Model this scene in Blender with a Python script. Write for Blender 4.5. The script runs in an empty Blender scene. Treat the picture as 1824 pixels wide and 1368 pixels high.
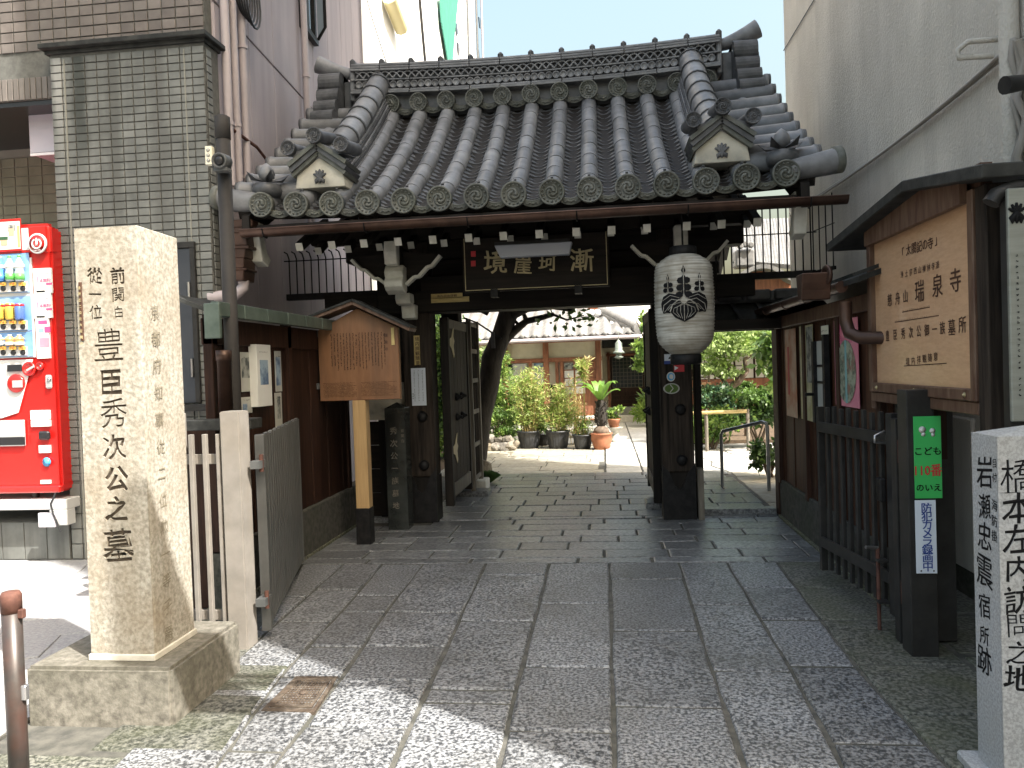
import bpy, bmesh, math, random
from mathutils import Vector, Matrix
random.seed(7)
R=math.radians; PI=math.pi
sc=bpy.context.scene
col=sc.collection
# ---------------------------------------------------------------- camera
H=1.4; F=1400.; CX=912.; CY=684.
yaw=R(6.72); pitch=math.atan(29/1400.); roll=.034
fw0=Vector((-math.sin(yaw),math.cos(yaw),0)); r0=Vector((math.cos(yaw),math.sin(yaw),0)); up0=Vector((0,0,1))
FW=fw0*math.cos(pitch)-up0*math.sin(pitch); u_=up0*math.cos(pitch)+fw0*math.sin(pitch)
UP=u_*math.cos(roll)+r0*math.sin(roll); RT=r0*math.cos(roll)-u_*math.sin(roll)
cam=bpy.data.objects.new('camera',bpy.data.cameras.new('camera')); col.objects.link(cam)
m=Matrix((RT,UP,-FW)).transposed().to_4x4(); m.translation=Vector((0,0,H)); cam.matrix_world=m
cam.data.sensor_width=36; cam.data.lens=F/1824*36; cam.data.clip_start=.05; cam.data.clip_end=600
sc.camera=cam
# ---------------------------------------------------------------- light
SUN_EL=R(51); sd=Vector((.819,-.573,0)).normalized()         # towards the sun, on the ground plan
sdir=Vector((sd.x*math.cos(SUN_EL),sd.y*math.cos(SUN_EL),math.sin(SUN_EL)))
w=bpy.data.worlds.new('World'); sc.world=w; w.use_nodes=True
nt=w.node_tree; bg=nt.nodes['Background']
sky=nt.nodes.new('ShaderNodeTexSky'); sky.sky_type='NISHITA'; sky.sun_disc=False
sky.sun_elevation=SUN_EL; sky.sun_rotation=math.atan2(sd.x,sd.y); sky.air_density=2.3; sky.dust_density=10; sky.ozone_density=3.0
nt.links.new(sky.outputs[0],bg.inputs[0]); bg.inputs[1].default_value=.15
sl=bpy.data.lights.new('sun','SUN'); sl.energy=4.6; sl.angle=R(.53); sl.color=(1,.96,.90)
so=bpy.data.objects.new('sun',sl); col.objects.link(so); so.rotation_euler=sdir.to_track_quat('Z','Y').to_euler(); so.location=(5,-5,20)
vs=sc.view_settings; vs.view_transform='Standard'; vs.look='None'; vs.exposure=1.45; vs.gamma=1
try: vs.use_curve_mapping=False
except Exception: pass
sc.cycles.use_denoising=True
sc.cycles.max_bounces=7; sc.cycles.diffuse_bounces=4; sc.cycles.glossy_bounces=3; sc.cycles.transmission_bounces=4; sc.cycles.transparent_max_bounces=6
sc.cycles.sample_clamp_indirect=6
# ---------------------------------------------------------------- survey helpers (photo bearings -> points on real planes)
def ray(x,y): return FW+RT*((x-CX)/F)-UP*((y-CY)/F)
CO=Vector((0,0,H))
def G(x,y,z=0): r=ray(x,y); return CO+r*((z-H)/r.z)
def PY(x,y,Y): r=ray(x,y); return CO+r*(Y/r.y)
def PX(x,y,X): r=ray(x,y); return CO+r*(X/r.x)
def PL(x,y,p,n): r=ray(x,y); n=Vector(n); return CO+r*((Vector(p)-CO).dot(n)/r.dot(n))
# ---------------------------------------------------------------- materials
MATS={}
def mk(name,c1,c2=None,rough=.65,ns=6,contrast=(.35,.65),bump=0,bs=None,bd=.004,metal=0,rnd=0,dirt=0,dc=(.05,.05,.04),ds=1.2,spec=.5,emit=None,stretch=(1,1,1),c3=None,trans=0,coat=0,detail=4,hue=0,bdet=5,streak=0,sc_=(.05,.05,.045),stain=None):
    mt=bpy.data.materials.new(name); mt.use_nodes=True; t=mt.node_tree; N=t.nodes; L=t.links
    b=N['Principled BSDF']; b.inputs['Roughness'].default_value=rough; b.inputs['Metallic'].default_value=metal
    b.inputs['Specular IOR Level'].default_value=spec
    if coat: b.inputs['Coat Weight'].default_value=coat; b.inputs['Coat Roughness'].default_value=.08
    if trans: b.inputs['Transmission Weight'].default_value=trans; b.inputs['IOR'].default_value=1.3
    if emit: b.inputs['Emission Color'].default_value=(*emit[:3],1); b.inputs['Emission Strength'].default_value=emit[3]
    geo=N.new('ShaderNodeNewGeometry'); mp=N.new('ShaderNodeMapping'); mp.inputs['Scale'].default_value=stretch
    L.new(geo.outputs['Position'],mp.inputs[0]); pos=mp.outputs[0]
    if rnd or hue:
        oi=N.new('ShaderNodeObjectInfo')
        ad=N.new('ShaderNodeVectorMath'); ad.operation='ADD'; sca=N.new('ShaderNodeVectorMath'); sca.operation='SCALE'
        cmb=N.new('ShaderNodeCombineXYZ'); L.new(oi.outputs['Random'],cmb.inputs[0]); L.new(oi.outputs['Random'],cmb.inputs[2])
        L.new(cmb.outputs[0],sca.inputs[0]); sca.inputs['Scale'].default_value=13
        L.new(pos,ad.inputs[0]); L.new(sca.outputs[0],ad.inputs[1]); pos=ad.outputs[0]
    out=None
    def noise(s,d=detail,src=None):
        n=N.new('ShaderNodeTexNoise'); n.inputs['Scale'].default_value=s; n.inputs['Detail'].default_value=d; n.inputs['Roughness'].default_value=.6
        L.new(src or pos,n.inputs['Vector']); return n.outputs[0]
    def ramp(src,a,b_,ca,cb):
        r=N.new('ShaderNodeValToRGB'); e=r.color_ramp.elements; e[0].position=a; e[1].position=b_; e[0].color=(*ca,1); e[1].color=(*cb,1); L.new(src,r.inputs[0]); return r.outputs[0]
    def mix(fac,a,b_,mode='MIX',f=None):
        x=N.new('ShaderNodeMix'); x.data_type='RGBA'; x.blend_type=mode
        if f is not None: x.inputs[0].default_value=f
        else: L.new(fac,x.inputs[0])
        for i,s in ((6,a),(7,b_)):
            if isinstance(s,tuple): x.inputs[i].default_value=(*s,1)
            else: L.new(s,x.inputs[i])
        return x.outputs[2]
    out=ramp(noise(ns),contrast[0],contrast[1],c1,c2 or c1)
    if c3: out=mix(ramp(noise(ns*.37+.3,3),.52,.62,(0,0,0),(1,1,1)),out,c3)
    if dirt:
        dn=ramp(noise(ds,6,geo.outputs['Position']),.42,.72,(0,0,0),(dirt,dirt,dirt)); out=mix(dn,out,dc)
    if stain:
        sx_=N.new('ShaderNodeSeparateXYZ'); L.new(geo.outputs['Position'],sx_.inputs[0]); nn=noise(9,5,geo.outputs['Position'])
        def M_(op,a,b_):
            q=N.new('ShaderNodeMath'); q.operation=op; q.use_clamp=False
            for i_,s_ in enumerate((a,b_)):
                if isinstance(s_,(int,float)): q.inputs[i_].default_value=s_
                else: L.new(s_,q.inputs[i_])
            return q.outputs[0]
        for x_,w_,z0_,z1_,c_ in stain:
            d_=M_('ABSOLUTE',M_('SUBTRACT',M_('ADD',sx_.outputs[0],M_('MULTIPLY',M_('SUBTRACT',nn,.5),w_*1.4)),x_),0)
            a_=N.new('ShaderNodeMapRange'); a_.inputs[1].default_value=w_; a_.inputs[2].default_value=w_*.35; L.new(d_,a_.inputs[0])
            e_=N.new('ShaderNodeMapRange'); e_.inputs[1].default_value=z0_; e_.inputs[2].default_value=z1_; L.new(sx_.outputs[2],e_.inputs[0])
            out=mix(M_('MULTIPLY',M_('MULTIPLY',a_.outputs[0],e_.outputs[0]),.85),out,c_)
    if streak:
        m3=N.new('ShaderNodeMapping'); m3.inputs['Scale'].default_value=(5,5,.28); L.new(geo.outputs['Position'],m3.inputs[0])
        out=mix(ramp(noise(1.1,7,m3.outputs[0]),.46,.74,(0,0,0),(streak,streak,streak)),out,sc_)
    if rnd:
        mr=N.new('ShaderNodeMapRange'); mr.inputs[3].default_value=1-rnd; mr.inputs[4].default_value=1+rnd; L.new(oi.outputs['Random'],mr.inputs[0])
        hs=N.new('ShaderNodeHueSaturation'); L.new(mr.outputs[0],hs.inputs['Value']); L.new(out,hs.inputs['Color']); out=hs.outputs[0]
        if hue:
            m2=N.new('ShaderNodeMapRange'); m2.inputs[3].default_value=1-hue*8; m2.inputs[4].default_value=1+hue*8
            ma=N.new('ShaderNodeMath'); ma.operation='FRACT'; mb_=N.new('ShaderNodeMath'); mb_.operation='MULTIPLY'; mb_.inputs[1].default_value=7.3
            L.new(oi.outputs['Random'],mb_.inputs[0]); L.new(mb_.outputs[0],ma.inputs[0]); L.new(ma.outputs[0],m2.inputs[0]); L.new(m2.outputs[0],hs.inputs['Saturation'])
    L.new(out,b.inputs['Base Color'])
    if bump:
        bn=N.new('ShaderNodeBump'); bn.inputs['Strength'].default_value=bump; bn.inputs['Distance'].default_value=bd
        L.new(noise(bs or ns,bdet),bn.inputs['Height']); L.new(bn.outputs[0],b.inputs['Normal'])
    MATS[name]=mt; return mt
wood_st=(1,1,.08)
mk('granite',(.042,.045,.050),(.292,.300,.31),.40,ns=70,contrast=(.42,.585),bump=.7,bs=60,bd=.006,rnd=.19,dirt=.55,dc=(.075,.073,.065),ds=1.5,detail=6)
mk('granite_small',(.072,.076,.08),(.245,.252,.258),.30,ns=40,contrast=(.38,.62),bump=.5,bs=46,bd=.004,rnd=.25,dirt=.25,dc=(.07,.065,.05),ds=1.1)
mk('granite_mossy',(.028,.030,.028),(.20,.20,.175),.6,ns=60,contrast=(.40,.62),bump=.7,bs=60,bd=.006,rnd=.15,dirt=.8,dc=(.06,.068,.03),ds=1.8)
mk('base_dark',(.035,.035,.03),(.095,.09,.078),.85,ns=22,bump=.6,bs=50,dirt=.6,dc=(.04,.05,.025),ds=2)
mk('mortar',(.05,.05,.045),(.115,.11,.095),.9,ns=14,bump=.4,bs=60,dirt=.5,dc=(.035,.04,.024))
mk('mossy',(.06,.062,.045),(.24,.235,.18),.85,ns=40,contrast=(.4,.62),bump=.6,bs=50,dirt=.75,dc=(.085,.105,.035),ds=1.6)
mk('street_slab',(.26,.26,.27),(.40,.40,.40),.7,ns=60,bump=.35,bs=90,rnd=.12,dirt=.25,dc=(.15,.15,.14))
mk('asphalt',(.04,.04,.042),(.07,.07,.07),.85,ns=90,bump=.4,bs=120)
mk('court_slab',(.27,.25,.20),(.39,.365,.30),.75,ns=18,bump=.35,bs=50,rnd=.14,dirt=.3,dc=(.22,.19,.13),ds=2)
mk('court_pale',(.38,.375,.35),(.50,.49,.46),.75,ns=18,bump=.3,bs=50,rnd=.1,dirt=.25,dc=(.28,.26,.22),ds=2)
mk('pillar_stone',(.23,.215,.18),(.42,.40,.35),.82,ns=55,contrast=(.36,.62),bump=.55,bs=70,bd=.004,dirt=.55,dc=(.22,.165,.10),ds=3.2,streak=.6,sc_=(.20,.16,.10))
mk('plinth_stone',(.085,.078,.065),(.24,.225,.19),.88,ns=30,contrast=(.3,.66),bump=.6,bs=70,dirt=.75,dc=(.065,.062,.042),ds=2.6)
mk('monument_stone',(.30,.305,.31),(.46,.47,.48),.6,ns=120,contrast=(.4,.6),bump=.3,bs=160,bd=.002,dirt=.3,dc=(.33,.31,.25),ds=2.5)
mk('carved',(.035,.026,.018),(.085,.065,.045),.9,ns=60)
mk('carved_soft',(.16,.14,.10),(.24,.21,.15),.9,ns=60)
mk('ink',(.006,.006,.007),rough=.7,spec=.2)
mk('ink_brown',(.05,.022,.014),(.085,.04,.022),rough=.6,ns=30)
mk('ink_blue',(.02,.06,.28),rough=.45); mk('ink_red',(.55,.03,.04),rough=.45); mk('ink_pink',(.62,.08,.22),rough=.45)
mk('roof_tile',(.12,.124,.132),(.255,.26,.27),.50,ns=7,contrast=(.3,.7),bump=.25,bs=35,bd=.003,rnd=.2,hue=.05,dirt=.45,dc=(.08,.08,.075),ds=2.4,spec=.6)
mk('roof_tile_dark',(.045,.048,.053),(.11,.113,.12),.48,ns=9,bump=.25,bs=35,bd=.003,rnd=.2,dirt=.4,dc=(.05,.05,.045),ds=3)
mk('tile_mossy',(.075,.08,.072),(.145,.15,.135),.6,ns=14,bump=.4,bs=50,bd=.003,rnd=.1,dirt=.5,dc=(.075,.08,.05),ds=6)
mk('court_tile',(.12,.12,.12),(.20,.197,.19),.6,ns=12,bump=.2,bs=30,rnd=.12,dirt=.35,dc=(.10,.095,.085),ds=3)
mk('plaster_old',(.50,.47,.38),(.64,.61,.52),.85,ns=14,bump=.3,bs=50,dirt=.8,dc=(.14,.14,.12),ds=7)
mk('white_paint',(.58,.57,.50),(.72,.71,.65),.6,ns=9,dirt=.5,dc=(.30,.30,.24),ds=6)
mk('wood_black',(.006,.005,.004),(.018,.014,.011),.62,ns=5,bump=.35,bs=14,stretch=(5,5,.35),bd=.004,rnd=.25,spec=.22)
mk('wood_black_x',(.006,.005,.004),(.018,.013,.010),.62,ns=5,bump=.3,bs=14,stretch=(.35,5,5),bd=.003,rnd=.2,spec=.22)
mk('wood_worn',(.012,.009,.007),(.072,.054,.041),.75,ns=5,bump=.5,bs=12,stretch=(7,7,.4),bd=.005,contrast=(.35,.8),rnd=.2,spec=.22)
mk('wood_grey',(.10,.085,.065),(.20,.175,.14),.75,ns=6,bump=.4,bs=12,stretch=(6,6,.5),rnd=.15)
mk('wood_red',(.038,.015,.008),(.085,.034,.017),.6,ns=6,bump=.3,bs=14,stretch=(7,7,.5),rnd=.22,dirt=.45,dc=(.03,.02,.015),ds=2.2,spec=.22)
mk('wood_red_dark',(.020,.009,.006),(.046,.021,.013),.6,ns=6,bump=.3,bs=14,stretch=(7,7,.5),rnd=.25,spec=.22)
mk('wood_court',(.20,.075,.038),(.34,.14,.07),.6,ns=6,bump=.25,bs=14,stretch=(6,6,.6),rnd=.2)
mk('wood_board',(.21,.098,.042),(.29,.14,.062),.55,ns=5,bump=.12,bs=14,stretch=(4,4,.5),dirt=.35,dc=(.13,.065,.035),ds=2.0,streak=.5,sc_=(.12,.075,.05))
mk('wood_post',(.42,.27,.12),(.54,.36,.17),.55,ns=5,bump=.15,bs=12,stretch=(9,9,.5))
mk('wood_sign',(.55,.33,.19),(.63,.40,.24),.35,ns=5,stretch=(3,3,14),coat=.35)
mk('wood_frame',(.075,.032,.018),(.16,.10,.065),.6,ns=5,bump=.3,bs=14,contrast=(.35,.7),stretch=(5,5,1))
mk('slate_roof',(.02,.021,.02),(.045,.046,.043),.6,ns=14,bump=.3,bs=60,spec=.22)
mk('copper',(.055,.028,.02),(.11,.062,.045),.42,ns=6,metal=.55,rnd=.1,dirt=.4,dc=(.03,.025,.02),ds=3)
mk('iron_black',(.012,.012,.013),(.025,.024,.024),.55,ns=20,metal=.3,spec=.22)
mk('pole_brown',(.020,.018,.017),(.032,.029,.027),.75,ns=8)
mk('metal_tan',(.19,.175,.155),(.25,.23,.205),.45,ns=9,dirt=.4,dc=(.22,.19,.15),ds=4)
mk('metal_grey',(.075,.08,.08),(.11,.113,.113),.45,ns=9,dirt=.3,dc=(.09,.08,.07),ds=4,rnd=.06)
mk('metal_dark',(.022,.022,.022),(.038,.037,.036),.42,ns=9,dirt=.3,dc=(.035,.03,.02),ds=5,rnd=.08,spec=.22)
mk('steel',(.42,.42,.42),(.55,.55,.55),.3,ns=12,metal=.9)
mk('rust',(.07,.028,.02),(.14,.06,.042),.8,ns=20,bump=.4,bs=60)
mk('bollard',(.022,.021,.02),(.045,.04,.037),.4,ns=14,contrast=(.3,.6),dirt=.8,dc=(.07,.03,.02),ds=5)
mk('drain',(.07,.055,.042),(.16,.13,.10),.6,ns=30,metal=.3,dirt=.6,dc=(.07,.038,.022),ds=9)
mk('paper_old',(.30,.285,.24),(.60,.59,.54),.75,ns=2.6,stretch=(1,1,26),contrast=(.36,.55),bump=.3,bs=4,dirt=.85,dc=(.20,.17,.12),ds=3.5)
mk('white',(.74,.75,.77),rough=.5); mk('lamp_white',(.46,.49,.56),rough=.4)
mk('paper',(.66,.66,.62),(.74,.74,.70),rough=.6,ns=4); mk('paper_dim',(.40,.40,.36),(.50,.50,.45),rough=.5,ns=4)
mk('photo_blue',(.08,.14,.24),(.30,.40,.50),.5,ns=9,contrast=(.4,.55)); mk('photo_grey',(.05,.06,.06),(.32,.33,.30),.5,ns=14,contrast=(.42,.55))
mk('pink',(.70,.22,.30),(.76,.28,.35),rough=.55,ns=4); mk('collage',(.10,.13,.09),(.36,.38,.28),.6,ns=22,contrast=(.4,.55),c3=(.25,.14,.10))
mk('orange_soft',(.55,.22,.12),(.66,.50,.36),.6,ns=6); mk('yellow_soft',(.42,.38,.18),(.62,.58,.38),.6,ns=6,contrast=(.4,.6)); mk('teal',(.22,.42,.42),rough=.6)
mk('old_yellow',(.44,.33,.12),(.58,.45,.18),.5,ns=8); mk('gold',(.42,.35,.19),(.52,.44,.25),.5,ns=14)
mk('sign_green',(.035,.42,.09),(.045,.48,.11),rough=.35,ns=3); mk('sign_white',(.68,.74,.82),rough=.35)
mk('brushed',(.24,.25,.22),(.30,.31,.28),.4,ns=4,metal=.4,stretch=(1,1,10))
mk('vm_red',(.50,.012,.010),(.54,.016,.012),rough=.28,ns=3,coat=.4); mk('vm_white',(.58,.58,.57),rough=.3,coat=.3); mk('vm_dark',(.02,.02,.022),rough=.3)
mk('vm_grey',(.36,.36,.36),rough=.35); mk('vm_inner',(.10,.24,.52),(.28,.44,.66),rough=.5,ns=2.5,contrast=(.35,.65)); mk('cream',(.80,.77,.62),rough=.5)
mk('bottle_clear',(.34,.44,.50),rough=.15,coat=.5); mk('bottle_blue',(.10,.30,.75),rough=.2,coat=.5); mk('bottle_green',(.12,.50,.10),rough=.3)
mk('can_gold',(.60,.42,.08),rough=.25,metal=.3); mk('can_blue',(.10,.18,.45),rough=.25,metal=.3); mk('can_tea',(.55,.30,.12),rough=.25); mk('price',(.85,.55,.10),rough=.5)
mk('skin',(.55,.33,.22),rough=.6); mk('sky_blue',(.10,.42,.72),rough=.4)
mk('tile_grey',(.135,.14,.13),(.205,.21,.195),.5,ns=5,bump=.12,bs=30,rnd=.10,dirt=.6,dc=(.06,.06,.052),ds=1.3,streak=.6,stain=[(-4.0,.085,2.9,3.5,(.03,.033,.025)),(-4.17,.06,3.0,3.7,(.34,.34,.32)),(-3.72,.07,1.2,3.4,(.085,.085,.075)),(-3.35,.10,.6,3.6,(.10,.10,.09))])
mk('tile_brown',(.12,.10,.088),(.19,.165,.148),.55,ns=4,bump=.12,bs=30,rnd=.14,dirt=.6,dc=(.09,.085,.075),ds=1.5)
mk('tile_beige',(.20,.195,.14),(.26,.255,.19),.5,ns=5,rnd=.08,dirt=.3,dc=(.16,.15,.11))
mk('grout',(.09,.09,.082),(.13,.13,.118),.9,ns=20); mk('grout_light',(.24,.235,.2),rough=.9)
mk('pink_wall',(.38,.335,.36),(.47,.415,.435),.85,ns=1.6,bump=.35,bs=110,bd=.003,dirt=.45,dc=(.29,.29,.33),ds=.8,stretch=(1,1,.35),streak=.4,sc_=(.26,.24,.26))
mk('pink_pipe',(.42,.37,.38),(.48,.42,.43),.5,ns=3,dirt=.3,dc=(.25,.22,.22))
mk('sealant',(.20,.11,.09),rough=.8)
mk('stucco',(.55,.525,.465),(.65,.62,.555),.9,ns=2.2,bump=.9,bs=75,bd=.012,dirt=.35,dc=(.34,.325,.31),ds=.7,stretch=(1,1,.6),bdet=3,streak=.4,sc_=(.33,.315,.285))
mk('far_white',(.74,.74,.74),(.80,.79,.77),rough=.7,ns=1); mk('far_panel',(.66,.58,.32),rough=.6); mk('net_green',(.04,.20,.145),(.07,.28,.21),rough=.7,ns=8,stretch=(3,3,.5))
mk('door_black',(.035,.04,.05),(.05,.055,.065),.4,ns=4); mk('glass',(.30,.36,.42),rough=.08,coat=1); mk('glass_dark',(.02,.028,.03),rough=.12,coat=.4)
mk('box_white',(.48,.46,.52),(.54,.52,.57),.5,ns=3,dirt=.2,dc=(.35,.34,.36))
mk('plaster_cream',(.70,.66,.50),(.78,.74,.58),.9,ns=8,dirt=.2,dc=(.5,.46,.33))
mk('rock',(.10,.085,.065),(.30,.27,.22),.85,ns=8,contrast=(.3,.7),bump=.8,bs=16,bd=.02,rnd=.3,hue=.06)
mk('bark',(.018,.015,.012),(.05,.042,.033),.9,ns=14,bump=.9,bs=22,bd=.015,stretch=(1,1,.3))
mk('bark_light',(.10,.07,.05),(.20,.15,.11),.9,ns=14,bump=.6,bs=22)
def leafmat(n,a,b,sp=.5):
    m=mk(n,a,b,.5,ns=7,contrast=(.35,.62),spec=sp,detail=6); bs=m.node_tree.nodes['Principled BSDF']
    bs.inputs['Subsurface Weight'].default_value=0
    t=m.node_tree; tr=t.nodes.new('ShaderNodeBsdfTranslucent'); mx=t.nodes.new('ShaderNodeMixShader'); mx.inputs[0].default_value=.35
    src=bs.inputs['Base Color'].links[0].from_socket; t.links.new(src,tr.inputs[0]); o=t.nodes['Material Output']
    t.links.new(bs.outputs[0],mx.inputs[1]); t.links.new(tr.outputs[0],mx.inputs[2]); t.links.new(mx.outputs[0],o.inputs[0]); return m
leafmat('leaf_dark',(.020,.045,.014),(.07,.13,.035)); leafmat('leaf_mid',(.05,.11,.022),(.14,.24,.05)); leafmat('leaf_bright',(.12,.22,.035),(.27,.38,.08))
leafmat('leaf_bamboo',(.20,.31,.06),(.40,.48,.13)); leafmat('leaf_straw',(.38,.30,.12),(.52,.44,.22)); leafmat('leaf_cycad',(.09,.20,.03),(.20,.36,.05)); leafmat('leaf_maple',(.20,.30,.08),(.40,.50,.20)); leafmat('leaf_blue',(.05,.13,.07),(.14,.25,.14))
mk('pot_black',(.025,.027,.03),(.05,.052,.055),.5,ns=6); mk('terracotta',(.32,.12,.06),(.42,.17,.09),.7,ns=8); mk('soil',(.06,.04,.025),(.12,.085,.05),.95,ns=30,bump=.6,bs=60)
mk('cane',(.42,.30,.10),(.55,.42,.18),.5,ns=9,stretch=(1,1,.4)); mk('bronze',(.12,.15,.13),(.25,.29,.25),.6,ns=9,metal=.4)
mk('stone_pale',(.50,.48,.42),(.62,.60,.54),.85,ns=20,bump=.3,bs=50,dirt=.3,dc=(.3,.28,.2))
mk('cable',(.02,.02,.022),rough=.5); mk('wire_pale',(.30,.28,.25),rough=.6); mk('roof_green',(.08,.11,.092),(.13,.165,.142),.5,ns=8,metal=.3,rnd=.1)
mk('shoji',(.62,.62,.56),rough=.8)
# ---------------------------------------------------------------- mesh helpers
ORG={}
def org(p): return ORG.get(p.name,Vector((0,0,0))) if p else Vector((0,0,0))
def put(o,parent=None,loc=(0,0,0)):
    col.objects.link(o)
    if parent: o.parent=parent
    o.location=Vector(loc)-org(parent); ORG[o.name]=Vector(loc)
    return o
def thing(name,label,cat,loc=(0,0,0),group=None,rz=0):
    o=bpy.data.objects.new(name,None); put(o,None,loc); o.rotation_euler=(0,0,rz); o.empty_display_size=.1
    o['label']=label; o['category']=cat
    if group: o['group']=group
    return o
def tag(o,label,cat,group=None):
    o['label']=label; o['category']=cat
    if group: o['group']=group
    return o
def struct(o): o['kind']='structure'; return o
def frame(d,upv=(0,0,1)):
    d=Vector(d).normalized(); u=Vector(upv); x=d.cross(u)
    if x.length<1e-4: x=d.cross(Vector((1,0,0)))
    x.normalize(); return x,x.cross(d).normalized(),d
class MB:
    def __init__(s): s.v=[];s.f=[];s.mi=[];s.sm=[]
    def add(s,vs,fs,mi=0,sm=False,M=None):
        k=len(s.v)
        if M is not None: vs=[M@Vector(v) for v in vs]
        s.v+= [tuple(v) for v in vs]; s.f+=[[i+k for i in f] for f in fs]; s.mi+=[mi]*len(fs); s.sm+=[sm]*len(fs); return s
    def box(s,c,d,mi=0,M=None,rz=0):
        x,y,z=d[0]/2,d[1]/2,d[2]/2; v=[Vector((a*x,b*y,e*z)) for a in(-1,1) for b in(-1,1) for e in(-1,1)]
        if rz: q=Matrix.Rotation(rz,3,'Z'); v=[q@p for p in v]
        v=[p+Vector(c) for p in v]
        return s.add(v,[(0,1,3,2),(4,6,7,5),(0,4,5,1),(2,3,7,6),(0,2,6,4),(1,5,7,3)],mi,False,M)
    def b2(s,x0,x1,y0,y1,z0,z1,mi=0): return s.box(((x0+x1)/2,(y0+y1)/2,(z0+z1)/2),(abs(x1-x0),abs(y1-y0),abs(z1-z0)),mi)
    def beam(s,a,b,w,h,mi=0,upv=(0,0,1)):
        a=Vector(a);b=Vector(b);x,u,d=frame(b-a,upv)
        v=[p+x*i*w/2+u*j*h/2 for p in(a,b) for i,j in((-1,-1),(1,-1),(1,1),(-1,1))]
        return s.add(v,[(3,2,1,0),(4,5,6,7),(0,1,5,4),(1,2,6,5),(2,3,7,6),(3,0,4,7)],mi)
    def tube(s,pts,r,n=8,mi=0,cap=True,sm=True,upv=(0,0,1)):
        pts=[Vector(p) for p in pts]; rr=r if isinstance(r,(list,tuple)) else [r]*len(pts); k=len(s.v); vs=[];fs=[]
        px=None
        for i,p in enumerate(pts):
            d=(pts[min(i+1,len(pts)-1)]-pts[max(i-1,0)])
            if px is None: x,u,d=frame(d,upv)
            else:
                d.normalize(); x=(px-d*px.dot(d))
                if x.length<1e-5: x,u,_=frame(d,upv)
                x.normalize(); u=x.cross(d)
            px=x
            vs+=[p+(x*math.cos(2*PI*j/n)+u*math.sin(2*PI*j/n))*rr[i] for j in range(n)]
        for i in range(len(pts)-1):
            for j in range(n): a=i*n+j;b=i*n+(j+1)%n; fs.append((a,b,b+n,a+n))
        s.add(vs,fs,mi,sm)
        if cap: s.add(vs[:n],[tuple(range(n))[::-1]],mi); s.add(vs[-n:],[tuple(range(n))],mi)
        return s
    def lathe(s,prof,c,n=16,mi=0,sm=True,ax=None):
        vs=[];fs=[];c=Vector(c)
        if ax is None: X,Yv,Z=Vector((1,0,0)),Vector((0,1,0)),Vector((0,0,1))
        else: X,Yv,Z=frame(ax)
        for r,z in prof: vs+=[c+(X*math.cos(2*PI*j/n)+Yv*math.sin(2*PI*j/n))*r+Z*z for j in range(n)]
        for i in range(len(prof)-1):
            for j in range(n): a=i*n+j;b=i*n+(j+1)%n; fs.append((a,b,b+n,a+n))
        fs.append(tuple(range(n))[::-1]); k=(len(prof)-1)*n; fs.append(tuple(range(k,k+n)))
        return s.add(vs,fs,mi,sm)
    def prism(s,poly,o,ux,uy,dep,mi=0):        # poly in (ux,uy) plane at o, thickness dep along ux x uy
        o=Vector(o);ux=Vector(ux);uy=Vector(uy);w=ux.cross(uy).normalized()*dep; n=len(poly)
        v=[o+ux*a+uy*b for a,b in poly]; v+=[p+w for p in v]
        return s.add(v,[tuple(range(n))[::-1],tuple(range(n,2*n))]+[(i,(i+1)%n,(i+1)%n+n,i+n) for i in range(n)],mi)
    def sheet(s,grid,mi=0,sm=True):
        nr=len(grid);nc=len(grid[0]);v=[p for r in grid for p in r]
        return s.add(v,[(i*nc+j,i*nc+j+1,(i+1)*nc+j+1,(i+1)*nc+j) for i in range(nr-1) for j in range(nc-1)],mi,sm)
    def mesh(s,name,mats,o=Vector((0,0,0)),bev=0,seg=1,recalc=True):
        me=bpy.data.meshes.new(name); me.from_pydata([Vector(v)-o for v in s.v],[],s.f)
        for mt in (mats if isinstance(mats,(list,tuple)) else [mats]): me.materials.append(MATS[mt])
        me.polygons.foreach_set('material_index',s.mi); me.polygons.foreach_set('use_smooth',s.sm)
        if recalc or bev:
            bm=bmesh.new(); bm.from_mesh(me)
            if recalc: bmesh.ops.recalc_face_normals(bm,faces=bm.faces)
            if bev:
                e=[e for e in bm.edges if len(e.link_faces)==2 and e.calc_face_angle(0)>.5]
                bmesh.ops.bevel(bm,geom=e,offset=bev,segments=seg,affect='EDGES',clamp_overlap=True)
            bm.to_mesh(me); bm.free()
        return me
    def build(s,name,mats,parent=None,bev=0,loc=None,seg=1,recalc=True):
        if loc is None: loc=org(parent) if parent else (Vector(s.v[0]) if s.v else Vector((0,0,0)))
        loc=Vector(loc); o=bpy.data.objects.new(name,s.mesh(name,mats,loc,bev,seg,recalc)); return put(o,parent,loc)
def box(name,mat,parent,x0,x1,y0,y1,z0,z1,bev=0): return MB().b2(x0,x1,y0,y1,z0,z1).build(name,mat,parent,bev)
def inst(name,me,parent,M):                     # M: world matrix; parent has no rotation
    o=bpy.data.objects.new(name,me); col.objects.link(o)
    if parent: o.parent=parent
    M=M.copy(); ORG[o.name]=M.translation.copy(); M.translation=M.translation-org(parent); o.matrix_basis=M; return o
def pieces(name,me,Ms,parent,lim=300):          # alike pieces share mesh data; past the limit the rest is one stuff part
    for M in Ms[:lim]: inst(name,me,parent,M)
    if len(Ms)>lim:
        b=MB(); vs=[v.co.copy() for v in me.vertices]; fs=[tuple(p.vertices) for p in me.polygons]
        for M in Ms[lim:]: b.add(vs,fs,0,me.polygons[0].use_smooth,M)
        o=b.build(name,[m.name for m in me.materials][:1],parent,recalc=False); o['kind']='stuff'
def TM(loc,x,y,z):                              # matrix from axes
    m=Matrix((Vector(x),Vector(y),Vector(z))).transposed().to_4x4(); m.translation=Vector(loc); return m
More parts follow.
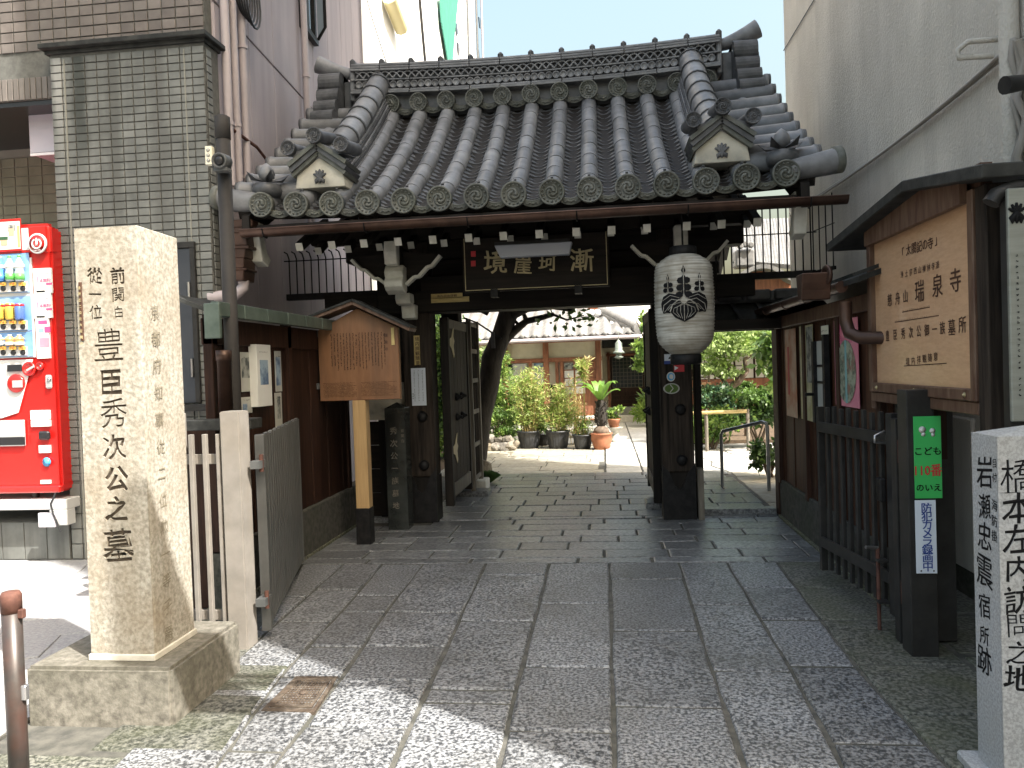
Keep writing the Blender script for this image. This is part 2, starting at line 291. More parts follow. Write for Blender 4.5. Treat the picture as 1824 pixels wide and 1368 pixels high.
def copy_tree(o,parent=None):
    c=o.copy(); col.objects.link(c)
    if parent: c.parent=parent
    for ch in [x for x in bpy.data.objects if x.parent is o]: copy_tree(ch,c)
    return c
# lettering
GL={}
def glyph(s,wt,ex):
    k=(s,wt,ex)
    if k in GL: return GL[k]
    c=bpy.data.curves.new('lettering','FONT'); c.body=s; c.offset=wt; c.extrude=ex; c.resolution_u=2
    o=bpy.data.objects.new('lettering',c); col.objects.link(o); dg=bpy.context.evaluated_depsgraph_get()
    me=bpy.data.meshes.new_from_object(o.evaluated_get(dg)); col.objects.unlink(o); bpy.data.objects.remove(o)
    f=[tuple(p.vertices) for p in me.polygons]; us=sorted({i for q in f for i in q}); mp_={a:b for b,a in enumerate(us)}; v=[me.vertices[i].co.copy() for i in us]; f=[tuple(mp_[i] for i in q) for q in f]
    if v:
        a=Vector((min(p.x for p in v),min(p.y for p in v),0)); b=Vector((max(p.x for p in v),max(p.y for p in v),0)); cc=(a+b)/2
        v=[p-cc for p in v]; GL[k]=(v,f,(b-a))
    else: GL[k]=([],[],Vector((0,0,0)))
    return GL[k]
SPL={}
def outline(ch):                                # the closed outlines of one character, centred on its own box
    if ch in SPL: return SPL[ch]
    c=bpy.data.curves.new('outline','FONT'); c.body=ch; o=bpy.data.objects.new('outline',c); col.objects.link(o); bpy.context.view_layer.update()
    cu=o.to_curve(bpy.context.evaluated_depsgraph_get()); out=[]
    for sp in cu.splines:
        P=sp.bezier_points; L=[]
        for k in range(len(P)):
            a,b=P[k],P[(k+1)%len(P)]; p0,p1,p2,p3=(Vector(q) for q in (a.co,a.handle_right,b.handle_left,b.co)); st=(p1-p0).cross(p3-p0).length+(p2-p0).cross(p3-p0).length<1e-5
            for t in ((0,) if st else (0,1/3,2/3)): u=1-t; L.append(p0*u**3+p1*3*u*u*t+p2*3*u*t*t+p3*t**3)
        if len(L)>2: out.append([(q.x,q.y) for q in L])
    o.to_curve_clear(); bpy.data.objects.remove(o)
    xs=[q[0] for l in out for q in l]; ys=[q[1] for l in out for q in l]; cx,cy=(min(xs)+max(xs))/2,(min(ys)+max(ys))/2
    SPL[ch]=[[(x-cx,y-cy) for x,y in l] for l in out]; return SPL[ch]
def shoe(l): return sum(l[k-1][0]*l[k][1]-l[k][0]*l[k-1][1] for k in range(len(l)))/2
def carved_face(its,poly,mat,inner,parent,p,ux,uy,depth):
    """a stone skin with the characters cut through it over a painted groove floor, one band per row of characters (poly: BL, BR, TR, TL)"""
    (bx,by),(cx_,cy_),(dx,dy),(ex_,ey)=poly; Y0,Y1=by,dy
    def edge(y): t=(y-Y0)/(Y1-Y0); return bx+(ex_-bx)*t, cx_+(dx-cx_)*t
    rows=[]
    for it in sorted(its,key=lambda q:-q[2]):
        if rows and abs(rows[-1][0][2]-it[2])<it[3]*.5: rows[-1].append(it)
        else: rows.append([it])
    cuts=[Y1]+[(min(q[2]-q[3]*.47 for q in a)+max(q[2]+q[3]*.47 for q in b))/2 for a,b in zip(rows,rows[1:])]+[Y0]
    p=Vector(p);ux=Vector(ux);uy=Vector(uy);n=ux.cross(uy); b=MB(); left=[]
    for r,(yt,yb2) in zip(rows,zip(cuts,cuts[1:])):
        for mode in (0,1,2,3):
            off=(.034,.018,0,0)[mode]
            cu=bpy.data.curves.new('band','CURVE'); cu.dimensions='2D'; cu.fill_mode='BOTH'; cu.extrude=depth/2
            def spline(pts):
                sp=cu.splines.new('POLY'); sp.points.add(len(pts)-1); sp.use_cyclic_u=True
                for q,(x,y) in zip(sp.points,pts): q.co=(x,y,0,1)
            l0,r0_=edge(yb2); l1,r1=edge(yt); spline([(l0,yb2),(r0_,yb2),(r1,yt),(l1,yt)]); want=((r0_-l0)+(r1-l1))/2*(yt-yb2)
            for n_,(ch,cx,cy,sz,kw) in enumerate(r if mode<3 else []):
                rg=random.Random(ord(ch)); rt=rg.uniform(-.05,.05); sh=rg.uniform(-.02,.10); sx=kw.get('sx',1); net=0
                OL=outline(ch); big=max(OL,key=lambda q:abs(shoe(q))); sg_=1 if shoe(big)>0 else -1
                for l in OL:
                    out=[]; n__=len(l); l2=[]
                    for k in range(n__):
                        (ax,ay),(qx,qy)=l[k-1],l[(k+1)%n__]; dl=math.hypot(qx-ax,qy-ay) or 1; w_=off*sg_*(1+.4*math.sin(l[k][0]*6+l[k][1]*4)); l2.append((l[k][0]+(qy-ay)/dl*w_,l[k][1]-(qx-ax)/dl*w_))
                    for x,y in l2: x,y=x*sx+.010*math.sin(y*7+n_),y+x*sh+.010*math.sin(x*8+n_*2); out.append((cx+(x*math.cos(rt)-y*math.sin(rt))*sz,cy+(x*math.sin(rt)+y*math.cos(rt))*sz))
                    net+=sum(out[k-1][0]*out[k][1]-out[k][0]*out[k-1][1] for k in range(len(out)))/2; spline(out)
                want-=abs(net)
            o=bpy.data.objects.new('t',cu); col.objects.link(o); bpy.context.view_layer.update(); me=bpy.data.meshes.new_from_object(o.evaluated_get(bpy.context.evaluated_depsgraph_get())); bpy.data.objects.remove(o)
            got=sum(f.area for f in me.polygons if abs(f.normal.z)>.9)/2
            if mode==3: left+=r
            if mode==3 or abs(got-want)<want*.012: break
        b.add([p+ux*v.co.x+uy*v.co.y+n*(v.co.z-depth/2) for v in me.vertices],[tuple(f.vertices) for f in me.polygons])
    b.build('carved_face',mat,parent,recalc=False); MB().add([p+ux*x+uy*y-n*(depth-.0005) for x,y in poly],[tuple(range(4))]).build('groove_floor',inner,parent,recalc=False)
    if left: print('inlaid:',''.join(q[0] for q in left)); text(left,inner,parent,p,ux,uy,'inlaid_characters',.001)
def text(items,mat,parent,o,ux,uy,name='lettering',ex=.0015,cut=0):
    if 1<len(items)<=12 and cut==0:
        for it in items: r=text([it],mat,parent,o,ux,uy,name,ex)
        return r
    """items: (string, x, y, size, kw) in the plane o+ux*x+uy*y. kw: v=pitch for a vertical column, wt weight, sx width factor, br brush play"""
    b=MB(); o=Vector(o);ux=Vector(ux).normalized();uy=Vector(uy).normalized();n=ux.cross(uy)
    for it in items:
        s,x,y,sz=it[:4]; kw=it[4] if len(it)>4 else {}
        wt=kw.get('wt',0); sx=kw.get('sx',1); br=kw.get('br',0); rng=random.Random(len(s)*7+int(sz*1e4))
        seq=[(s,x,y)] if 'v' not in kw else [(ch,x,y-i*kw['v']) for i,ch in enumerate(s)]
        for ch,cx,cy in seq:
            v,f,_=glyph(ch,0,cut/sz if cut else 0)
            if not v: continue
            sh=br*rng.uniform(-.06,.18) if br else 0; rt=br*rng.uniform(-.05,.05); q=sz*(1+br*rng.uniform(-.08,.1)); wav=br*.018
            for K,(ox,oy) in enumerate([(0,0)] if wt<.004 else [(-1,-.6),(1,-.6),(1,.6),(-1,.6)]):
              vv=[]
              for p in v:
                a,c=p.x*sx+ox*wt*.9,p.y+p.x*sh+oy*wt*.9
                if br: a+=wav*math.sin(c*9+cx*31); c+=wav*math.sin(a*11+cy*17)
                a,c=a*math.cos(rt)-c*math.sin(rt),a*math.sin(rt)+c*math.cos(rt)
                vv.append(o+ux*(cx+a*q)+uy*(cy+c*q)+n*(ex+p.z*sz+.00012*K))
              b.add(vv,f)
    return b.build(name,mat,parent,recalc=False)
def marks(parent,mat,o,ux,uy,w,h,cols,per,vert=True,sz=None,name='small_print',seed=1,ex=.001):
    """columns of print too small to read: short irregular strokes"""
    rg=random.Random(seed); b=MB(); o=Vector(o);ux=Vector(ux);uy=Vector(uy);n=ux.cross(uy)
    for i in range(cols):
        ln=rg.choice([1,1,.95,.9,.8]) ; t=(i+.5)/cols
        for j in range(int(per*ln)):
            if rg.random()<.08: continue
            s=(j+.5)/per
            cx,cy=(w*t,-h*s) if vert else (w*s,-h*t)
            a=(sz or h/per*.36)
            for q in range(3):
                dx,dy=rg.uniform(-a,a)*.5,rg.uniform(-a,a)*.6; l=a*rg.uniform(.5,1.1); tk=a*.22
                if rg.random()<.6: d=[(-l/2,-tk),(l/2,-tk),(l/2,tk),(-l/2,tk)]
                else: d=[(-tk,-l/2),(tk,-l/2),(tk,l/2),(-tk,l/2)]
                b.add([o+ux*(cx+dx+p)+uy*(cy+dy+r)+n*ex for p,r in d],[(0,1,2,3)])
    return b.build(name,mat,parent,recalc=False)
def leaf_quads(b,c,rad,n,size,mis=(0,),seed=0,shape='leaf',clump=.5,hollow=.35,flat=.0):
    rg=random.Random(seed); c=Vector(c); cl=[Vector((rg.uniform(-1,1),rg.uniform(-1,1),rg.uniform(-1,1))) for _ in range(max(5,int(n/90)))]
    cl=[q.normalized()*rg.uniform(hollow,1) for q in cl]
    for i in range(n):
        k=rg.randrange(len(cl)); q=cl[k]; j=Vector((rg.gauss(0,1),rg.gauss(0,1),rg.gauss(0,1)))*clump*.33; p=q+j
        p=c+Vector((p.x*rad[0],p.y*rad[1],p.z*rad[2]))
        d=Vector((rg.gauss(0,1),rg.gauss(0,1),rg.gauss(0,1)-flat)).normalized(); nn=Vector((rg.gauss(0,1),rg.gauss(0,1),rg.gauss(.6,1))).normalized()
        x=d.cross(nn)
        if x.length<.01: continue
        x.normalize(); l=size*rg.uniform(.6,1.3); wd=l*(.30 if shape=='leaf' else .11)
        m=mis[k%len(mis)] if rg.random()<.7 else rg.choice(mis)
        b.add([p,p+d*l*.5+x*wd,p+d*l,p+d*l*.5-x*wd],[(0,1,2,3)],m)
    return b
# ================================================================ GROUND
g=struct(MB().b2(-150,150,-150,200,-.30,-.05).build('ground','asphalt',None))
g=struct(MB().b2(-2.42,3.2,.2,10.2,-.04,-.009).build('paving_bed','mortar',None))
def slab_mesh(poly,z0,z1,b=.012,rg=random):
    """bevelled stone with an uneven outline; poly is ccw world xy"""
    n=len(poly); cx=sum(p[0] for p in poly)/n; cy=sum(p[1] for p in poly)/n
    pts=[]
    for i in range(n):                      # two extra points per long side, slightly uneven
        a=poly[i];c=poly[(i+1)%n]; L=math.hypot(c[0]-a[0],c[1]-a[1]); k=max(1,min(4,int(L/.16)))
        for q in range(k):
            t=q/k; j=.005 if q else 0; ox,oy=(c[1]-a[1])/max(L,1e-6),-(c[0]-a[0])/max(L,1e-6); u=rg.uniform(-1,1)*j
            x,y=a[0]+(c[0]-a[0])*t+ox*u,a[1]+(c[1]-a[1])*t+oy*u
            if q==0: x+=(cx-x)*.018; y+=(cy-y)*.018
            pts.append((x,y))
    m=len(pts); tl=rg.uniform(-.003,.003); tm=rg.uniform(-.003,.003)
    def Z(x,y): return z1+(x-cx)*tl+(y-cy)*tm
    def inn(p,d):
        L=math.hypot(p[0]-cx,p[1]-cy) or 1; return (p[0]-(p[0]-cx)/L*d,p[1]-(p[1]-cy)/L*d)
    v=[(p[0],p[1],z0) for p in pts]+[(p[0],p[1],Z(*p)-b) for p in pts]
    i1=[inn(p,b*.35) for p in pts]; i2=[inn(p,b*1.3) for p in pts]
    v+=[(p[0],p[1],Z(*p)-b*.35) for p in i1]+[(p[0],p[1],Z(*p)) for p in i2]
    f=[]
    for l in range(3):
        for i in range(m): a=l*m+i;c=l*m+(i+1)%m; f.append((a,c,c+m,a+m))
    f.append(tuple(range(3*m,4*m)))
    return v,f
def slab(parent,poly,mat,z1=0,z0=-.03,b=.012,name='paving_stone'):
    z1+=random.uniform(-.003,.002)
    v,f=slab_mesh(poly,z0,z1,b); k=MB(); k.add(v,f); cx=sum(p[0] for p in poly)/len(poly); cy=sum(p[1] for p in poly)/len(poly)
    return k.build(name,mat,parent,loc=(cx,cy,z0))
fore=bpy.data.objects.new('forecourt_paving',None); put(fore); struct(fore)
def line(*px):                                # a joint seen in the photo, as x(Y) on the ground
    P=[G(x,y) for x,y in px]
    def X(Y):
        for a,b in zip(P,P[1:]):
            if Y>=b.y: break
        t=(Y-a.y)/(b.y-a.y); return a.x+(b.x-a.x)*t
    return X
Lns=[line((540,1003),(430,1160)),line((613,1003),(505,1099)),line((682,1003),(609,1087),(497,1206),(440,1287)),
 line((755,1003),(686,1091),(632,1172),(570,1260),(486,1363)),line((866,1001),(785,1175),(697,1363)),line((979,1001),(931,1187),(887,1363)),
 line((1086,1001),(1095,1368)),line((1208,999),(1267,1188),(1325,1359)),line((1294,999),(1354,1101),(1446,1251),(1500,1360)),
 line((1383,999),(1458,1097),(1517,1176),(1583,1251),(1660,1335)),line((1470,990),(1600,1080),(1700,1160))]
def gy(*ys): return [G(950,y).y for y in ys]
J=[gy(1062,1122),gy(1050,1108),gy(1060,1090,1154,1210),gy(1090,1152,1214,1300),gy(1023,1105,1229,1252),gy(1074,1187,1300),gy(1031,1121,1254),gy(1075,1190,1357),
 gy(1046,1101,1180,1311),gy(1047,1101,1176,1260,1350),gy(1043,1112,1190,1260)]
Y1=5.575; gp=.010
rs=random.Random(3)
for c in range(10):
    ys=[Y1]+J[c+0]
    while ys[-1]>1.0: ys.append(ys[-1]-rs.uniform(.45,.8))
    for a,b in zip(ys,ys[1:]):
        g2=rs.uniform(.004,.009)
        A,B=Lns[c],Lns[c+1]
        p=[(A(b)+g2,b+g2*.7),(B(b)-g2,b+g2*.7),(B(a)-g2,a-g2*.7),(A(a)+g2,a-g2*.7)]
        if b<1.0: continue
        if c==2 and a>3.1 and b<3.6 and b>2.9:   # the drain takes this place
            pass
        slab(fore,p,'granite' if c<9 else 'granite_mossy',b=.011)
# left margin beyond the first joint, by the monument base
for a,b in ((3.9,3.3),(3.28,2.75),(2.73,2.1),(2.08,1.4)):
    slab(fore,[(-2.0 if a>3 else -2.35,b+.01),(Lns[2](b)-.012,b+.01),(Lns[2](a)-.012,a-.01),(-2.0 if a>3 else -2.35,a-.01)],'granite_mossy')
# right margin under the posts
for a,b in ((5.0,4.45),(4.43,3.85),(3.83,3.3),(3.28,2.7),(2.68,2.0),(1.98,1.3)):
    slab(fore,[(Lns[10](b)+.015,b+.01),(2.05,b+.01),(2.05,a-.01),(Lns[10](a)+.015,a-.01)],'granite_mossy',z1=-.004)
# narrow kerb course, then rows of smaller setts up to the gate and through it
x=-2.3
while x<1.5:
    l=rs.uniform(.5,.95); slab(fore,[(x+.006,5.585),(min(x+l,1.5)-.006,5.585),(min(x+l,1.5)-.006,5.72),(x+.006,5.72)],'granite_small',b=.007); x+=l
y=5.73; row=0
while y<10.1:
    h=rs.uniform(.20,.27) if y<7 else rs.uniform(.24,.34)
    if 6.98<y<7.2: h=.10
    xl=-2.3 if y<6.9 else -1.62; xr=1.5
    if y>7.3: xl=-1.75
    x=xl-rs.uniform(0,.25)
    while x<xr:
        l=rs.choice((.3,.42,.5,.6,.75))*rs.uniform(.9,1.1) if h>.15 else rs.uniform(.8,1.3)
        x1=min(x+l,xr); x0=max(x,xl)
        if x1-x0>.08:
            j=[rs.uniform(-.008,.008) for _ in range(4)]
            slab(fore,[(x0+.0035+j[0]*.3,y+.004+j[2]*.6),(x1-.0035+j[1]*.3,y+.004+j[3]*.6),(x1-.0035+j[1]*.3,y+h-.004),(x0+.0035+j[0]*.3,y+h-.004)],'granite_small',z1=(0 if y<7.1 else .006),b=.008)
        x+=l
    y+=h
gut=struct(MB().b2(-2.42,-2.3,4.0,7.0,-.03,.012).b2(1.5,1.53,4.6,7.2,-.03,.012).build('kerb_edge','mossy',None))
# left pavement
side=bpy.data.objects.new('side_pavement',None); put(side); struct(side)
box('pavement_bed','mortar',side,-9,-2.45,1.0,5.84,-.035,-.012)
d=Vector((1.0,.36)).normalized(); e=Vector((-d.y,d.x)); o0=Vector((-8.5,-1.0))
for i in range(16):
    for j in range(13):
        u=j*.72+(i%2)*.36; v=i*.36; q=[o0+d*(u+a)+e*(v+b) for a,b in((.004,.004),(.716,.004),(.716,.356),(.004,.356))]
        if all(-8.6<p.x<-2.47 and 1.05<p.y<5.8 for p in q): slab(side,[tuple(p) for p in q],'street_slab',b=.004)
struct(MB().b2(-9,-2.46,1.0,5.84,-.034,-.006).build('pavement_joint_fill','street_slab',None))
# ---------------------------------------------------------------- courtyard ground
court=bpy.data.objects.new('courtyard_paving',None); put(court); struct(court)
box('courtyard_bed','mortar',court,-4.2,6.5,10.1,26,-.04,-.008)
x0,x1=-.02,.92
y=10.15
while y<19:                                    # the straight path of pale flags
    h=rs.uniform(.5,.8)
    for a,b in ((x0,x0+.47),(x0+.48,x1)): slab(court,[(a+.005,y),(b-.005,y),(b-.005,y+h-.012),(a+.005,y+h-.012)],'court_pale',b=.005,z1=.012)
    y+=h
y=10.15
while y<13.9:
    h=.42; x=-2.3-rs.uniform(0,.4)
    while x<x0-.03:
        l=rs.uniform(.6,.95); xb=min(x+l,x0-.02)
        if xb-x>.1: slab(court,[(x+.004,y+.004),(xb-.004,y+.004),(xb-.004,y+h-.004),(x+.004,y+h-.004)],'court_slab',b=.004)
        x+=l
    y+=h
def crazy(parent,x0,x1,y0,y1,s,mat,seed):       # crazy paving: uneven polygons from a jittered grid
    rg=random.Random(seed); nx=int((x1-x0)/s);ny=int((y1-y0)/s)
    P=[[(x0+(i+rg.uniform(-.28,.28)*(0<i<nx))*s*(x1-x0)/(nx*s),y0+(j+rg.uniform(-.28,.28)*(0<j<ny))*(y1-y0)/ny) for i in range(nx+1)] for j in range(ny+1)]
    for j in range(ny):
        for i in range(nx):
            q=[P[j][i],P[j][i+1],P[j+1][i+1],P[j+1][i]]; cx=sum(a for a,_ in q)/4; cy=sum(b for _,b in q)/4
            if rg.random()<.25: q=[q[0],((q[0][0]+q[1][0])/2+rg.uniform(-.04,.04),(q[0][1]+q[1][1])/2),q[1],q[2],q[3]]
            q=[(a+(cx-a)*.035,b+(cy-b)*.035) for a,b in q]; slab(parent,q,mat,b=.006)
crazy(court,.96,4.3,10.15,13.5,.42,'court_pale',5)
crazy(court,.85,1.5,7.35,10.1,.36,'granite_small',9) if False else None
crazy(court,1.53,2.6,7.45,10.1,.38,'court_slab',11)
box('courtyard_soil','soil',court,-4.2,-2.3,8.0,15.5,-.03,0.0)
box('path_kerb','stone_pale',court,-1.0,3.6,19.0,19.25,-.03,.16,.01)
box('garden_soil','soil',court,1.2,6.5,13.6,19,-.03,.05)
# ================================================================ LEFT BUILDING
BL=thing('tiled_building','grey tiled corner of the pink building, left of the gate, above the red vending machine','building',(-3.6,5.8,0))
XA,XB,YP,ZC=-4.24,-2.965,5.76,4.0
box('pilaster','grout',BL,XA,XB,YP+.008,5.98,-.05,ZC,0)
def tiles(parent,name,mat,x0,x1,z0,z1,w,h,y,gap=.008,stagger=0,th=.008,axis='x',first=300):
    m=MB().box((0,0,0),(w-gap,th,h-gap)).mesh(name,mat,bev=.0022); Ms=[]
    nx=max(1,round((x1-x0)/w)); nz=int((z1-z0)/h); sx=(x1-x0)/nx/w
    for k in range(nz):
        for i in range(nx):
            c=(x0+(i+.5)*(x1-x0)/nx, z0+(k+.5)*h)
            t=random.uniform(-.004,.004)
            if axis=='x': Ms.append(TM((c[0],y,c[1]),(sx,t,0),(0,1,0),(0,t,1)))
            else: Ms.append(TM((y,c[0],c[1]),(0,sx,0),(-1,0,0),(0,0,1)))
    Ms.sort(key=lambda M:abs(M.translation.z-2.6)+abs(M.translation.x+3.6)*.2)
    pieces(name,m,Ms,parent,first)
tiles(BL,'wall_tile','tile_grey',XA,XB,0.62,ZC-.03,.098,.0605,YP,first=290)
tiles(BL,'plinth_tile','tile_grey',XA,XB,0.0,0.6,.1,.12,YP)
tiles(BL,'side_tile','tile_grey',YP+.02,YP+.10,.0,ZC-.03,.08,.0605,XB+.006,axis='y',first=70)
MB().b2(-4.29,XB+.05,YP-.07,6.02,ZC,ZC+.038).b2(-4.27,XB+.02,YP-.02,6.0,ZC-.03,ZC).build('cornice','slate_roof',BL,.004)
MB().b2(XB-.165,XB-.155,YP-.0065,YP,.0,ZC-.07).b2(XA+.115,XA+.127,YP-.0065,YP,.0,ZC-.07).build('expansion_joint','grout_light',BL)
box('upper_wall','grout',BL,-9,-3.01,YP+.12,5.99,ZC-.32,12)
tiles(BL,'upper_tile','tile_brown',-5.2,-3.012,ZC+.06,5.6,.118,.082,YP+.112,gap=.009,first=290)
tiles(BL,'upper_tile','tile_brown',-5.2,-3.012,5.6,7.2,.118,.082,YP+.112,gap=.009,first=1)
tiles(BL,'soffit_tile','tile_brown',-5.4,XA-.01,ZC-.32,ZC+.04,.05,.18,YP+.112,gap=.008,first=60)
box('soffit','vm_dark',BL,-9,XA-.01,YP+.13,7.0,ZC-.36,ZC-.325)
box('recess_wall','grout_light',BL,-9,XA-.01,6.95,7.2,0,ZC-.36)
tiles(BL,'recess_tile','tile_beige',-6.5,XA-.02,2.3,3.6,.14,.09,6.945,first=120)
box('recess_ledge','vm_dark',BL,-6.5,XA-.02,6.7,6.94,2.62,2.72,.005)
MB().b2(-9,XA-.01,YP,6.95,-.05,.30).build('step','grout',BL)
tiles(BL,'step_tile','tile_grey',-6.4,XA-.01,0.0,.30,.2,.30,YP-.004,gap=.008,first=60)
sb=box('sign_box','box_white',BL,PY(48,180,6.1).x,XA-.012,6.1,6.5,PY(48,275,6.1).z,PY(48,185,6.1).z,.01)
MB().b2(PY(50,180,6.09).x,XA-.02,6.085,6.1,PY(48,275,6.1).z-.02,PY(48,275,6.1).z).build('sign_box_trim','white',sb)
# steel service door in the pilaster
dx0,dx1=PY(308,500,YP).x,PY(352,500,YP).x; dz0,dz1=PY(330,718,YP).z,PY(330,432,YP).z
dr=box('service_door','door_black',BL,dx0,dx1-.04,YP-.022,YP-.008,dz0,dz1-.05,.003)
MB().b2(dx0-.2,dx1,YP-.035,YP-.005,dz1-.045,dz1).b2(dx1-.04,dx1,YP-.035,YP-.005,dz0,dz1-.046).b2(dx0-.2,dx1+.25,YP-.10,YP-.004,dz0-.06,dz0-.01).build('door_frame','metal_dark',BL,.003)
for z in (dz0+.2,dz1-.45): MB().tube([(dx1-.055,YP-.035,z),(dx1-.055,YP-.035,z+.14)],.012,8).build('hinge','steel',dr)
# pink panelled flank, behind the pilaster
A=Vector((-2.99,YP+.235,0)); B=Vector((-3.35,11.07,0)); dW=(B-A).normalized(); nW=Vector((dW.y,-dW.x,0)); Lw=(B-A).length
PW=thing('pink_building','pink panelled side wall with pipes, between the tiled pilaster and the gate roof','building',tuple(A))
def onw(s,z,off=0): p=A+dW*s+nW*off; return Vector((p.x,p.y,z))
def slabw(s0,s1,z0,z1,t=.1,off=0):
    k=MB(); v=[onw(s,z,o) for s in(s0,s1) for z in(z0,z1) for o in(off-t,off)]
    return k.add(v,[(0,1,3,2),(4,6,7,5),(0,4,5,1),(2,3,7,6),(0,2,6,4),(1,5,7,3)])
slabw(0,Lw,0,16,.3,-.016).build('wall_backing','pink_pipe',PW)
def wS(px,py): p=PL(px,py,A,nW); return (p-A).dot(dW),p.z
ss=[0,wS(448,200)[0],wS(491,200)[0],wS(537,100)[0],wS(557,100)[0],wS(583,60)[0],wS(607,60)[0],wS(627,60)[0],wS(645,60)[0],Lw]
zj=wS(480,110)[1]
for a,b in zip(ss,ss[1:]):
    slabw(a+.006,b-.006,0,zj-.012,.09).build('wall_panel','pink_wall',PW,.003); slabw(a+.006,b-.006,zj+.012,16,.09).build('wall_panel','pink_wall',PW,.003)
def pipe(px,py0,py1,r=.035,mat='pink_pipe',name='downpipe'):
    s0,z0=wS(px,py0); s1,z1=wS(px+ (py1-py0)*.02,py1)
    s=(s0+s1)/2; o=MB().tube([onw(s,z1,r+.03),onw(s,z0 if py0>0 else 12,r+.03)],r,10).build(name,mat,PW)
    for zz in (z1+.5,z1+1.6,z1+2.7): MB().tube([onw(s,zz-.015,r+.03),onw(s,zz+.015,r+.03)],r*1.25,10).build('pipe_clip','pink_pipe',o)
pipe(388,0,330,.035); pipe(404,0,330,.03); pipe(420,0,420,.032); pipe(533,0,400,.035)
MB().tube([onw(wS(395,0)[0],12,.04),onw(wS(395,0)[0],wS(395,110)[1],.04)],.016,6).build('conduit','metal_grey',PW)
# window high on the pink wall
s0,zt=wS(533,0); s1,_=wS(556,40); zb0=wS(533,38)[1]; zb1=wS(556,66)[1]
wn=slabw(s0,s1,zb0,zb0+1.6,.05,.015).build('window','glass_dark',PW)
slabw(s0-.03,s0+.03,zb0-.03,zb0+1.6,.05,.04).build('window_frame','iron_black',wn); slabw(s1-.03,s1+.03,zb0-.03,zb0+1.6,.05,.04).build('window_frame','iron_black',wn)
slabw(s0-.03,s1+.03,zb0-.06,zb0,.06,.06).build('window_sill','metal_dark',wn)
MB().add([onw(s1,zb0,.06),onw(s1,zb0+1.5,.06),onw(s1-.04,zb0+1.5,.16),onw(s1-.04,zb0+.12,.16)],[(0,1,2,3)]).build('open_sash','glass',wn)
MB().tube([onw(s1,zb0,.06),onw(s1-.04,zb0+.12,.16),onw(s1-.04,zb0+1.5,.16)],.018,6).build('sash_frame','iron_black',wn)
cs,cz=wS(418,5)
for k in range(5):
    pts=[onw(cs-.05+.16*math.cos(t)+.03*k,cz+.02+(.15+.015*k)*math.sin(t),.09+.012*k) for t in [PI*i/8 for i in range(8,17)]]
    MB().tube([onw(cs-.21+.03*k,cz+.8,.09)]+pts+[onw(cs+.11+.03*k,cz+.8,.09)],.009,6).build('hanging_cable','cable',PW)
sx,sz=wS(425,250); MB().tube([onw(sx-.35,sz+.03,.03),onw(sx+.15,sz-.02,.1),onw(sx+.3,sz-.08,.12)],.014,6).build('rusty_bracket','rust',PW)
# ================================================================ RIGHT BUILDING
BR=thing('stucco_building','tall rough white rendered building right of the gate','building',(2.07,5,0))
MB().prism([(2.07,1.19),(14,1.19),(14,1.3),(2.07,9.0)],(0,0,-.05),(1,0,0),(0,1,0),19).build('wall','stucco',BR,.02)
MB().b2(.25,1.02,1.40,1.48,3.60,4.35).build('unseen_shade_panel','box_white',BR,.01); MB().b2(1.02,2.1,1.42,1.45,4.2,4.24).b2(.3,2.1,1.42,1.46,4.36,4.40).build('shade_panel_arm','metal_dark',BR)  # out-of-view panel on arms, added to cast shade on the left pillar and plinth
MB().b2(2.045,2.068,1.2,8.95,-.05,.55).build('wall_base','base_dark',BR,.004)
XR=2.07
def rw(px,py,off=.0): p=PX(px,py,XR-off); return p
a=rw(1797,0,.05); MB().tube([(XR-.05,rw(1797,60,.05).y,7),(XR-.05,rw(1797,60,.05).y,rw(1797,320,.05).z)],.045,10).build('downpipe','stucco',BR)
a,b,c=rw(1780,70,.03),rw(1752,85,.12),rw(1785,92,.06)
MB().tube([(XR-.01,a.y,a.z),(XR-.18,a.y,a.z),(XR-.22,a.y+.02,a.z-.03),(XR-.22,a.y+.02,a.z-.07),(XR-.06,a.y,a.z-.08)],.015,8).build('bent_pipe','stucco',BR)
for o_,z_ in((0,0),(.025,-.035)):
    pts=[]
    for t in range(13):
        f=t/12; px=1412+(1795-1412)*f; py=378+(95-378)*f-12*math.sin(PI*f)*(-1)
        p=rw(px,py,.02); pts.append((XR-.02-o_,p.y,p.z+z_*(1-f)))
    MB().tube(pts,.011,6).build('wall_cable','wire_pale',BR)
MB().tube([rw(1450,0,.012),rw(1396,90,.012)],.006,5).build('thin_cable','cable',BR)
for k,(x_,r_) in enumerate(((1806,.02),(1813,.014),(1819,.02))):
    pts=[]
    for t in range(9):
        p=rw(x_+3*math.sin(t*1.3+k),70+t*35,.05); pts.append((XR-.05-.02*math.sin(t*2.1+k),p.y,p.z))
    MB().tube(pts,r_,6).build('cable_bundle','wire_pale',BR)
p=rw(1812,145,.12); MB().tube([(XR-.02,p.y,p.z),(XR-.2,p.y-.05,p.z-.03)],[.03,.042],12).build('wall_lamp','metal_dark',BR)
# meter hatch low on the wall
yy0,yy1=rw(1740,750).y,rw(1682,750).y
MB().b2(XR-.03,XR-.002,yy0,yy1,rw(1690,850).z-.5,rw(1690,738).z).build('wall_hatch','stucco',BR,.01)
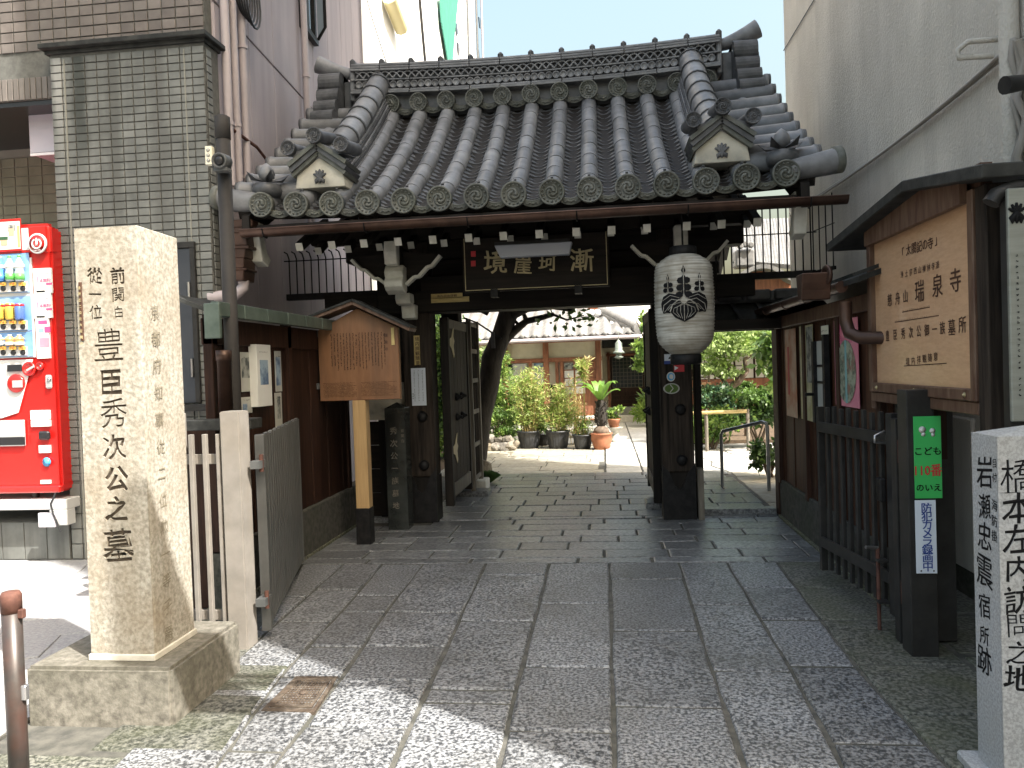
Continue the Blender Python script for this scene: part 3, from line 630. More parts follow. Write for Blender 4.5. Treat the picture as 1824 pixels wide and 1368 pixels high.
# ================================================================ FAR WHITE BUILDING
FB=thing('far_white_building','sunlit white building far behind the gate, with a green net hanging on its side','building',(-3.9,18,0))
A2=Vector((-3.95,12.9,0)); B2=Vector((-3.92,26,0))
MB().b2(-14,-3.92,12.6,26.2,-.05,30).build('wall','far_white',FB)
def fw(px,py,off=.02): p=PX(px,py,-3.92+off); return p
def fq(pts,mat,name,off=.03,parent=FB,th=.03):
    P=[fw(x,y,off) for x,y in pts]; b=MB(); n=len(P); Q=[p+Vector((-th,0,0)) for p in P]
    b.add(P+Q,[tuple(range(n)),tuple(range(n,2*n))[::-1]]+[(i,i+n,(i+1)%n+n,(i+1)%n) for i in range(n)]); return b.build(name,mat,parent)
fq([(784,-8),(817,-8),(811,55),(806,118),(800,118),(787,40)],'net_green','safety_net',.10)
MB().tube([fw(693,-5,.15),fw(715,52,.15)],.14,8).build('awning_roll','far_panel',FB)
MB().tube([fw(747,-10,.03),fw(753,60,.03),fw(759,125,.03)],.03,6).build('seam','metal_dark',FB)
for x,y0,y1 in ((819,20,115),(826,-5,118),(832,-5,118),(848,-5,118),(857,-5,118),(843,0,118)):
    q=MB(); q.tube([fw(x,y0,.12),fw(x+(y1-y0)*.03,y1,.12)],.035,6); q.build('downpipe','metal_grey' if x in(832,848) else 'pink_pipe',FB)
for x,y in ((812,40),(815,75),(850,85),(853,30)): fq([(x,y),(x+3,y+3),(x+5,y+22),(x+2,y+20)],'glass_dark','window',.04)
wr=thing('overhead_wire','thin dark wire slanting down in front of the far white building','wire',(-3.2,12,6)); MB().tube([PY(651,-10,11.6),PY(662,30,11.6),PY(694,130,11.6)],.008,5).build('cable','cable',wr)
# building across the lane behind, closing the view on the right through the roof gap
# ================================================================ TEMPLE GATE
GT=thing('temple_gate','wooden temple gate with curved grey tiled roof, centre of the picture','gate',(-.55,7.2,0))
XC=-.62; YE,ZE=5.80,2.665; YT,ZT=7.72,3.95
RX=[XC+(i-7)*.277 for i in range(15)]
def sag(x): return .035*(abs(x-XC)/1.95)**3
def prof(t):                                   # centre line of the round tiles, t 0 eave .. 1 ridge foot
    return YE+(YT-YE)*t, ZE+(ZT-ZE)*(.74*t+.26*t*t)
def slope(t,x,h=0):
    y,z=prof(t); y2,z2=prof(t+.01); T=Vector((0,y2-y,z2-z)).normalized(); N=Vector((0,-T.z,T.y)); return Vector((x,y,z+sag(x)))+N*h,T,N
# --- round tiles
def round_mesh(L,r,n=9,a0=-18,a1=198):
    b=MB(); g=[]
    for y,rr in ((0,r*1.008),(.010,r*1.008),(.016,r),(L,r*.998)):
        g.append([Vector((rr*math.cos(R(a0+(a1-a0)*i/n)),y,rr*math.sin(R(a0+(a1-a0)*i/n)))) for i in range(n+1)])
    b.sheet(g); b.add([p for p in g[0]],[tuple(range(n+1))],0); return b
SL=2.32; nseg=8; rm=round_mesh(SL/nseg+.02,.070).mesh('round_tile','roof_tile')
Ms=[]
for x in RX:
    for k in range(nseg):
        p,T,N=slope(k/nseg+.005,x); T=(T+Vector((random.uniform(-.012,.012),0,0))+N*random.uniform(-.006,.006)).normalized(); X_=T.cross(N).normalized(); Ms.append(TM(p+X_*random.uniform(-.002,.002),X_,T,X_.cross(T)))
pieces('round_tile',rm,Ms,GT,130)
# --- disc with comma swirl and beads
def disc_mesh(r,mat='tile_mossy',beads=14,dep=.05):
    b=MB(); b.lathe([(r,dep),(r,0),(r*.99,-.004),(r*.86,-.004),(r*.84,.006),(.001,.006)],(0,0,0),22,ax=(0,1,0))
    for i in range(beads):
        a=2*PI*i/beads; c=Vector((r*.72*math.cos(a),.003,r*.72*math.sin(a))); b.lathe([(.008*r/.09,.004),(.006*r/.09,-.005),(.001,-.007)],c,6,ax=(0,1,0))
    for k in range(3):
        pts=[];rr=[]
        for i in range(9):
            t=i/8; a=k*2*PI/3+t*3.4; q=r*(.16+.42*t); pts.append((q*math.cos(a),.004,q*math.sin(a))); rr.append(r*(.15*(1-t)**.8+.02))
        b.tube(pts,rr,6)
    return b.mesh('eave_disc',mat)
dm=disc_mesh(.096); dsm=disc_mesh(.068,beads=10); dsm.materials[0]=MATS['roof_tile_dark']
for x in RX:
    p,T,N=slope(0,x); a_=random.uniform(-.5,.5); q=Matrix.Rotation(a_,4,'Y'); M_=TM(p+Vector((random.uniform(-.003,.003),-.045+random.uniform(-.006,.006),.006)),(1,0,0),(0,1,0.06),(0,-.06,1)); inst('eave_disc',dm,GT,M_@q)
# --- pan tiles between the rows
def pan_mesh(L,w,sagd=.030,th=.017,n=6):
    b=MB(); top=[];bot=[]
    for y in (0,L):
        top.append([Vector((-w/2+w*i/n,y,-sagd*math.sin(PI*i/n))) for i in range(n+1)]); bot.append([q-Vector((0,0,th)) for q in top[-1]])
    b.sheet(top); b.sheet(bot); f0=top[0]+bot[0]; b.add(f0,[(i,i+1,n+2+i,n+1+i) for i in range(n)],0,False); return b
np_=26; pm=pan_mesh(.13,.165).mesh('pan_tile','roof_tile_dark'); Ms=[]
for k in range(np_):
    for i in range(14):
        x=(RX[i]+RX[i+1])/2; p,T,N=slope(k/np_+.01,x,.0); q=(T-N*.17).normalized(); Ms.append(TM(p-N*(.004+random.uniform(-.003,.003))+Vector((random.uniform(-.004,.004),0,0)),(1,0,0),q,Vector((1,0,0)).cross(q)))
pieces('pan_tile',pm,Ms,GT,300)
# eave lip tiles with relief
lip=MB(); n=8
for fr in (0,.03):
    for s_ in (0,1): pass
top=[Vector((-.10+.20*i/n,0,-.036*math.sin(PI*i/n)+.01)) for i in range(n+1)]; bt=[p-Vector((0,0,.045)) for p in top]
k0=[p for p in top]+[p for p in bt]; lip.add(k0,[(i,i+1,n+2+i,n+1+i) for i in range(n)]); lip.add([p+Vector((0,.16,0)) for p in top]+top,[(i,i+1,n+2+i,n+1+i) for i in range(n)],0,True); lip.add([p+Vector((0,.16,0)) for p in bt]+bt,[(i,i+1,n+2+i,n+1+i) for i in range(n)],0,True)
for s_ in (-1,1):
    pts=[(s_*(.012+.055*t),-.003,-.030*math.cos(1.3*t)-.018+.010*math.sin(t*9)) for t in [i/8 for i in range(9)]]; lip.tube(pts,[.006-.004*i/8 for i in range(9)],5)
lip.lathe([(.012,.003),(.009,-.004),(.001,-.006)],(0,0,-.048),6,ax=(0,1,0))
lm=lip.mesh('eave_lip_tile','tile_mossy')
for i in range(14): p,T,N=slope(0,(RX[i]+RX[i+1])/2); inst('eave_lip_tile',lm,GT,TM(p+Vector((0,-.03,-.018)),(1,0,0),(0,1,.3),(0,-.3,1)))
# nail heads above each disc
nb=MB().box((0,0,0),(.02,.02,.014)).mesh('tile_nail','roof_tile_dark')
for x in RX: p,T,N=slope(.075,x,.082); inst('tile_nail',nb,GT,TM(p,(1,0,0),T,N))
# --- roof deck and rear slope
g1=[];g2=[]
for t in [i/8 for i in range(9)]:
    g1.append([slope(t,x,-.035)[0] for x in [XC-2.15+4.3*i/16 for i in range(17)]]); g2.append([slope(t,x,-.10)[0] for x in [XC-2.15+4.3*i/16 for i in range(17)]])
YR=7.86
b=MB(); b.sheet(g1); b.sheet([[Vector((p.x,2*YR-p.y,p.z)) for p in r] for r in g1]); b.sheet(g2); b.sheet([[Vector((p.x,2*YR-p.y,p.z)) for p in r] for r in g2])
b.add(g1[0]+g2[0],[(i,i+1,18+i,17+i) for i in range(16)]); 
for c in (0,16):
    b.add([r[c] for r in g1]+[r[c] for r in g2],[(i,i+1,10+i,9+i) for i in range(8)]); b.add([Vector((r[c].x,2*YR-r[c].y,r[c].z)) for r in g1]+[Vector((r[c].x,2*YR-r[c].y,r[c].z)) for r in g2],[(i,i+1,10+i,9+i) for i in range(8)])
b.build('roof_deck','wood_black',GT)
b=MB()
for x in RX:
    pts=[]
    for k in range(9): p,T,N=slope(k/8,x); pts.append(Vector((p.x,2*YR-p.y,p.z)))
    b.tube(pts,.077,8)
o=b.build('rear_round_tiles','roof_tile',GT); o['kind']='stuff'
# --- row of short discs and lip tiles under the main ridge
YD,ZD=7.66,4.03
for i in range(0,15):
    x=RX[i]; 
    if abs(x-XC)>1.75: continue
    inst('ridge_disc',dm,GT,TM((x,YD-.06,ZD+sag(x)*.5),(1*.93,0,0),(0,.93,.1),(0,-.1,.93))); MB().tube([(x,YD-.02,ZD),(x,YD+.25,ZD+.07)],.075,10).build('ridge_foot_tile','roof_tile_dark',GT)
for i in range(14):
    x=(RX[i]+RX[i+1])/2
    if abs(x-XC)>1.75: continue
    inst('ridge_lip_tile',lm,GT,TM((x,YD-.03,ZD-.03),(1.0,0,0),(0,1,.4),(0,-.4,1)))
box('ridge_core','roof_tile_dark',GT,XC-1.78,XC+1.78,YR-.105,YR+.105,ZD-.2,ZD+.42)
# --- main ridge, in courses
def rz(x): return .05*((x-XC)/1.8)**2
def course(z0,h,w,name='noshi_tile',mat='roof_tile',n=12):
    L=3.62/n
    for i in range(n):
        x0=XC-1.81+i*L; xm=x0+L/2; dz=rz(xm); s=(rz(x0+L)-rz(x0))/L
        o=MB().box((0,0,0),(L-.006,w*2,h-.005)).mesh(name,mat,bev=.004) if i==0 else o
        inst(name,o,GT,TM((xm,YR,z0+h/2+dz),(1,0,s),(0,1,0),(-s,0,1)))
z=ZD+.10; yf=YR-.15
course(z,.028,.20); course(z+.03,.026,.175); z+=.058
rg_=MB(); rg_.lathe([(.036,.02),(.036,-.004),(.028,-.004),(.026,.006),(.001,.006)],(0,0,0),14,ax=(0,1,0)); rgm=rg_.mesh('round_end_tile','roof_tile')
nC=50
for i in range(nC): x=XC-1.76+3.52*(i+.5)/nC; inst('round_end_tile',rgm,GT,TM((x,yf-.012,z+.040+rz(x)),(1,0,0),(0,1,0),(0,0,1)))
z+=.080; course(z,.020,.170); z+=.022
ar=MB()
for s_ in (-1,1):
    pts=[(s_*(-.034+.068*t),-.0,-.032+.064*math.sin(t*PI/2) if True else 0) for t in [i/6 for i in range(7)]]; ar.tube(pts,.0085,6)
arm=ar.mesh('arc_tile','roof_tile'); nA=46
for i in range(nA): x=XC-1.76+3.52*(i+.5)/nA; inst('arc_tile',arm,GT,TM((x,yf-.002,z+.036+rz(x)),(1.12,0,0),(0,1,0),(0,0,1)))
z+=.074
for k,wd in enumerate((.175,.165,.155)): course(z,.026,wd,n=12); z+=.028
capm=MB(); capm.lathe([(.085,-.155),(.085,.155)],(0,0,0),14,ax=(1,0,0)); cpm=capm.mesh('ridge_cap_tile','roof_tile')
for i in range(12): x=XC-1.81+3.62*(i+.5)/12; s=(rz(x+.1)-rz(x-.1))/.2; inst('ridge_cap_tile',cpm,GT,TM((x,YR,z-.03+rz(x)),(1,0,s),(0,1,0),(-s,0,1))); 
for i in range(13): x=XC-1.81+3.62*i/12; MB().box((x,YR,z-.03+rz(x)),(.055,.2,.205)).build('cap_band','roof_tile_dark',GT,.02)
ZTOP=z
# --- horn tiles and end tiles at both ends of the ridge
for s_ in (-1,1):
    X0=XC+s_*1.78
    pts=[];rr=[]
    for i in range(9):
        t=i/8; pts.append((X0+s_*(.0+.40*t),YR-.05*t,ZTOP-.01+.12*t**1.6)); rr.append(.05+.04*t)
    b=MB(); b.tube(pts,rr,12); o=b.build('horn_tile','roof_tile',GT)
    MB().box((X0+s_*.02,YR,ZTOP-.15),(.05,.30,.34)).build('ridge_end_plate','roof_tile',GT,.012)
    # scalloped end ornament: lobes stacked down the front edge
    pl=[(0,.02),(-.10,.05),(-.20,.02)]; 
    poly=[]
    cy=[(-.15,.0,.105),(-.23,-.16,.085),(-.33,-.30,.08),(-.43,-.42,.07)]
    for (yy,zz,r_) in cy:
        for i in range(9): a=R(78+150*i/8*1.0); poly.append((yy+r_*math.cos(a),zz+r_*math.sin(a)))
    poly+= [(.05,-.46),(.12,-.2),(.10,.10)]
    for f_ in (1,-1):
        q=[(f_*a,b_) for a,b_ in poly]
        MB().prism(q if f_==1 else q[::-1],(X0+(.14 if s_>0 else -.34),YR,ZTOP-.14),(0,1,0),(0,0,1),.22 if False else .22,0).build('scroll_end_tile','roof_tile_dark',GT)
    MB().b2(X0+min(s_*.04,s_*.4),X0+max(s_*.04,s_*.4),YR-.09,YR+.09,ZTOP-.62,ZTOP-.10).build('ridge_end_block','roof_tile_dark',GT,.02)
# --- verge tiles laid crossways outside the descending ridges
vt=MB(); vt.lathe([(.074,-.26),(.076,.22),(.084,.225),(.084,.25)],(0,0,0),14,ax=(1,0,0)); vtm=vt.mesh('verge_tile','roof_tile')
for s_ in (-1,1):
    for k in range(9):
        t=.12+.105*k; x=XC+s_*(1.96+.02*k*0); p,T,N=slope(t,x,.045)
        inst('verge_tile',vtm,GT,TM(p,(s_,0,.10),T*1.0 if s_>0 else -T,N))
        inst('verge_disc',dsm,GT,TM(p+Vector((s_*.27,0,.027)),(0,-s_,0),(-s_,0,0),(0,0,1)))
        p2=p.copy(); p2.y=2*YR-p2.y; inst('verge_tile',vtm,GT,TM(p2,(s_,0,.10),(0,T.y,-T.z) if s_>0 else (0,-T.y,T.z),N))
    # corner tile with its raised disc
    x=XC+s_*1.98; p,T,N=slope(.0,x,.03); q=[p+Vector((s_*a,.05-.06*a,.01+.10*a+.15*a*a)) for a in (0,.08,.16,.25,.33)]
    MB().tube(q,[.078,.08,.083,.088,.09],14).build('corner_tile','roof_tile',GT); inst('corner_disc',dm,GT,TM(q[-1]+Vector((s_*.01,-.002,.003)),(.3,-s_*.9,0) ,(-s_*.95,.1,-.25),(0,0,1)))
    # bud finial on the corner row
    p,T,N=slope(.06,RX[0] if s_<0 else RX[14],.06)
    b=MB(); b.lathe([(.10,-.02),(.115,.03),(.10,.075),(.05,.085)],p,14); o=b.build('finial_base','roof_tile_dark',GT)
    b=MB(); b.lathe([(.03,0),(.058,.03),(.064,.06),(.05,.10),(.022,.13),(.002,.145)],p+Vector((s_*.0,0,.10)),14); b.build('finial_bud','roof_tile',GT)
    b=MB()
    for a in range(5): an=a*2*PI/5+.3; b.add([p+Vector((0,0,.095)),p+Vector((.12*math.cos(an-.3),.12*math.sin(an-.3),.10)),p+Vector((.17*math.cos(an),.17*math.sin(an),.155)),p+Vector((.12*math.cos(an+.3),.12*math.sin(an+.3),.10))],[(0,1,2,3)])
    b.build('finial_leaf','roof_tile_dark',GT,)
# --- descending ridges
for s_ in (-1,1):
    xk=XC+s_*1.525
    for lv,(w,h0) in enumerate(((.29,.05),(.275,.08),(.26,.11),(.245,.14),(.23,.17),(.22,.20))):
        n=9
        for k in range(n):
            a,T,N=slope(.17+.80*k/n,xk,h0+.013); c,_,_=slope(.17+.80*(k+1)/n-.003,xk,h0+.013)
            MB().beam(a,c,w,.022,0,N).build('noshi_tile','roof_tile' if lv%2==0 else 'roof_tile_dark',GT)
    b=MB(); pts=[slope(.17+.8*k/10,xk,.12)[0] for k in range(11)]
    for q,r_ in zip(pts,pts[1:]): b.beam(q,r_,.18,.19,0,N)
    b.build('ridge_fill','roof_tile_dark',GT)
    n=8
    for k in range(n):
        a,T,N=slope(.14+.93*k/n,xk,.235); c,T2,_=slope(.14+.93*(k+1)/n,xk,.235)
        o=MB().tube([a,a+(c-a)*.95],[.112,.107],16).build('cover_tile','roof_tile',GT)
        MB().tube([a+(c-a)*.93,a+(c-a)*.93+T*.022],[.120,.120],16).build('cover_band','roof_tile_dark',o)
    # gabled plaster ornament at the foot
    p,T,N=slope(.12,xk,0); cx_,yf_=xk,5.93; zb=ZE+.185
    pent=[(-.20,0),(.20,0),(.185,.10),(0,.235),(-.185,.10)]
    orn=MB().prism([(a,c) for a,c in pent],(cx_,yf_+.30,zb),(1,0,0),(0,0,1),.30).build('gable_ornament','plaster_old',GT,.004)
    # crest on the plaster
    c=Vector((cx_,yf_-.004,zb+.085)); b=MB()
    for a in range(-2,3):
        an=R(90+a*34); b.tube([c+Vector((0,0,-.02)),c+Vector((.030*math.cos(an),-.004,.030*math.sin(an))),c+Vector((.055*math.cos(an),0,.055*math.sin(an)))],[.010,.015,.006],6)
    for a in (-1,0,1): b.tube([c+Vector((0,0,-.01)),c+Vector((a*.028,-.003,-.035)),c+Vector((a*.034,0,-.055))],[.012,.018,.004],6)
    b.build('crest','roof_tile_dark',orn)
    for lv,(o1,dz_,th,dp) in enumerate(((.212,.02,.030,.03),(.222,.055,.034,.05),(.232,.092,.030,.07))):
        for q in (-1,1):
            A_=Vector((cx_+q*o1,yf_-dp*.4+.14,zb+.075+dz_)); B_=Vector((cx_,yf_-dp*.4+.14,zb+.24+dz_))
            MB().beam(A_,B_,.30+dp,th,0,(0,0,1)).build('gable_band',('tile_mossy','roof_tile_dark','plaster_old')[lv] if lv<2 else 'tile_mossy',orn)
    for q in (-1,1):
        pts=[Vector((cx_+q*u,yf_-.0,zb+.345-.09*math.sin(u/.22*PI/2)+.02*(u/.22)**4)) for u in (0,.06,.12,.17,.21)]
        g3=[[p_+Vector((0,-.06,.0)),p_+Vector((0,.30,.06))] for p_ in pts]; g4=[[p_-Vector((0,.06,.035)),p_+Vector((0,.30,.02))] for p_ in pts]
        b=MB(); b.sheet(g3); b.sheet(g4); b.add([r[0] for r in g3]+[r[0] for r in g4],[(i,i+1,6+i,5+i) for i in range(4)]); b.build('gable_roof','roof_tile_dark',orn)
        e_=pts[-1]+Vector((0,0,.02)); MB().tube([e_+Vector((0,-.07,0)),e_+Vector((0,.28,.06))],.052,12).build('gable_round_tile','roof_tile_dark',orn); inst('gable_disc',dsm,GT,TM(e_+Vector((0,-.11,0)),(.85,0,0),(0,.85,0),(0,0,.85)))
    e_=Vector((cx_,yf_,zb+.375)); MB().tube([e_+Vector((0,-.07,0)),e_+Vector((0,.3,.08))],.055,12).build('gable_round_tile','roof_tile_dark',orn); inst('gable_disc',dsm,GT,TM(e_+Vector((0,-.11,0)),(.9,0,0),(0,.9,0),(0,0,.9)))
# --- gutter
zg=2.50; yg=5.68
b=MB(); 
for r_ in (.052,.047):
    g=[[Vector((x,yg+r_*math.cos(a),zg+r_*math.sin(a))) for a in [PI+PI*i/8 for i in range(9)]] for x in (-2.68,-.6,1.70)]; b.sheet(g)
b.tube([(-2.68,yg-.05,zg),(1.70,yg-.05,zg)],.007,6)
b.lathe([(.052,0),(.052,.004)],(-2.68,yg,zg),14,ax=(1,0,0)) if False else None
b.build('gutter','copper',GT)
for x in (-2.5,-1.72,-.95,-.16,.62,1.45):
    MB().tube([(x,yg-.055,zg),(x,yg-.03,zg-.055),(x,yg+.03,zg-.06),(x,yg+.06,zg+.01),(x+.02,yg+.2,zg+.03)],.006,5).build('gutter_bracket','iron_black',GT)
# fascia board, rafters in two tiers, white ends
MB().b2(-2.62,1.40,5.80,5.86,2.475,2.56).build('fascia','wood_black_x',GT,.004)
def raft(x,y0,z0,y1,z1,w=.055,h=.062):
    o=MB().beam((x,y0,z0),(x,y1,z1),w,h).build('rafter','wood_black',GT)
    d=Vector((0,y0-y1,z0-z1)).normalized(); MB().beam(Vector((x,y0,z0))+d*.004,Vector((x,y0,z0)),w+.001,h+.001).build('rafter_end','white_paint',o)
ya,yb=5.93,6.60
fr=[533,591,648,709,771,835,897,961,1027,1090,1153,1224,1286,1350]
for i,px in enumerate(fr):
    x=PY(px,430,ya).x; raft(x,ya,2.40,6.55,2.70)
for px in (567,620,676,732,791,849,909,970,1029,1088,1148,1209,1271,1331):
    q=PY(px,447-(px-567)*.063,yb); raft(q.x,yb,q.z,8.0,q.z+.75)
pass
# barge boards
for s_ in (-1,1):
    xb=XC+s_*2.06; poly=[]
    for k in range(9): p,T,N=slope(-.04+1.04*k/8,xb,-.05); poly.append((p.y,p.z-.0))
    low=[(y_,z_-.17-.03*math.sin(i/8*PI)) for i,(y_,z_) in enumerate(poly)]
    for f_ in (1,-1):
        P_=[(y_,z_) for y_,z_ in poly+low[::-1]]
        if f_<0: P_=[(2*YR-y_,z_) for y_,z_ in P_][::-1]
        MB().prism(P_,(xb-.03,0,0),(0,1,0),(0,0,1),.06).build('barge_board','wood_black',GT)
    # white curled nose at its foot
    y0_,z0_=poly[0]
    MB().prism([(-.01,-.30),(.10,-.33),(.16,-.27),(.09,-.22),(.05,-.12),(.04,0),(-.045,0),(-.05,-.12)],(xb-.045,5.93,2.60),(0,1,0),(0,0,1),.09).build('barge_nose','white_paint',GT,.006)
# --- timber frame
YG=7.2
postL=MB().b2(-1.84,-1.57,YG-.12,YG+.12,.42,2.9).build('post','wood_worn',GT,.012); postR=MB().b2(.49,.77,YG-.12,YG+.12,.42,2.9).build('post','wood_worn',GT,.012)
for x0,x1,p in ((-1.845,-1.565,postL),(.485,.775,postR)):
    MB().prism([(0,0),(x1-x0,0),(x1-x0,.36),((x1-x0)*.75,.22),((x1-x0)*.5,.14),((x1-x0)*.25,.22),(0,.36)] if False else [(0,0),(x1-x0,0),(x1-x0,.50),((x1-x0)*.78,.42),((x1-x0)*.62,.30),((x1-x0)*.5,.27),((x1-x0)*.38,.30),((x1-x0)*.22,.42),(0,.50)],(x0,YG-.10,0),(1,0,0),(0,0,1),.026).build('post_shoe','iron_black',p)
    MB().b2(x0,x1,YG-.1,YG+.122,-.02,.42).build('post_base','wood_black',p)
    for z_ in (.55,1.0): MB().lathe([(.05,0),(.045,.02),(.03,.035),(.001,.04)],((x0+x1)/2+.03,YG-.12,z_-.02),12,ax=(0,-1,0)).build('nail_cover','iron_black',p)
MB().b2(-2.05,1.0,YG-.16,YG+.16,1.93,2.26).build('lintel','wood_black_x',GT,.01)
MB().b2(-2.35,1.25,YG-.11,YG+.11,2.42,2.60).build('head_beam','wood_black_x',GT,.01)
MB().b2(-2.55,1.3,6.74,6.88,2.54,2.66).build('eave_purlin','wood_black_x',GT,.01)
MB().b2(-2.55,1.3,8.9,9.1,2.36,2.5).build('rear_purlin','wood_black_x',GT,.01)
MB().b2(-1.56,.48,YG+.02,YG+.06,2.26,2.95).build('transom_board','wood_black_x',GT)
for x in (-1.705,.63):
    MB().b2(x-.10,x+.10,8.7,8.92,0,2.4).build('rear_post','wood_black',GT,.01)
    MB().b2(x-.05,x+.05,6.43,9.4,2.285,2.45).build('arm_beam','wood_black',GT,.01)
    # white painted carved noses stepping down the front of the arm
    def nose(poly,y,z,w,nm='carved_nose'): MB().prism(poly,(x-w/2,y,z),(0,1,0),(0,0,1),w).build(nm,'white_paint',GT,.006)
    nose([(-.05,-.19),(.03,-.20),(.05,0),(-.05,0),(-.07,-.09)],6.34,2.47,.105)
    nose([(-.02,-.20),(.06,-.23),(.10,-.2),(.1,0),(0,.01),(-.05,-.05),(-.025,-.09),(-.065,-.13),(-.06,-.17)],6.40,2.275,.155)
    nose([(.0,-.09),(.08,-.10),(.12,-.08),(.12,0),(-.02,0),(-.03,-.05)],6.66,2.075,.13)
    nose([(.02,-.12),(.12,-.13),(.14,0),(0,0)],6.80,1.99,.12)
    MB().prism([(0,0),(.9,0),(.9,-.30),(.75,-.28),(.6,-.18),(.4,-.14),(.2,-.1),(0,-.08)],(x-.05,6.52,2.28),(0,1,0),(0,0,1),.12).build('bracket','wood_black',GT)
    # cloud brackets with white lower edge either side
    for s_ in (-1,1):
        pts=[Vector((x+s_*.05,6.3,2.05))]; pts=[Vector((x+s_*u,6.47,2.11+.20*(u/.34)**1.4+.012*math.sin(u*55))) for u in [.08+.30*i/8 for i in range(9)]]
        b=MB()
        for a_,c_ in zip(pts,pts[1:]): b.beam(a_,c_,.07,.024)
        b.build('bracket_edge','white_paint',GT)
        MB().prism([(0,0)]+[(s_*(p.x-x)*s_ if False else (p.x-x),p.z-2.11+.012) for p in pts]+[(s_*.05,.30)],(x,6.56,2.11),(1,0,0),(0,0,1),.06).build('cloud_bracket','wood_black_x',GT)
# side infill above the beam left and right of the posts
MB().b2(-2.6,-2.0,YG-.02,YG+.10,2.0,2.14).build('side_beam','wood_black_x',GT) 
MB().b2(1.0,1.35,YG-.02,YG+.10,1.97,2.12).build('side_beam','wood_black_x',GT)
# threshold kerb of the wicket
# --- open leaves
def leaf(x,sgn,y0,y1,name_label=None):
    d=MB().b2(x-.02,x+.02,y0+.08,y1-.03,.30,1.86).build('gate_leaf','wood_black',GT)
    n=5
    for k in range(n):
        a=y0+.08+(y1-y0-.11)*k/n; MB().b2(x-.028,x+.028,a+.003,a+(y1-y0-.11)/n-.003,.31,1.80).build('plank','wood_worn',d)
    MB().b2(x-.04,x+.04,y0,y0+.08,.10,1.90).build('stile','wood_black',d,.004); MB().b2(x-.04,x+.04,y1-.05,y1+.02,.10,1.90).build('stile','wood_black',d,.004)
    MB().b2(x-.035,x+.035,y0+.08,y1-.05,.17,.30).build('bottom_rail','wood_grey',d,.004); MB().b2(x-.035,x+.035,y0+.08,y1-.05,1.80,1.89).build('top_rail','wood_grey',d,.004)
    for yy in (y0+.35,y0+.62):
        for z_ in (1.13,1.33): MB().lathe([(.04,0),(.036,.02),(.02,.035),(.012,.06),(.001,.065)],(x+sgn*.028,yy,z_-.2),12,ax=(sgn,0,0)).build('stud','iron_black',d)
    return d
dl=leaf(-1.50,1,7.34,8.42)
dR=leaf(.46,-1,7.34,8.42)
# ornamental hinge plates on the left leaf
for z_ in (1.66,.62):
    pl=[(2*a_,1.1*b_) for a_,b_ in [(0,-.02),(.05,-.05),(.10,-.13),(.115,-.10),(.10,-.02),(.125,.02),(.10,.06),(.12,.14),(.09,.12),(.05,.05),(0,.03)]]
    MB().prism(pl,(-1.468,7.43,z_),(0,1,0),(0,0,1),.004).build('hinge_plate','gold',dl)
# lattice wing next to the leaf
wg=MB().b2(-1.62,-1.56,8.98,9.04,0,1.95).b2(-1.49,-1.44,8.50,8.56,.06,1.95).b2(-1.49,-1.44,9.02,9.08,.06,1.95).build('lattice_frame','wood_grey',GT,.004)
for z_ in (.18,.55,.92,1.27,1.60,1.90): MB().b2(-1.485,-1.455,8.56,9.02,z_-.025,z_+.025).build('lattice_rail','wood_grey',wg,.003)
for k in range(6): y_=8.60+k*.075; MB().b2(-1.476,-1.464,y_,y_+.02,.2,1.9).build('lattice_bar','wood_worn',wg)
MB().b2(-1.60,-1.38,8.85,9.15,-.01,.12).build('foot_stone','stone_pale',GT,.01); MB().b2(-1.62,-1.30,8.45,8.72,-.01,.06).build('foot_stone','granite_small',GT,.01)
MB().b2(.36,.50,7.6,7.95,-.01,.06).build('foot_stone','granite_small',GT,.01)
# stickers on the right post
YS=YG-.1215
def onpost(px,py,Y=YS): return PY(px,py,Y)
def plate(parent,name,mat,px0,py0,px1,py1,Y,th=.004):
    a=PY(px0,py0,Y); b_=PY(px1,py1,Y); return MB().b2(a.x,b_.x,Y-th,Y,b_.z,a.z).build(name,mat,parent)
def sticker(label,mat,px0,py0,px1,py1,Y=YS,cat='sticker',name='sticker'):
    a=PY(px0,py0,Y); t=thing(name,label,cat,(a.x,Y,a.z)); return t,plate(t,'face',mat,px0,py0,px1,py1,Y)
t,f=sticker('white and blue security sticker, topmost on the right gate post','sign_white',1183,631,1203,648); plate(f,'band','ink_blue',1183,643,1203,648,YS-.005,.001)
text([('▲',0,0,.03,{})],'ink',f,PY(1193,637,YS-.006),(1,0,0),(0,0,1),name='mark',ex=0)
t,f=sticker('small red sticker with white arrow on the right gate post','ink_red',1200,649,1219,662); text([('▶',0,0,.045,{})],'white',f,PY(1205,655.5,YS-.006),(1,0,0),(0,0,1),name='mark',ex=0)
def oval(label,px,py,rx,rz_,mat,mat2,mk_=None):
    c=PY(px,py,YS); t=thing('sticker',label,'sticker',tuple(c)); 
    MB().prism([(rx*math.cos(2*PI*i/20),rz_*math.sin(2*PI*i/20)) for i in range(20)],(c.x,YS,c.z),(1,0,0),(0,0,1),.003).build('face',mat,t)
    MB().prism([(rx*.82*math.cos(2*PI*i/20),rz_*.8*math.sin(2*PI*i/20)) for i in range(20)],(c.x,YS-.0035,c.z),(1,0,0),(0,0,1),.001).build('print',mat2,t); return t,c
t,c=oval('round white sticker with a blue mark on the right gate post',1195,671,.037,.043,'paper','sky_blue'); MB().prism([(.018*math.cos(2*PI*i/12),.022*math.sin(2*PI*i/12)) for i in range(12)],(c.x+.004,YS-.005,c.z),(1,0,0),(0,0,1),.001).build('centre','paper',t)
t,c=oval('oval green leaf sticker, lowest on the right gate post',1196,692,.072,.048,'paper_dim','leaf_mid')
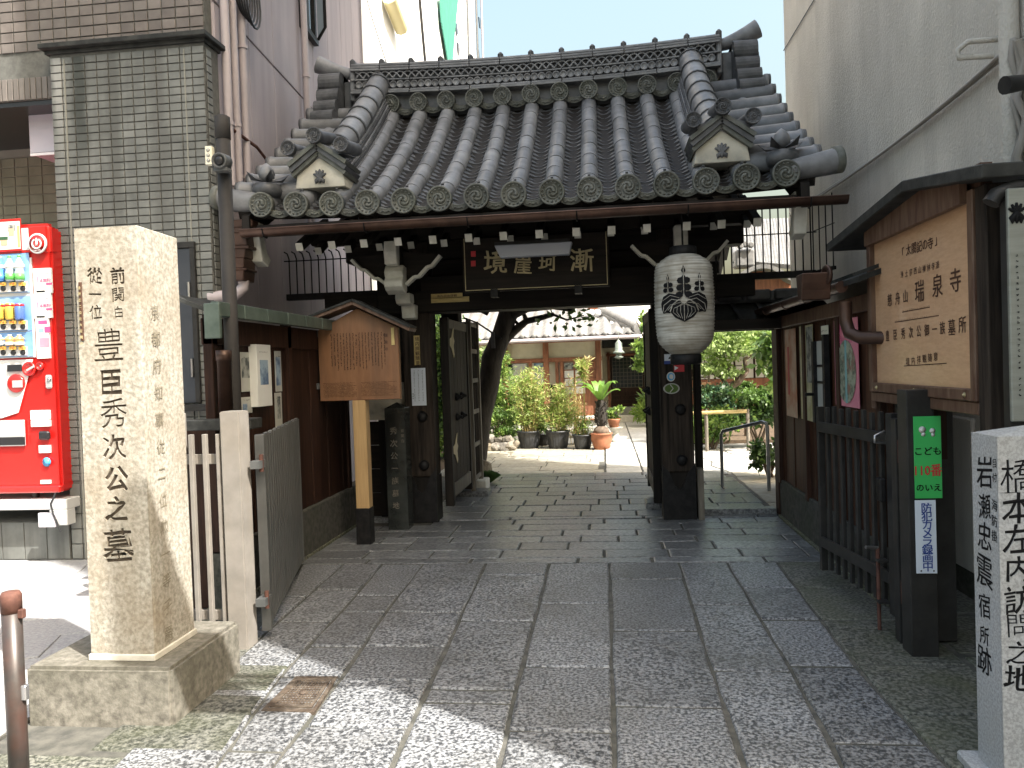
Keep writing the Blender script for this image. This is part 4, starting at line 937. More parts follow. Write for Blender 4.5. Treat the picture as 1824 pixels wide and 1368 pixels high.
MB().tube([(c.x-.01,YS-.006,c.z+.035),(c.x+.015,YS-.006,c.z),(c.x-.015,YS-.006,c.z-.035)],.004,4).build('river_line','paper',t)
# notices on the left post
t=thing('notice_strip','narrow yellow wooden strip reading visitors welcome, high on the left gate post','sign',(-1.7,YS,1.5)); f=plate(t,'face','old_yellow',737,598,749,650,YS,.008)
a=PY(743,598,YS); text([('境内拝観随意',0,-.03,.042,{'v':.044,'wt':.012})],'ink_brown',f,Vector((a.x,YS-.009,a.z)),(1,0,0),(0,0,1))
t=thing('paper_notice','white paper notice with three columns of black text on the left gate post','notice',(-1.7,YS,1.2)); f=plate(t,'face','sign_white',732,656,760,722,YS,.003)
a=PY(734,659,YS); marks(f,'ink',Vector((a.x,YS-.004,a.z)),(1,0,0),(0,0,1),.115,.29,3,20,seed=4,sz=.006)
b_=PY(736,700,YS); text([('瑞泉寺',0,-.01,.016,{'v':.02})],'ink',f,Vector((b_.x+.0,YS-.004,b_.z)),(1,0,0),(0,0,1))
t=thing('notice_strip','two worn yellow strips nailed to the left end of the gate lintel','sign',(-1.3,7.03,2.05)); 
plate(t,'upper_strip','old_yellow',768,524,824,530,YG-.161,.006); f=plate(t,'lower_strip','old_yellow',768,531,836,537,YG-.161,.006)
a=PY(796,527,YG-.168); text([('境内自由拝観',0,0,.024,{'wt':.01,'sx':1.3})],'ink_brown',f,a,(1,0,0),(0,0,1))
# --- plaque
PQ=thing('name_plaque','dark wooden plaque with pale gold characters and thin gold border, under the gate eave','plaque',(-.55,6.6,2.1))
YQ=6.62; a=PY(822,432,YQ); b_=PY(1087,505,YQ); xl,xr,zt_,zb_=a.x,b_.x,a.z+.03,b_.z-.02
MB().b2(xl,xr,YQ,YQ+.06,zb_,zt_).build('board','wood_black_x',PQ,.006)
MB().b2(xl+.02,xr-.02,YQ-.006,YQ-.001,zb_+.012,zb_+.018).b2(xl+.02,xl+.026,YQ-.006,YQ-.001,zb_+.018,zt_).b2(xr-.026,xr-.02,YQ-.006,YQ-.001,zb_+.018,zt_).build('border','gold',PQ)
for px in (880,1030): a=PY(px,511,YQ-.02); MB().b2(a.x-.03,a.x+.03,YQ-.03,YQ+.1,zb_-.05,zb_+.015).build('plaque_hook','iron_black',PQ)
for ch,px,py,s_ in (('漸',1036,463,.19),('珂',975,468,.17),('崖',931,472,.17),('境',882,466,.19)):
    a=PY(px,py,YQ-.004); text([(ch,0,0,s_,{'wt':.018,'br':1})],'gold',PQ,a,(1,0,0),(0,0,1),'character',.003)
for py in (452,469): a=PY(843,py,YQ-.004); MB().b2(a.x-.02,a.x+.02,YQ-.004,YQ,a.z-.025,a.z+.022).build('seal','ink_red' ,PQ)
for nm in (): pass
LM=thing('strip_lamp','unlit white fluorescent strip lamp hanging before the plaque','lamp',(-.55,6.3,2.4))
a=PY(881,444,6.3); b_=PY(1014,440,6.3)
MB().prism([(0,0),(.045,-.10),(.60,-.10),(.625,0)],(a.x,6.36,(a.z+b_.z)/2+.035),(1,0,0),(0,0,1),.08).build('diffuser','lamp_white',LM,.006)
MB().b2(a.x,b_.x,6.29,6.35,a.z+.03,a.z+.055).build('bracket_plate','metal_dark',LM)
# --- lantern
LY=5.98; c=PY(1219,545,LY); LN=thing('paper_lantern','large weathered white paper lantern with black paulownia crest, hanging before the right gate post','lantern',(c.x,LY,1.4))
rt,rb=PY(1167,520,LY).x,PY(1273,520,LY).x; rr=(rb-rt)/2; zt_,zb_=PY(1210,455,LY).z,PY(1212,632,LY).z; Hh=zt_-zb_
prf=[];n=62
def lr(t):                                      # t 0 bottom .. 1 top
    e=min(t,1-t)
    r=rr*(1-.50*max(0,(1-e/(.16 if t>.5 else .20)))**2.3)*(.94+.06*math.sin(PI*min(1,max(0,t))))
    if t<.35: r*=1-.05*(1-t/.35)
    return r
for i in range(n+1): t=i/n; prf.append((lr(t)+(.0042 if i%2 else -.003),zb_+Hh*t-1.4))
b=MB(); b.lathe(prf,(c.x,LY,1.4),40); b.build('paper_body','paper_old',LN,recalc=True)
MB().lathe([(.085,0),(.10,.01),(.10,.07),(.085,.075)],(c.x,LY,zt_-.01),24).build('top_ring','iron_black',LN); MB().lathe([(.10,0),(.115,.01),(.115,.075),(.10,.08)],(c.x,LY,zb_-.075),24).build('bottom_ring','iron_black',LN)
MB().tube([(c.x,LY,zt_+.06),(c.x,LY,2.5)],.008,6).build('hanging_cord','iron_black',LN)
def onl(u,v,off=.006):                          # wrap crest drawing onto the lantern front (facing the street)
    z_=1.4+v; t=(z_-zb_)/Hh; r=lr(t)+off; an=u/r+R(-96); return Vector((c.x+r*math.cos(an),LY+r*math.sin(an),z_))
ZCR=PY(1222,541,5.75).z-1.4
def lpoly(pts,mat,nm,parent=LN,off=.006):
    pts=[(a*1.12,d_*1.12) for a,d_ in pts]
    cx_=sum(p[0] for p in pts)/len(pts); cy_=sum(p[1] for p in pts)/len(pts); b=MB()
    rings=[[onl(cx_+(a-cx_)*k,ZCR+cy_+(d-cy_)*k,off) for a,d in pts] for k in (1,.66,.33)]; m=len(pts); v=[q for r in rings for q in r]+[onl(cx_,ZCR+cy_,off)]
    f=[(i+l*m,(i+1)%m+l*m,(i+1)%m+(l+1)*m,i+(l+1)*m) for l in range(2) for i in range(m)]+[(2*m+i,2*m+(i+1)%m,3*m) for i in range(m)]
    b.add(v,f,0,True); return b.build(nm,mat,parent,recalc=False)
def ell(cx_,cy_,a,b_,rot=0,n=16,lob=0):
    o=[]
    for i in range(n):
        t=2*PI*i/n; k=1+lob*abs(math.sin(t*3.5)); x=a*k*math.cos(t);y=b_*k*math.sin(t); o.append((cx_+x*math.cos(rot)-y*math.sin(rot),cy_+x*math.sin(rot)+y*math.cos(rot)))
    return o
S_=1.0
# three leaves
lpoly([(0,.035),(.05,.03),(.085,-.01),(.088,-.05),(.06,-.085),(.03,-.10),(0,-.115),(-.03,-.10),(-.06,-.085),(-.088,-.05),(-.085,-.01),(-.05,.03)],'ink','crest_leaf')
for s_ in (-1,1): lpoly([(s_*a,b_) for a,b_ in ((.02,.03),(.05,.065),(.10,.075),(.145,.055),(.165,.01),(.160,-.03),(.145,-.055),(.12,-.05),(.095,-.055),(.075,-.03),(.05,-.005))][::s_],'ink','crest_leaf')
# pale veins
def vein(pts,w=.0026): b=MB(); b.tube([onl(a*1.12,ZCR+d*1.12,.0085) for a,d in pts],w,4); b.build('crest_vein','paper_old',LN,recalc=False)
vein([(0,.02),(0,-.105)])
for s_ in (-1,1):
    for k in (1,2,3): vein([(s_*.0,.03-.01*k),(s_*.022*k,.0-.008*k),(s_*.024*k,-.05),(s_*.012*k,-.10+.006*k)],.0018)
    vein([(s_*.02,.02),(s_*.08,.035),(s_*.14,.0),(s_*.15,-.04)]); vein([(s_*.03,.04),(s_*.09,.06),(s_*.15,.03)],.0018); vein([(s_*.02,.01),(s_*.07,.005),(s_*.11,-.035)],.0018); vein([(s_*.055,-.0),(s_*.09,-.0),(s_*.135,-.045)],.0018)
    vein([(0,.03),(s_*.035,.028),(s_*.075,.0),(s_*.093,-.045)],.004)
lpoly(ell(0,.022,.022,.02),'paper_old','crest_knot',off=.010)
for cx_,n_,z0_ in ((0,4,.05),(-.105,3,.085),(.105,3,.085)):
    sc_=1 if cx_==0 else .72
    vein([(cx_,z0_-.01),(cx_,z0_+.047*n_*sc_)],.003)
    for k in range(n_):
        zz=z0_+.046*k*sc_+.01
        if k<n_-1:
            for s_ in (-1,1): lpoly(ell(cx_+s_*(.030-.006*k)*sc_,zz,.023*sc_,.020*sc_,0,14,.12),'ink','crest_flower')
        lpoly(ell(cx_,zz+.018*sc_,.013*sc_,.015*sc_,0,14,.1),'ink','crest_flower')
    lpoly([(cx_-.014*sc_,z0_+.046*(n_)*sc_-.02),(cx_+.014*sc_,z0_+.046*n_*sc_-.02),(cx_,z0_+.046*n_*sc_+.018)],'ink','crest_flower')
# --- rain head and downpipe at the left end
RH=thing('rain_head','ornate brown rainwater head and pipe left of the gate eave, behind the lamp pole','drainpipe',(-2.85,5.9,2.3))
def ab(px,py,Y=5.85): return PY(px,py,Y)
a=ab(428,392); xs=a.x
b=MB()
for z0_,z1_,w0,w1 in ((395,408,.13,.13),(408,418,.11,.11),(418,440,.085,.085),(440,446,.10,.10),(446,462,.07,.06),(462,480,.055,.05),(480,484,.07,.07),(484,502,.05,.04)):
    zt2,zb2=ab(428,z0_).z,ab(428,z1_).z; b.prism([(-w0,zt2),( -w1,zb2),(w1,zb2),(w0,zt2)],(xs,5.97,0),(1,0,0),(0,0,1),.20)
b.build('rain_head_box','copper',RH,.006)
MB().tube([(xs,5.86,ab(428,500).z),(xs,5.86,ab(428,512).z),(xs-.05,5.83,ab(428,524).z),(xs-.25,5.78,ab(428,530).z)],.045,10).build('elbow','pink_pipe',RH)
# --- anti-climb grilles behind the gate
def grille(label,x0,x1,zb,zr,zt,px_n,Y=7.32):
    t=thing('grille',label,'railing',(x0,Y,zb)); MB().b2(x0,x1,Y-.03,Y+.03,zb-.03,zb+.03).build('base_bar','iron_black',t)
    MB().tube([(x0-.02,Y,zr),(x1+.02,Y,zr)],.006,5).build('cross_bar','iron_black',t)
    for k in range(px_n):
        x=x0+.03+(x1-x0-.06)*k/(px_n-1); MB().tube([(x,Y,zb),(x,Y,zt-.06),(x-.01,Y-.015,zt-.01),(x-.02,Y-.06,zt)],.007,5).build('upright','iron_black',t)
    return t
grille('black spiked railing between the left gate post and the pink wall',-3.02,-1.86,2.15,2.50,2.58,16)
grille('black spiked railing between the right gate post and the white wall',.80,1.90,2.15,2.52,2.80,16)
t=thing('grille','short black railing returning along the white wall right of the gate','railing',(1.9,7.3,2.1)); MB().beam((1.88,7.3,2.15),(1.95,6.9,2.15),.03,.03).build('base_bar','iron_black',t)
for k in range(4): x=1.885+.02*k; MB().tube([(x,7.3-.13*k,2.15),(x,7.3-.13*k,2.78)],.006,5).build('upright','iron_black',t)
MB().tube([(1.88,7.3,2.52),(1.95,6.88,2.52)],.005,5).build('cross_bar','iron_black',t)
# --- wicket to the right
WK=thing('side_wicket','small side doorway with dark plank roof, between right gate post and wooden wall','gateway',(1.2,7.3,0))
MB().b2(1.51,1.60,7.2,7.34,0,1.75).build('door_post','wood_red_dark',WK,.006); MB().b2(.80,.86,7.2,7.34,0,1.75).build('door_post','wood_black',WK,.006)
MB().b2(.80,1.60,7.2,7.34,1.66,1.76).build('door_head','wood_black_x',WK,.006)
MB().b2(.78,1.50,7.26,7.40,-.02,.055).build('threshold','granite_small',WK,.008); MB().b2(.79,.84,7.05,7.2,0,.45).build('door_foot','wood_grey',WK)
def wk(x,t): return Vector((x,6.95+.5*t,1.73+.19*t))
b=MB().add([wk(.78,0),wk(2.0,0),wk(2.0,1),wk(.78,1)]+[p-Vector((0,0,.03)) for p in (wk(.78,0),wk(2.0,0),wk(2.0,1),wk(.78,1))],[(0,1,2,3),(4,5,6,7),(0,1,5,4),(1,2,6,5),(2,3,7,6),(3,0,4,7)]); b.build('roof','slate_roof',WK)
for x in (.95,1.18,1.40,1.62,1.85): MB().beam(wk(x,-.01)+Vector((0,0,.01)),wk(x,.98)+Vector((0,0,.01)),.035,.03).build('roof_batten','metal_dark',WK)
MB().b2(.78,2.0,6.90,6.97,1.66,1.745).build('fascia','wood_black_x',WK)
MB().b2(.78,2.04,7.38,7.56,1.92,2.02).build('roof_cap','roof_tile_dark',WK,.02); 
for k in range(5): MB().b2(.80+.25*k,1.03+.25*k,7.36,7.58,1.93,2.035).build('cap_tile','roof_tile_dark',WK,.02)
# left screen wall between shed and post (dark boards with plaster band)
LWall=thing('board_screen','dark boarded screen with a pale plaster band, left of the left gate post','wall',(-2.1,7.2,0))
MB().b2(-2.32,-1.85,7.22,7.28,0.95,1.30).build('plaster_band','plaster_old',LWall)
for k in range(4): MB().b2(-2.32,-1.85,7.2,7.24,.04+.225*k,.26+.225*k).build('board','wood_black_x',LWall,.004)
MB().b2(-2.32,-1.85,7.2,7.3,1.30,2.1).build('upper_board','wood_black_x',LWall); MB().b2(-2.35,-1.85,7.12,7.3,-.02,.04).build('sill','granite_small',LWall)
MB().b2(-2.12,-2.04,7.17,7.21,0.04,.95).build('mid_post','wood_black',LWall)
# ================================================================ STONE PILLAR, LEFT
ST=thing('stone_pillar','tall sunlit stone pillar with carved black characters on its stone plinth, left foreground','monument',(-2.0,3.3,0))
x0,x1,y0,y1=-2.172,-1.890,3.04,3.34; zt_=2.035; zb_=.26
b=MB(); k=.0
v=[(x0,y0,zb_),(x1,y0,zb_),(x1,y1+.02,zb_),(x0,y1+.02,zb_),(x0+.008,y0,zt_),(x1-.004,y0,zt_+.004),(x1-.004,y1+.02,zt_),(x0+.008,y1+.02,zt_),((x0+x1)/2,(y0+y1)/2,zt_+.03)]
v=[(a_,y0+.0115,c_) if b_==y0 else (a_,b_,c_) for a_,b_,c_ in v]
b.add(v,[(0,1,5,4),(1,2,6,5),(2,3,7,6),(3,0,4,7),(4,5,8),(5,6,8),(6,7,8),(7,4,8)]); pil=b.build('shaft','pillar_stone',ST,.003,seg=1)
pz=.26
P0=G(50,1285);
MB().b2(-2.41,-1.772,2.955,3.56,-.03,.235).build('plinth','plinth_stone',ST,.014,seg=2)
MB().b2(x0-.008,x1+.008,y0-.010,y1+.03,.235,.262).build('bedding','stone_pale',ST,.003)
def ps(px,py): return PY(px,py,3.04)
def cc(ch,px,py,s_,wt=.02,sx=1,mat='carved',par=pil):
    return (ch,px,py,s_,{'wt':wt,'br':1,'sx':sx})
o_=Vector((0,3.04,0)); it=[]
for ch,px,py,s_ in (('前',209,491,.070),('関',210,525,.062),('白',211,556,.048),('從',168,491,.068),('一',169,524,.060),('位',170,556,.060),
  ('豊',193,614,.142),('臣',198,680,.112),('秀',202,736,.128),('次',203,796,.108),('公',207,853,.108),('之',207,906,.104),('墓',210,971,.142)):
    p=ps(px,py); it.append((ch,p.x,p.z,s_*1.03,{'wt':.008,'br':1,'sx':.98}))
carved_face(it,[(x0,zb_),(x1,zb_),(x1-.004,zt_+.002),(x0+.008,zt_+.002)],'pillar_stone','carved',pil,o_,(1,0,0),(0,0,1),.009)
text([('京都府知事従二位勲一等子爵',0,-.05,.07,{'v':.115,'wt':.0,'br':1})],'carved_soft',pil,(x1+.001,3.15,1.74),(0,1,0),(0,0,1),'worn_characters',.001)
np2=MB(); a=ps(141,503); c=ps(150,607); np2.b2(a.x,c.x+.002,3.033,3.0395,c.z,a.z); o=np2.build('name_strip','ink_brown',ST,.001)
text([('法界正二位左大臣関白',0,-.012,.014,{'v':.0255,'wt':.015})],'gold',o,Vector(((a.x+c.x)/2,3.032,a.z-.012)),(1,0,0),(0,0,1))
# ================================================================ STONE MARKER, RIGHT
MT=thing('stone_marker','grey granite marker post with black inked characters at the right edge','monument',(1.5,2.7,0))
yb_=G(1740,1345).y; xb_=G(1740,1345).x; YF=2.62
xf=PY(1783,1100,YF).x; ztm=PX(1735,774,xf).z
ztm=PY(1783,778,YF).z
yl=PX(1733,900,xf).y
b=MB(); 
v=[(xf,YF,0),(xf+.30,YF,0),(xf+.30,yl,0),(xf,yl,0),(xf,YF,ztm),(xf+.30,YF,ztm),(xf+.30,yl,ztm),(xf,yl,ztm),(xf+.15,(YF+yl)/2,ztm+.03)]
v=[(a_+(.0062 if a_==xf else 0),b_+(.0042 if b_==YF else 0),c_) for a_,b_,c_ in v]
b.add(v,[(0,1,5,4),(1,2,6,5),(2,3,7,6),(3,0,4,7),(4,5,8),(5,6,8),(6,7,8),(7,4,8)]); mk_=b.build('shaft','monument_stone',MT,.001)
MB().b2(xf-.05,xf+.35,YF-.05,yl+.05,-.03,.03).build('base','monument_stone',MT,.006)
it=[]
for ch,py,s_ in (('橋',847,.125),('本',905,.118),('左',959,.108),('内',1014,.096),('訪',1068,.108),('問',1115,.09),('之',1163,.085),('地',1208,.098)):
    p=PY(1815,py,YF); it.append((ch,p.x,p.z,s_*.92,{'wt':.010,'br':1}))
carved_face(it,[(xf,.0),(xf+.30,.0),(xf+.30,ztm),(xf,ztm)],'monument_stone','ink',mk_,(0,YF,0),(1,0,0),(0,0,1),.004)
it=[]
def pxl(px,py): p=PX(px,py,xf); return p
for ch,py,s_ in (('岩',841,.115),('瀬',902,.098),('忠',955,.10),('震',1018,.12),('宿',1079,.09),('所',1132,.078),('跡',1176,.10)):
    p=pxl(1754,py); it.append((ch,-p.y,p.z,s_*.92,{'wt':.008,'br':1,'sx':1.0}))
it2=[]
for ch,py,s_ in (('目',826,.035),('付',851,.035),('海',900,.04),('防',928,.04),('掛',955,.04)):
    p=pxl(1772,py); it2.append((ch,-p.y,p.z,s_*.9,{'wt':.005,'br':1}))
MB().b2(xf,xf+.0062,YF+.0062,yl,0,ztm).build('side_face','monument_stone',mk_); text(it,'ink',mk_,(xf,0,0),(0,-1,0),(0,0,1),'inked_characters',.001)
text(it2,'ink',mk_,(xf,0,0),(0,-1,0),(0,0,1),'inked_characters',.001)
# ================================================================ VENDING MACHINE
VM=thing('vending_machine','red and white drinks vending machine with rows of bottles and cans on display, left edge','vending machine',(-4.8,5.8,.5))
YV=5.62
def V(px,py,Y=YV): return PY(px,py,Y)
vr=V(97,640).x; vt_=V(60,400).z; vb=V(60,878).z
body=MB().b2(-5.32,vr,YV+.02,6.3,vb,vt_-.02).build('cabinet','vm_red',VM,.02,seg=2)
MB().b2(-5.34,vr+.004,YV-.0,YV+.1,vt_-.24,vt_+.01).build('top_hood','vm_red',VM,.03,seg=3)
def vq(name,mat,px0,py0,px1,py1,Y=YV,th=.01,par=VM,bev=.002):
    a=V(px0,py0,Y);c=V(px1,py1,Y); return MB().b2(a.x,c.x,Y-th,Y,c.z,a.z).build(name,mat,par,bev)
MB().b2(-5.3,V(56,500).x,YV+.008,YV+.0195,V(40,637).z,vt_-.25).build('display_frame','vm_white',VM)
MB().add([(-5.3,YV+.006,V(0,640).z),(V(58,640).x,YV+.006,V(58,640).z),(V(30,690).x,YV+.006,V(30,735).z),(V(2,745).x,YV+.006,V(2,745).z),(-5.3,YV+.006,V(0,745).z)],[(0,1,2,3,4)]).build('white_panel','vm_white',VM)
MB().b2(-5.34,V(52,450).x,YV-.004,YV+.02,V(20,447).z,V(20,408).z).build('white_header','vm_white',VM,.004)
hp=vq('poster','vm_red',-40,394,40,447,YV-.004,.008); vq('print','paper',-36,398,37,443,YV-.013,.001,hp,0); vq('print','photo_grey',14,400,28,412,YV-.0145,.001,hp,0); vq('print','skin',15,407,25,420,YV-.0155,.001,hp,0); vq('print','skin',1,422,13,437,YV-.0155,.001,hp,0); vq('print','leaf_blue',-2,422,14,427,YV-.0165,.001,hp,0); vq('print','old_yellow',30,402,36,440,YV-.0155,.001,hp,0)
# round emblem: ring, broken ring and a bottle outline
c=V(68,434,YV-.02)
em=MB().lathe([(.078,0),(.078,.012),(.074,.014),(.001,.014)],c,32,ax=(0,-1,0)).build('emblem','vm_white',VM); c2=c+Vector((0,-.0155,0))
MB().lathe([(.064,0),(.001,.001)],c2,32,ax=(0,-1,0)).build('disc','ink_pink' if False else 'vm_red',em)
pts=[c2+Vector((.036*math.sin(t),-.003,.036*math.cos(t)-.004)) for t in [R(28+304*i/24) for i in range(25)]]; MB().tube(pts,.0065,6).build('ring','vm_white',em)
MB().lathe([(.010,-.022),(.010,.0),(.006,.02),(.004,.034),(.001,.036)],c2+Vector((0,-.002,.006)),10).build('bottle_mark','vm_white',em)
text([('Coke ON',0,-.053,.016,{'wt':.01})],'vm_white',em,c2+Vector((0,-.003,0)),(1,0,0),(0,0,1))
rows=[(452,522,('bottle_clear',),.0),(528,590,(),0),(592,636,(),0)]
bx=V(57,500).x
for r_,(ya,yb_,_,_) in enumerate(rows):
    zt2=V(20,ya).z; zb2=V(20,yb_).z
    MB().b2(-5.28,bx-.02,YV+.001,YV+.007,zb2,zt2).build('display_back',('vm_inner'),VM)
    vq('button_bar','vm_white',-95,yb_-13,50,yb_-3,YV,.02)
    for kk,px in enumerate((5,23,40,-13,-30,-47,-64,-81)):
        k=kk%3
        cz=(zt2+zb2)/2; X=V(px,(ya+yb_)/2).x; zf=V(px,yb_-20).z; hh=zt2-zf-.02
        if r_!=1:
            m_=[('bottle_blue','bottle_clear','bottle_clear'),0,('bottle_clear','can_tea','can_tea')][r_][k]
            o=MB().lathe([(.03,0),(.034,.01),(.034,hh*.35),(.030,hh*.42),(.034,hh*.5),(.032,hh*.68),(.013,hh*.88),(.012,hh*.93)],(X,YV-.03,zf),14).build('drink_bottle',m_,VM); MB().lathe([(.014,hh*.92),(.014,hh)],(X,YV-.03,zf),10).build('cap','bottle_green' if r_==0 and k else 'white',o)
            MB().lathe([(.0345,hh*.05),(.0345,hh*.30)],(X,YV-.03,zf),14).build('bottle_label','bottle_green' if (r_==0 and k) else ('paper' if r_ else 'bottle_blue'),o) 
            MB().lathe([(.0345,hh*.5),(.034,hh*.64)],(X,YV-.03,zf),14).build('bottle_label','paper' if r_==0 else 'can_tea',o)
        else:
            m_=('can_gold','can_gold','can_blue')[k]; o=MB().lathe([(.030,0),(.034,.012),(.034,hh*.72),(.028,hh*.78)],(X,YV-.03,zf),14).build('drink_can',m_,VM); MB().lathe([(.0345,hh*.62),(.0345,hh*.72)],(X,YV-.03,zf),14).build('can_band','vm_red',o)
        a=V(px,yb_-16,YV-.03); f=MB().b2(a.x-.03,a.x+.03,YV-.034,YV-.03,a.z-.012,a.z+.012).build('price_tag','price',VM); text([(('160','130','110'),('120','100','150'),('140','140','120'))[r_][k] and ((('160','130','110'),('120','100','150'),('140','140','120'))[r_][k],0,0,.022,{'wt':.02})],'ink_red',f,(a.x,YV-.0345,a.z),(1,0,0),(0,0,1))
        a=V(px+1,yb_-8,YV-.02); MB().lathe([(.022,0),(.020,.006),(.001,.007)],a,14,ax=(0,-1,0)).build('select_button','vm_dark',VM)
    MB().b2(-5.28,bx-.015,YV-.075,YV-.07,zb2+.02,zt2).build('glass_edge','vm_grey',VM) if False else None
for k,(ya,yb_) in enumerate(((479,522),(524,566))):
    f=vq('flyer','paper',62,ya,95,yb_,YV+.018,.02,VM,0); a=V(78,ya+19,YV-.003)
    text([('1',-.048,0,.07,{'wt':.01}),('本無料!',.012,-.006,.034,{'wt':.016,'sx':.85}),('Coke ON',0,.05,.02,{})],'ink_pink',f,a,(1,0,0),(0,0,1)); vq('print','ink_pink',82,ya+25,93,ya+28,YV-.003,.001,f,0); vq('print','ink',65,ya+39,80,ya+41,YV-.003,.001,f,0)
    a=V(64,ya+29,YV-.003); marks(f,'ink_pink',a,(1,0,0),(0,0,1),.13,.035,3,10,vert=False,seed=k,sz=.0035)
f=vq('flyer','paper',66,567,92,638,YV+.018,.02,VM,0); vq('print','ink_pink',68,571,84,577,YV-.003,.001,f,0); vq('print','pink',70,602,88,618,YV-.003,.001,f,0); vq('print','teal',69,585,78,592,YV-.003,.001,f,0); vq('print','ink_pink',79,582,90,592,YV-.003,.001,f,0); marks(f,'ink',V(68,620,YV-.003),(1,0,0),(0,0,1),.1,.05,4,9,vert=False,seed=9,sz=.004)
vq('coin_display','vm_dark',14,650,40,661,YV,.012)
for px,py,r_ in ((54,657,.055),(73,652,.032)): MB().lathe([(r_,0),(r_,.02),(r_*.8,.025),(r_*.75,.012),(.001,.012)],V(px,py,YV+.01),20,ax=(0,-1,0)).build('coin_boss','vm_red',VM)
a=V(54,657,YV-.02); MB().beam(a+Vector((-.03,0,-.012)),a+Vector((.03,0,.018)),.01,.016).build('coin_slot','vm_grey',VM); MB().lathe([(.014,0),(.001,.01)],V(73,652,YV-.005),12,ax=(0,-1,0)).build('return_button','vm_grey',VM)
MB().lathe([(.072,0),(.072,.02),(.065,.026),(.001,.026)],V(31,683,YV+.01),24,ax=(0,-1,0)).build('note_boss','vm_red',VM); vq('note_slot','vm_grey',23,678,41,690,YV-.016,.012)
vq('lock','vm_grey',82,668,95,692,YV+.01,.02,VM,.02); MB().lathe([(.016,0),(.012,.01),(.001,.012)],V(88,676,YV-.01),12,ax=(0,-1,0)).build('lock_barrel','steel',VM)
f=vq('notice_label','paper',57,731,91,747,YV+.018,.02,VM,0); marks(f,'ink',V(58,732,YV-.003),(1,0,0),(0,0,1),.12,.055,4,12,vert=False,seed=2,sz=.0035)
f=vq('notice_label','paper',58,749,92,759,YV+.018,.02,VM,0); marks(f,'ink',V(59,750,YV-.003),(1,0,0),(0,0,1),.12,.03,2,12,vert=False,seed=3,sz=.0035)
f=vq('notice_label','paper',72,793,92,806,YV+.018,.02,VM,0); marks(f,'ink',V(73,794,YV-.003),(1,0,0),(0,0,1),.07,.045,3,8,vert=False,seed=5,sz=.0035)
vq('card_reader','vm_dark',72,768,92,783,YV+.01,.035,VM,.012); vq('pickup_door','vm_grey',-40,750,47,794,YV+.01,.02,VM,.004); vq('pickup_slot','vm_dark',-36,780,45,792,YV-.01,.002,VM,0)
MB().lathe([(.036,0),(.001,.003)],V(83,823,YV),20,ax=(0,-1,0)).build('round_label','sky_blue',VM)
f=vq('maker_label','paper',75,855,92,861,YV+.018,.02,VM,0)
MB().b2(-5.34,vr+.004,YV-.012,YV+.05,vb,vb+.055).build('bottom_trim','vm_red',VM,.01)
VS=thing('machine_stand','white painted steel bench with legs carrying the vending machine','stand',(-4.8,5.8,.3))
MB().b2(-5.4,vr+.06,YV-.02,6.3,vb-.13,vb-.05).build('top_beam','vm_white',VS,.006); MB().b2(vr-.09,vr+.06,YV-.02,YV+.08,.30,vb-.13).b2(-5.3,-5.2,YV-.02,YV+.08,.30,vb-.13).build('leg','vm_white',VS,.005)
MB().b2(vr-.17,vr-.03,YV-.04,YV-.01,.29,.40).build('corner_block','box_white',VS,.004); MB().tube([(vr-.02,YV-.03,vb),(vr-.05,YV-.05,vb-.08),(vr-.04,YV-.04,vb-.16),(vr+.01,YV-.03,vb-.3)],.008,6).build('power_cable','cable',VS)
for x in (-5.0,-4.5): MB().tube([(x,YV+.1,vb-.05),(x,YV+.1,vb)],.03,8).build('foot','vm_dark',VS)
# ================================================================ BOLLARD
p=PY(19,1055,2.35); BO=thing('bollard','rusty steel bollard with red-brown cap, bottom left corner','bollard',(p.x,2.35,0))
MB().lathe([(.030,0),(.030,p.z-.06)],(p.x,2.35,0),20).build('tube','bollard',BO); MB().lathe([(.0315,p.z-.065),(.032,p.z-.01),(.026,p.z+.002),(.001,p.z+.004)],(p.x,2.35,0),20).build('cap','rust',BO)
MB().box((p.x+.036,2.35,p.z-.07),(.02,.02,.03)).build('chain_lug','rust',BO,.003); MB().box((p.x+.034,2.35,p.z-.33),(.02,.02,.05)).build('chain_lug','steel',BO,.003)
# ================================================================ DRAIN
q=[G(465,1267),G(560,1270),G(602,1206),G(527,1206)]; DR=thing('drain_cover','rusty cast iron drain grating set in the paving, left foreground','drain cover',tuple(sum(q,Vector())/4))
def dq(a,b_,z0_,z1_,nm,mat,par=DR):
    c=sum(q,Vector())/4; o=MB(); O=[c+(p-c)*a for p in q]; I=[c+(p-c)*b_ for p in q]
    v=[(p.x,p.y,z) for z in(z0_,z1_) for r in(O,I) for p in r]; f=[]
    for i in range(4): j=(i+1)%4; f+=[(8+i,8+j,12+j,12+i),(i,j,8+j,8+i),(4+i,4+j,12+j,12+i)]
    return o.add(v,f).build(nm,mat,par)
dq(1,.84,-.02,.004,'outer_frame','drain'); dq(.80,.68,-.02,.008,'inner_frame','drain')
c=sum(q,Vector())/4; O=[c+(p-c)*.70 for p in q]; b=MB()
MB().add([(p.x,p.y,-.012) for p in O],[(0,1,2,3)]).build('pit','vm_dark',DR)
n=11
for i in range(n+1):
    t=i/n; a=O[0].lerp(O[1],t);e_=O[3].lerp(O[2],t); b.beam(a+Vector((0,0,.002)),e_+Vector((0,0,.002)),.006,.006)
    a=O[0].lerp(O[3],t);e_=O[1].lerp(O[2],t); b.beam(a+Vector((0,0,.0035)),e_+Vector((0,0,.0035)),.006,.006)
b.build('grating','drain',DR); MB().lathe([(.02,0),(.016,.006),(.001,.007)],(c.x,c.y,.004),12).build('boss','drain',DR)
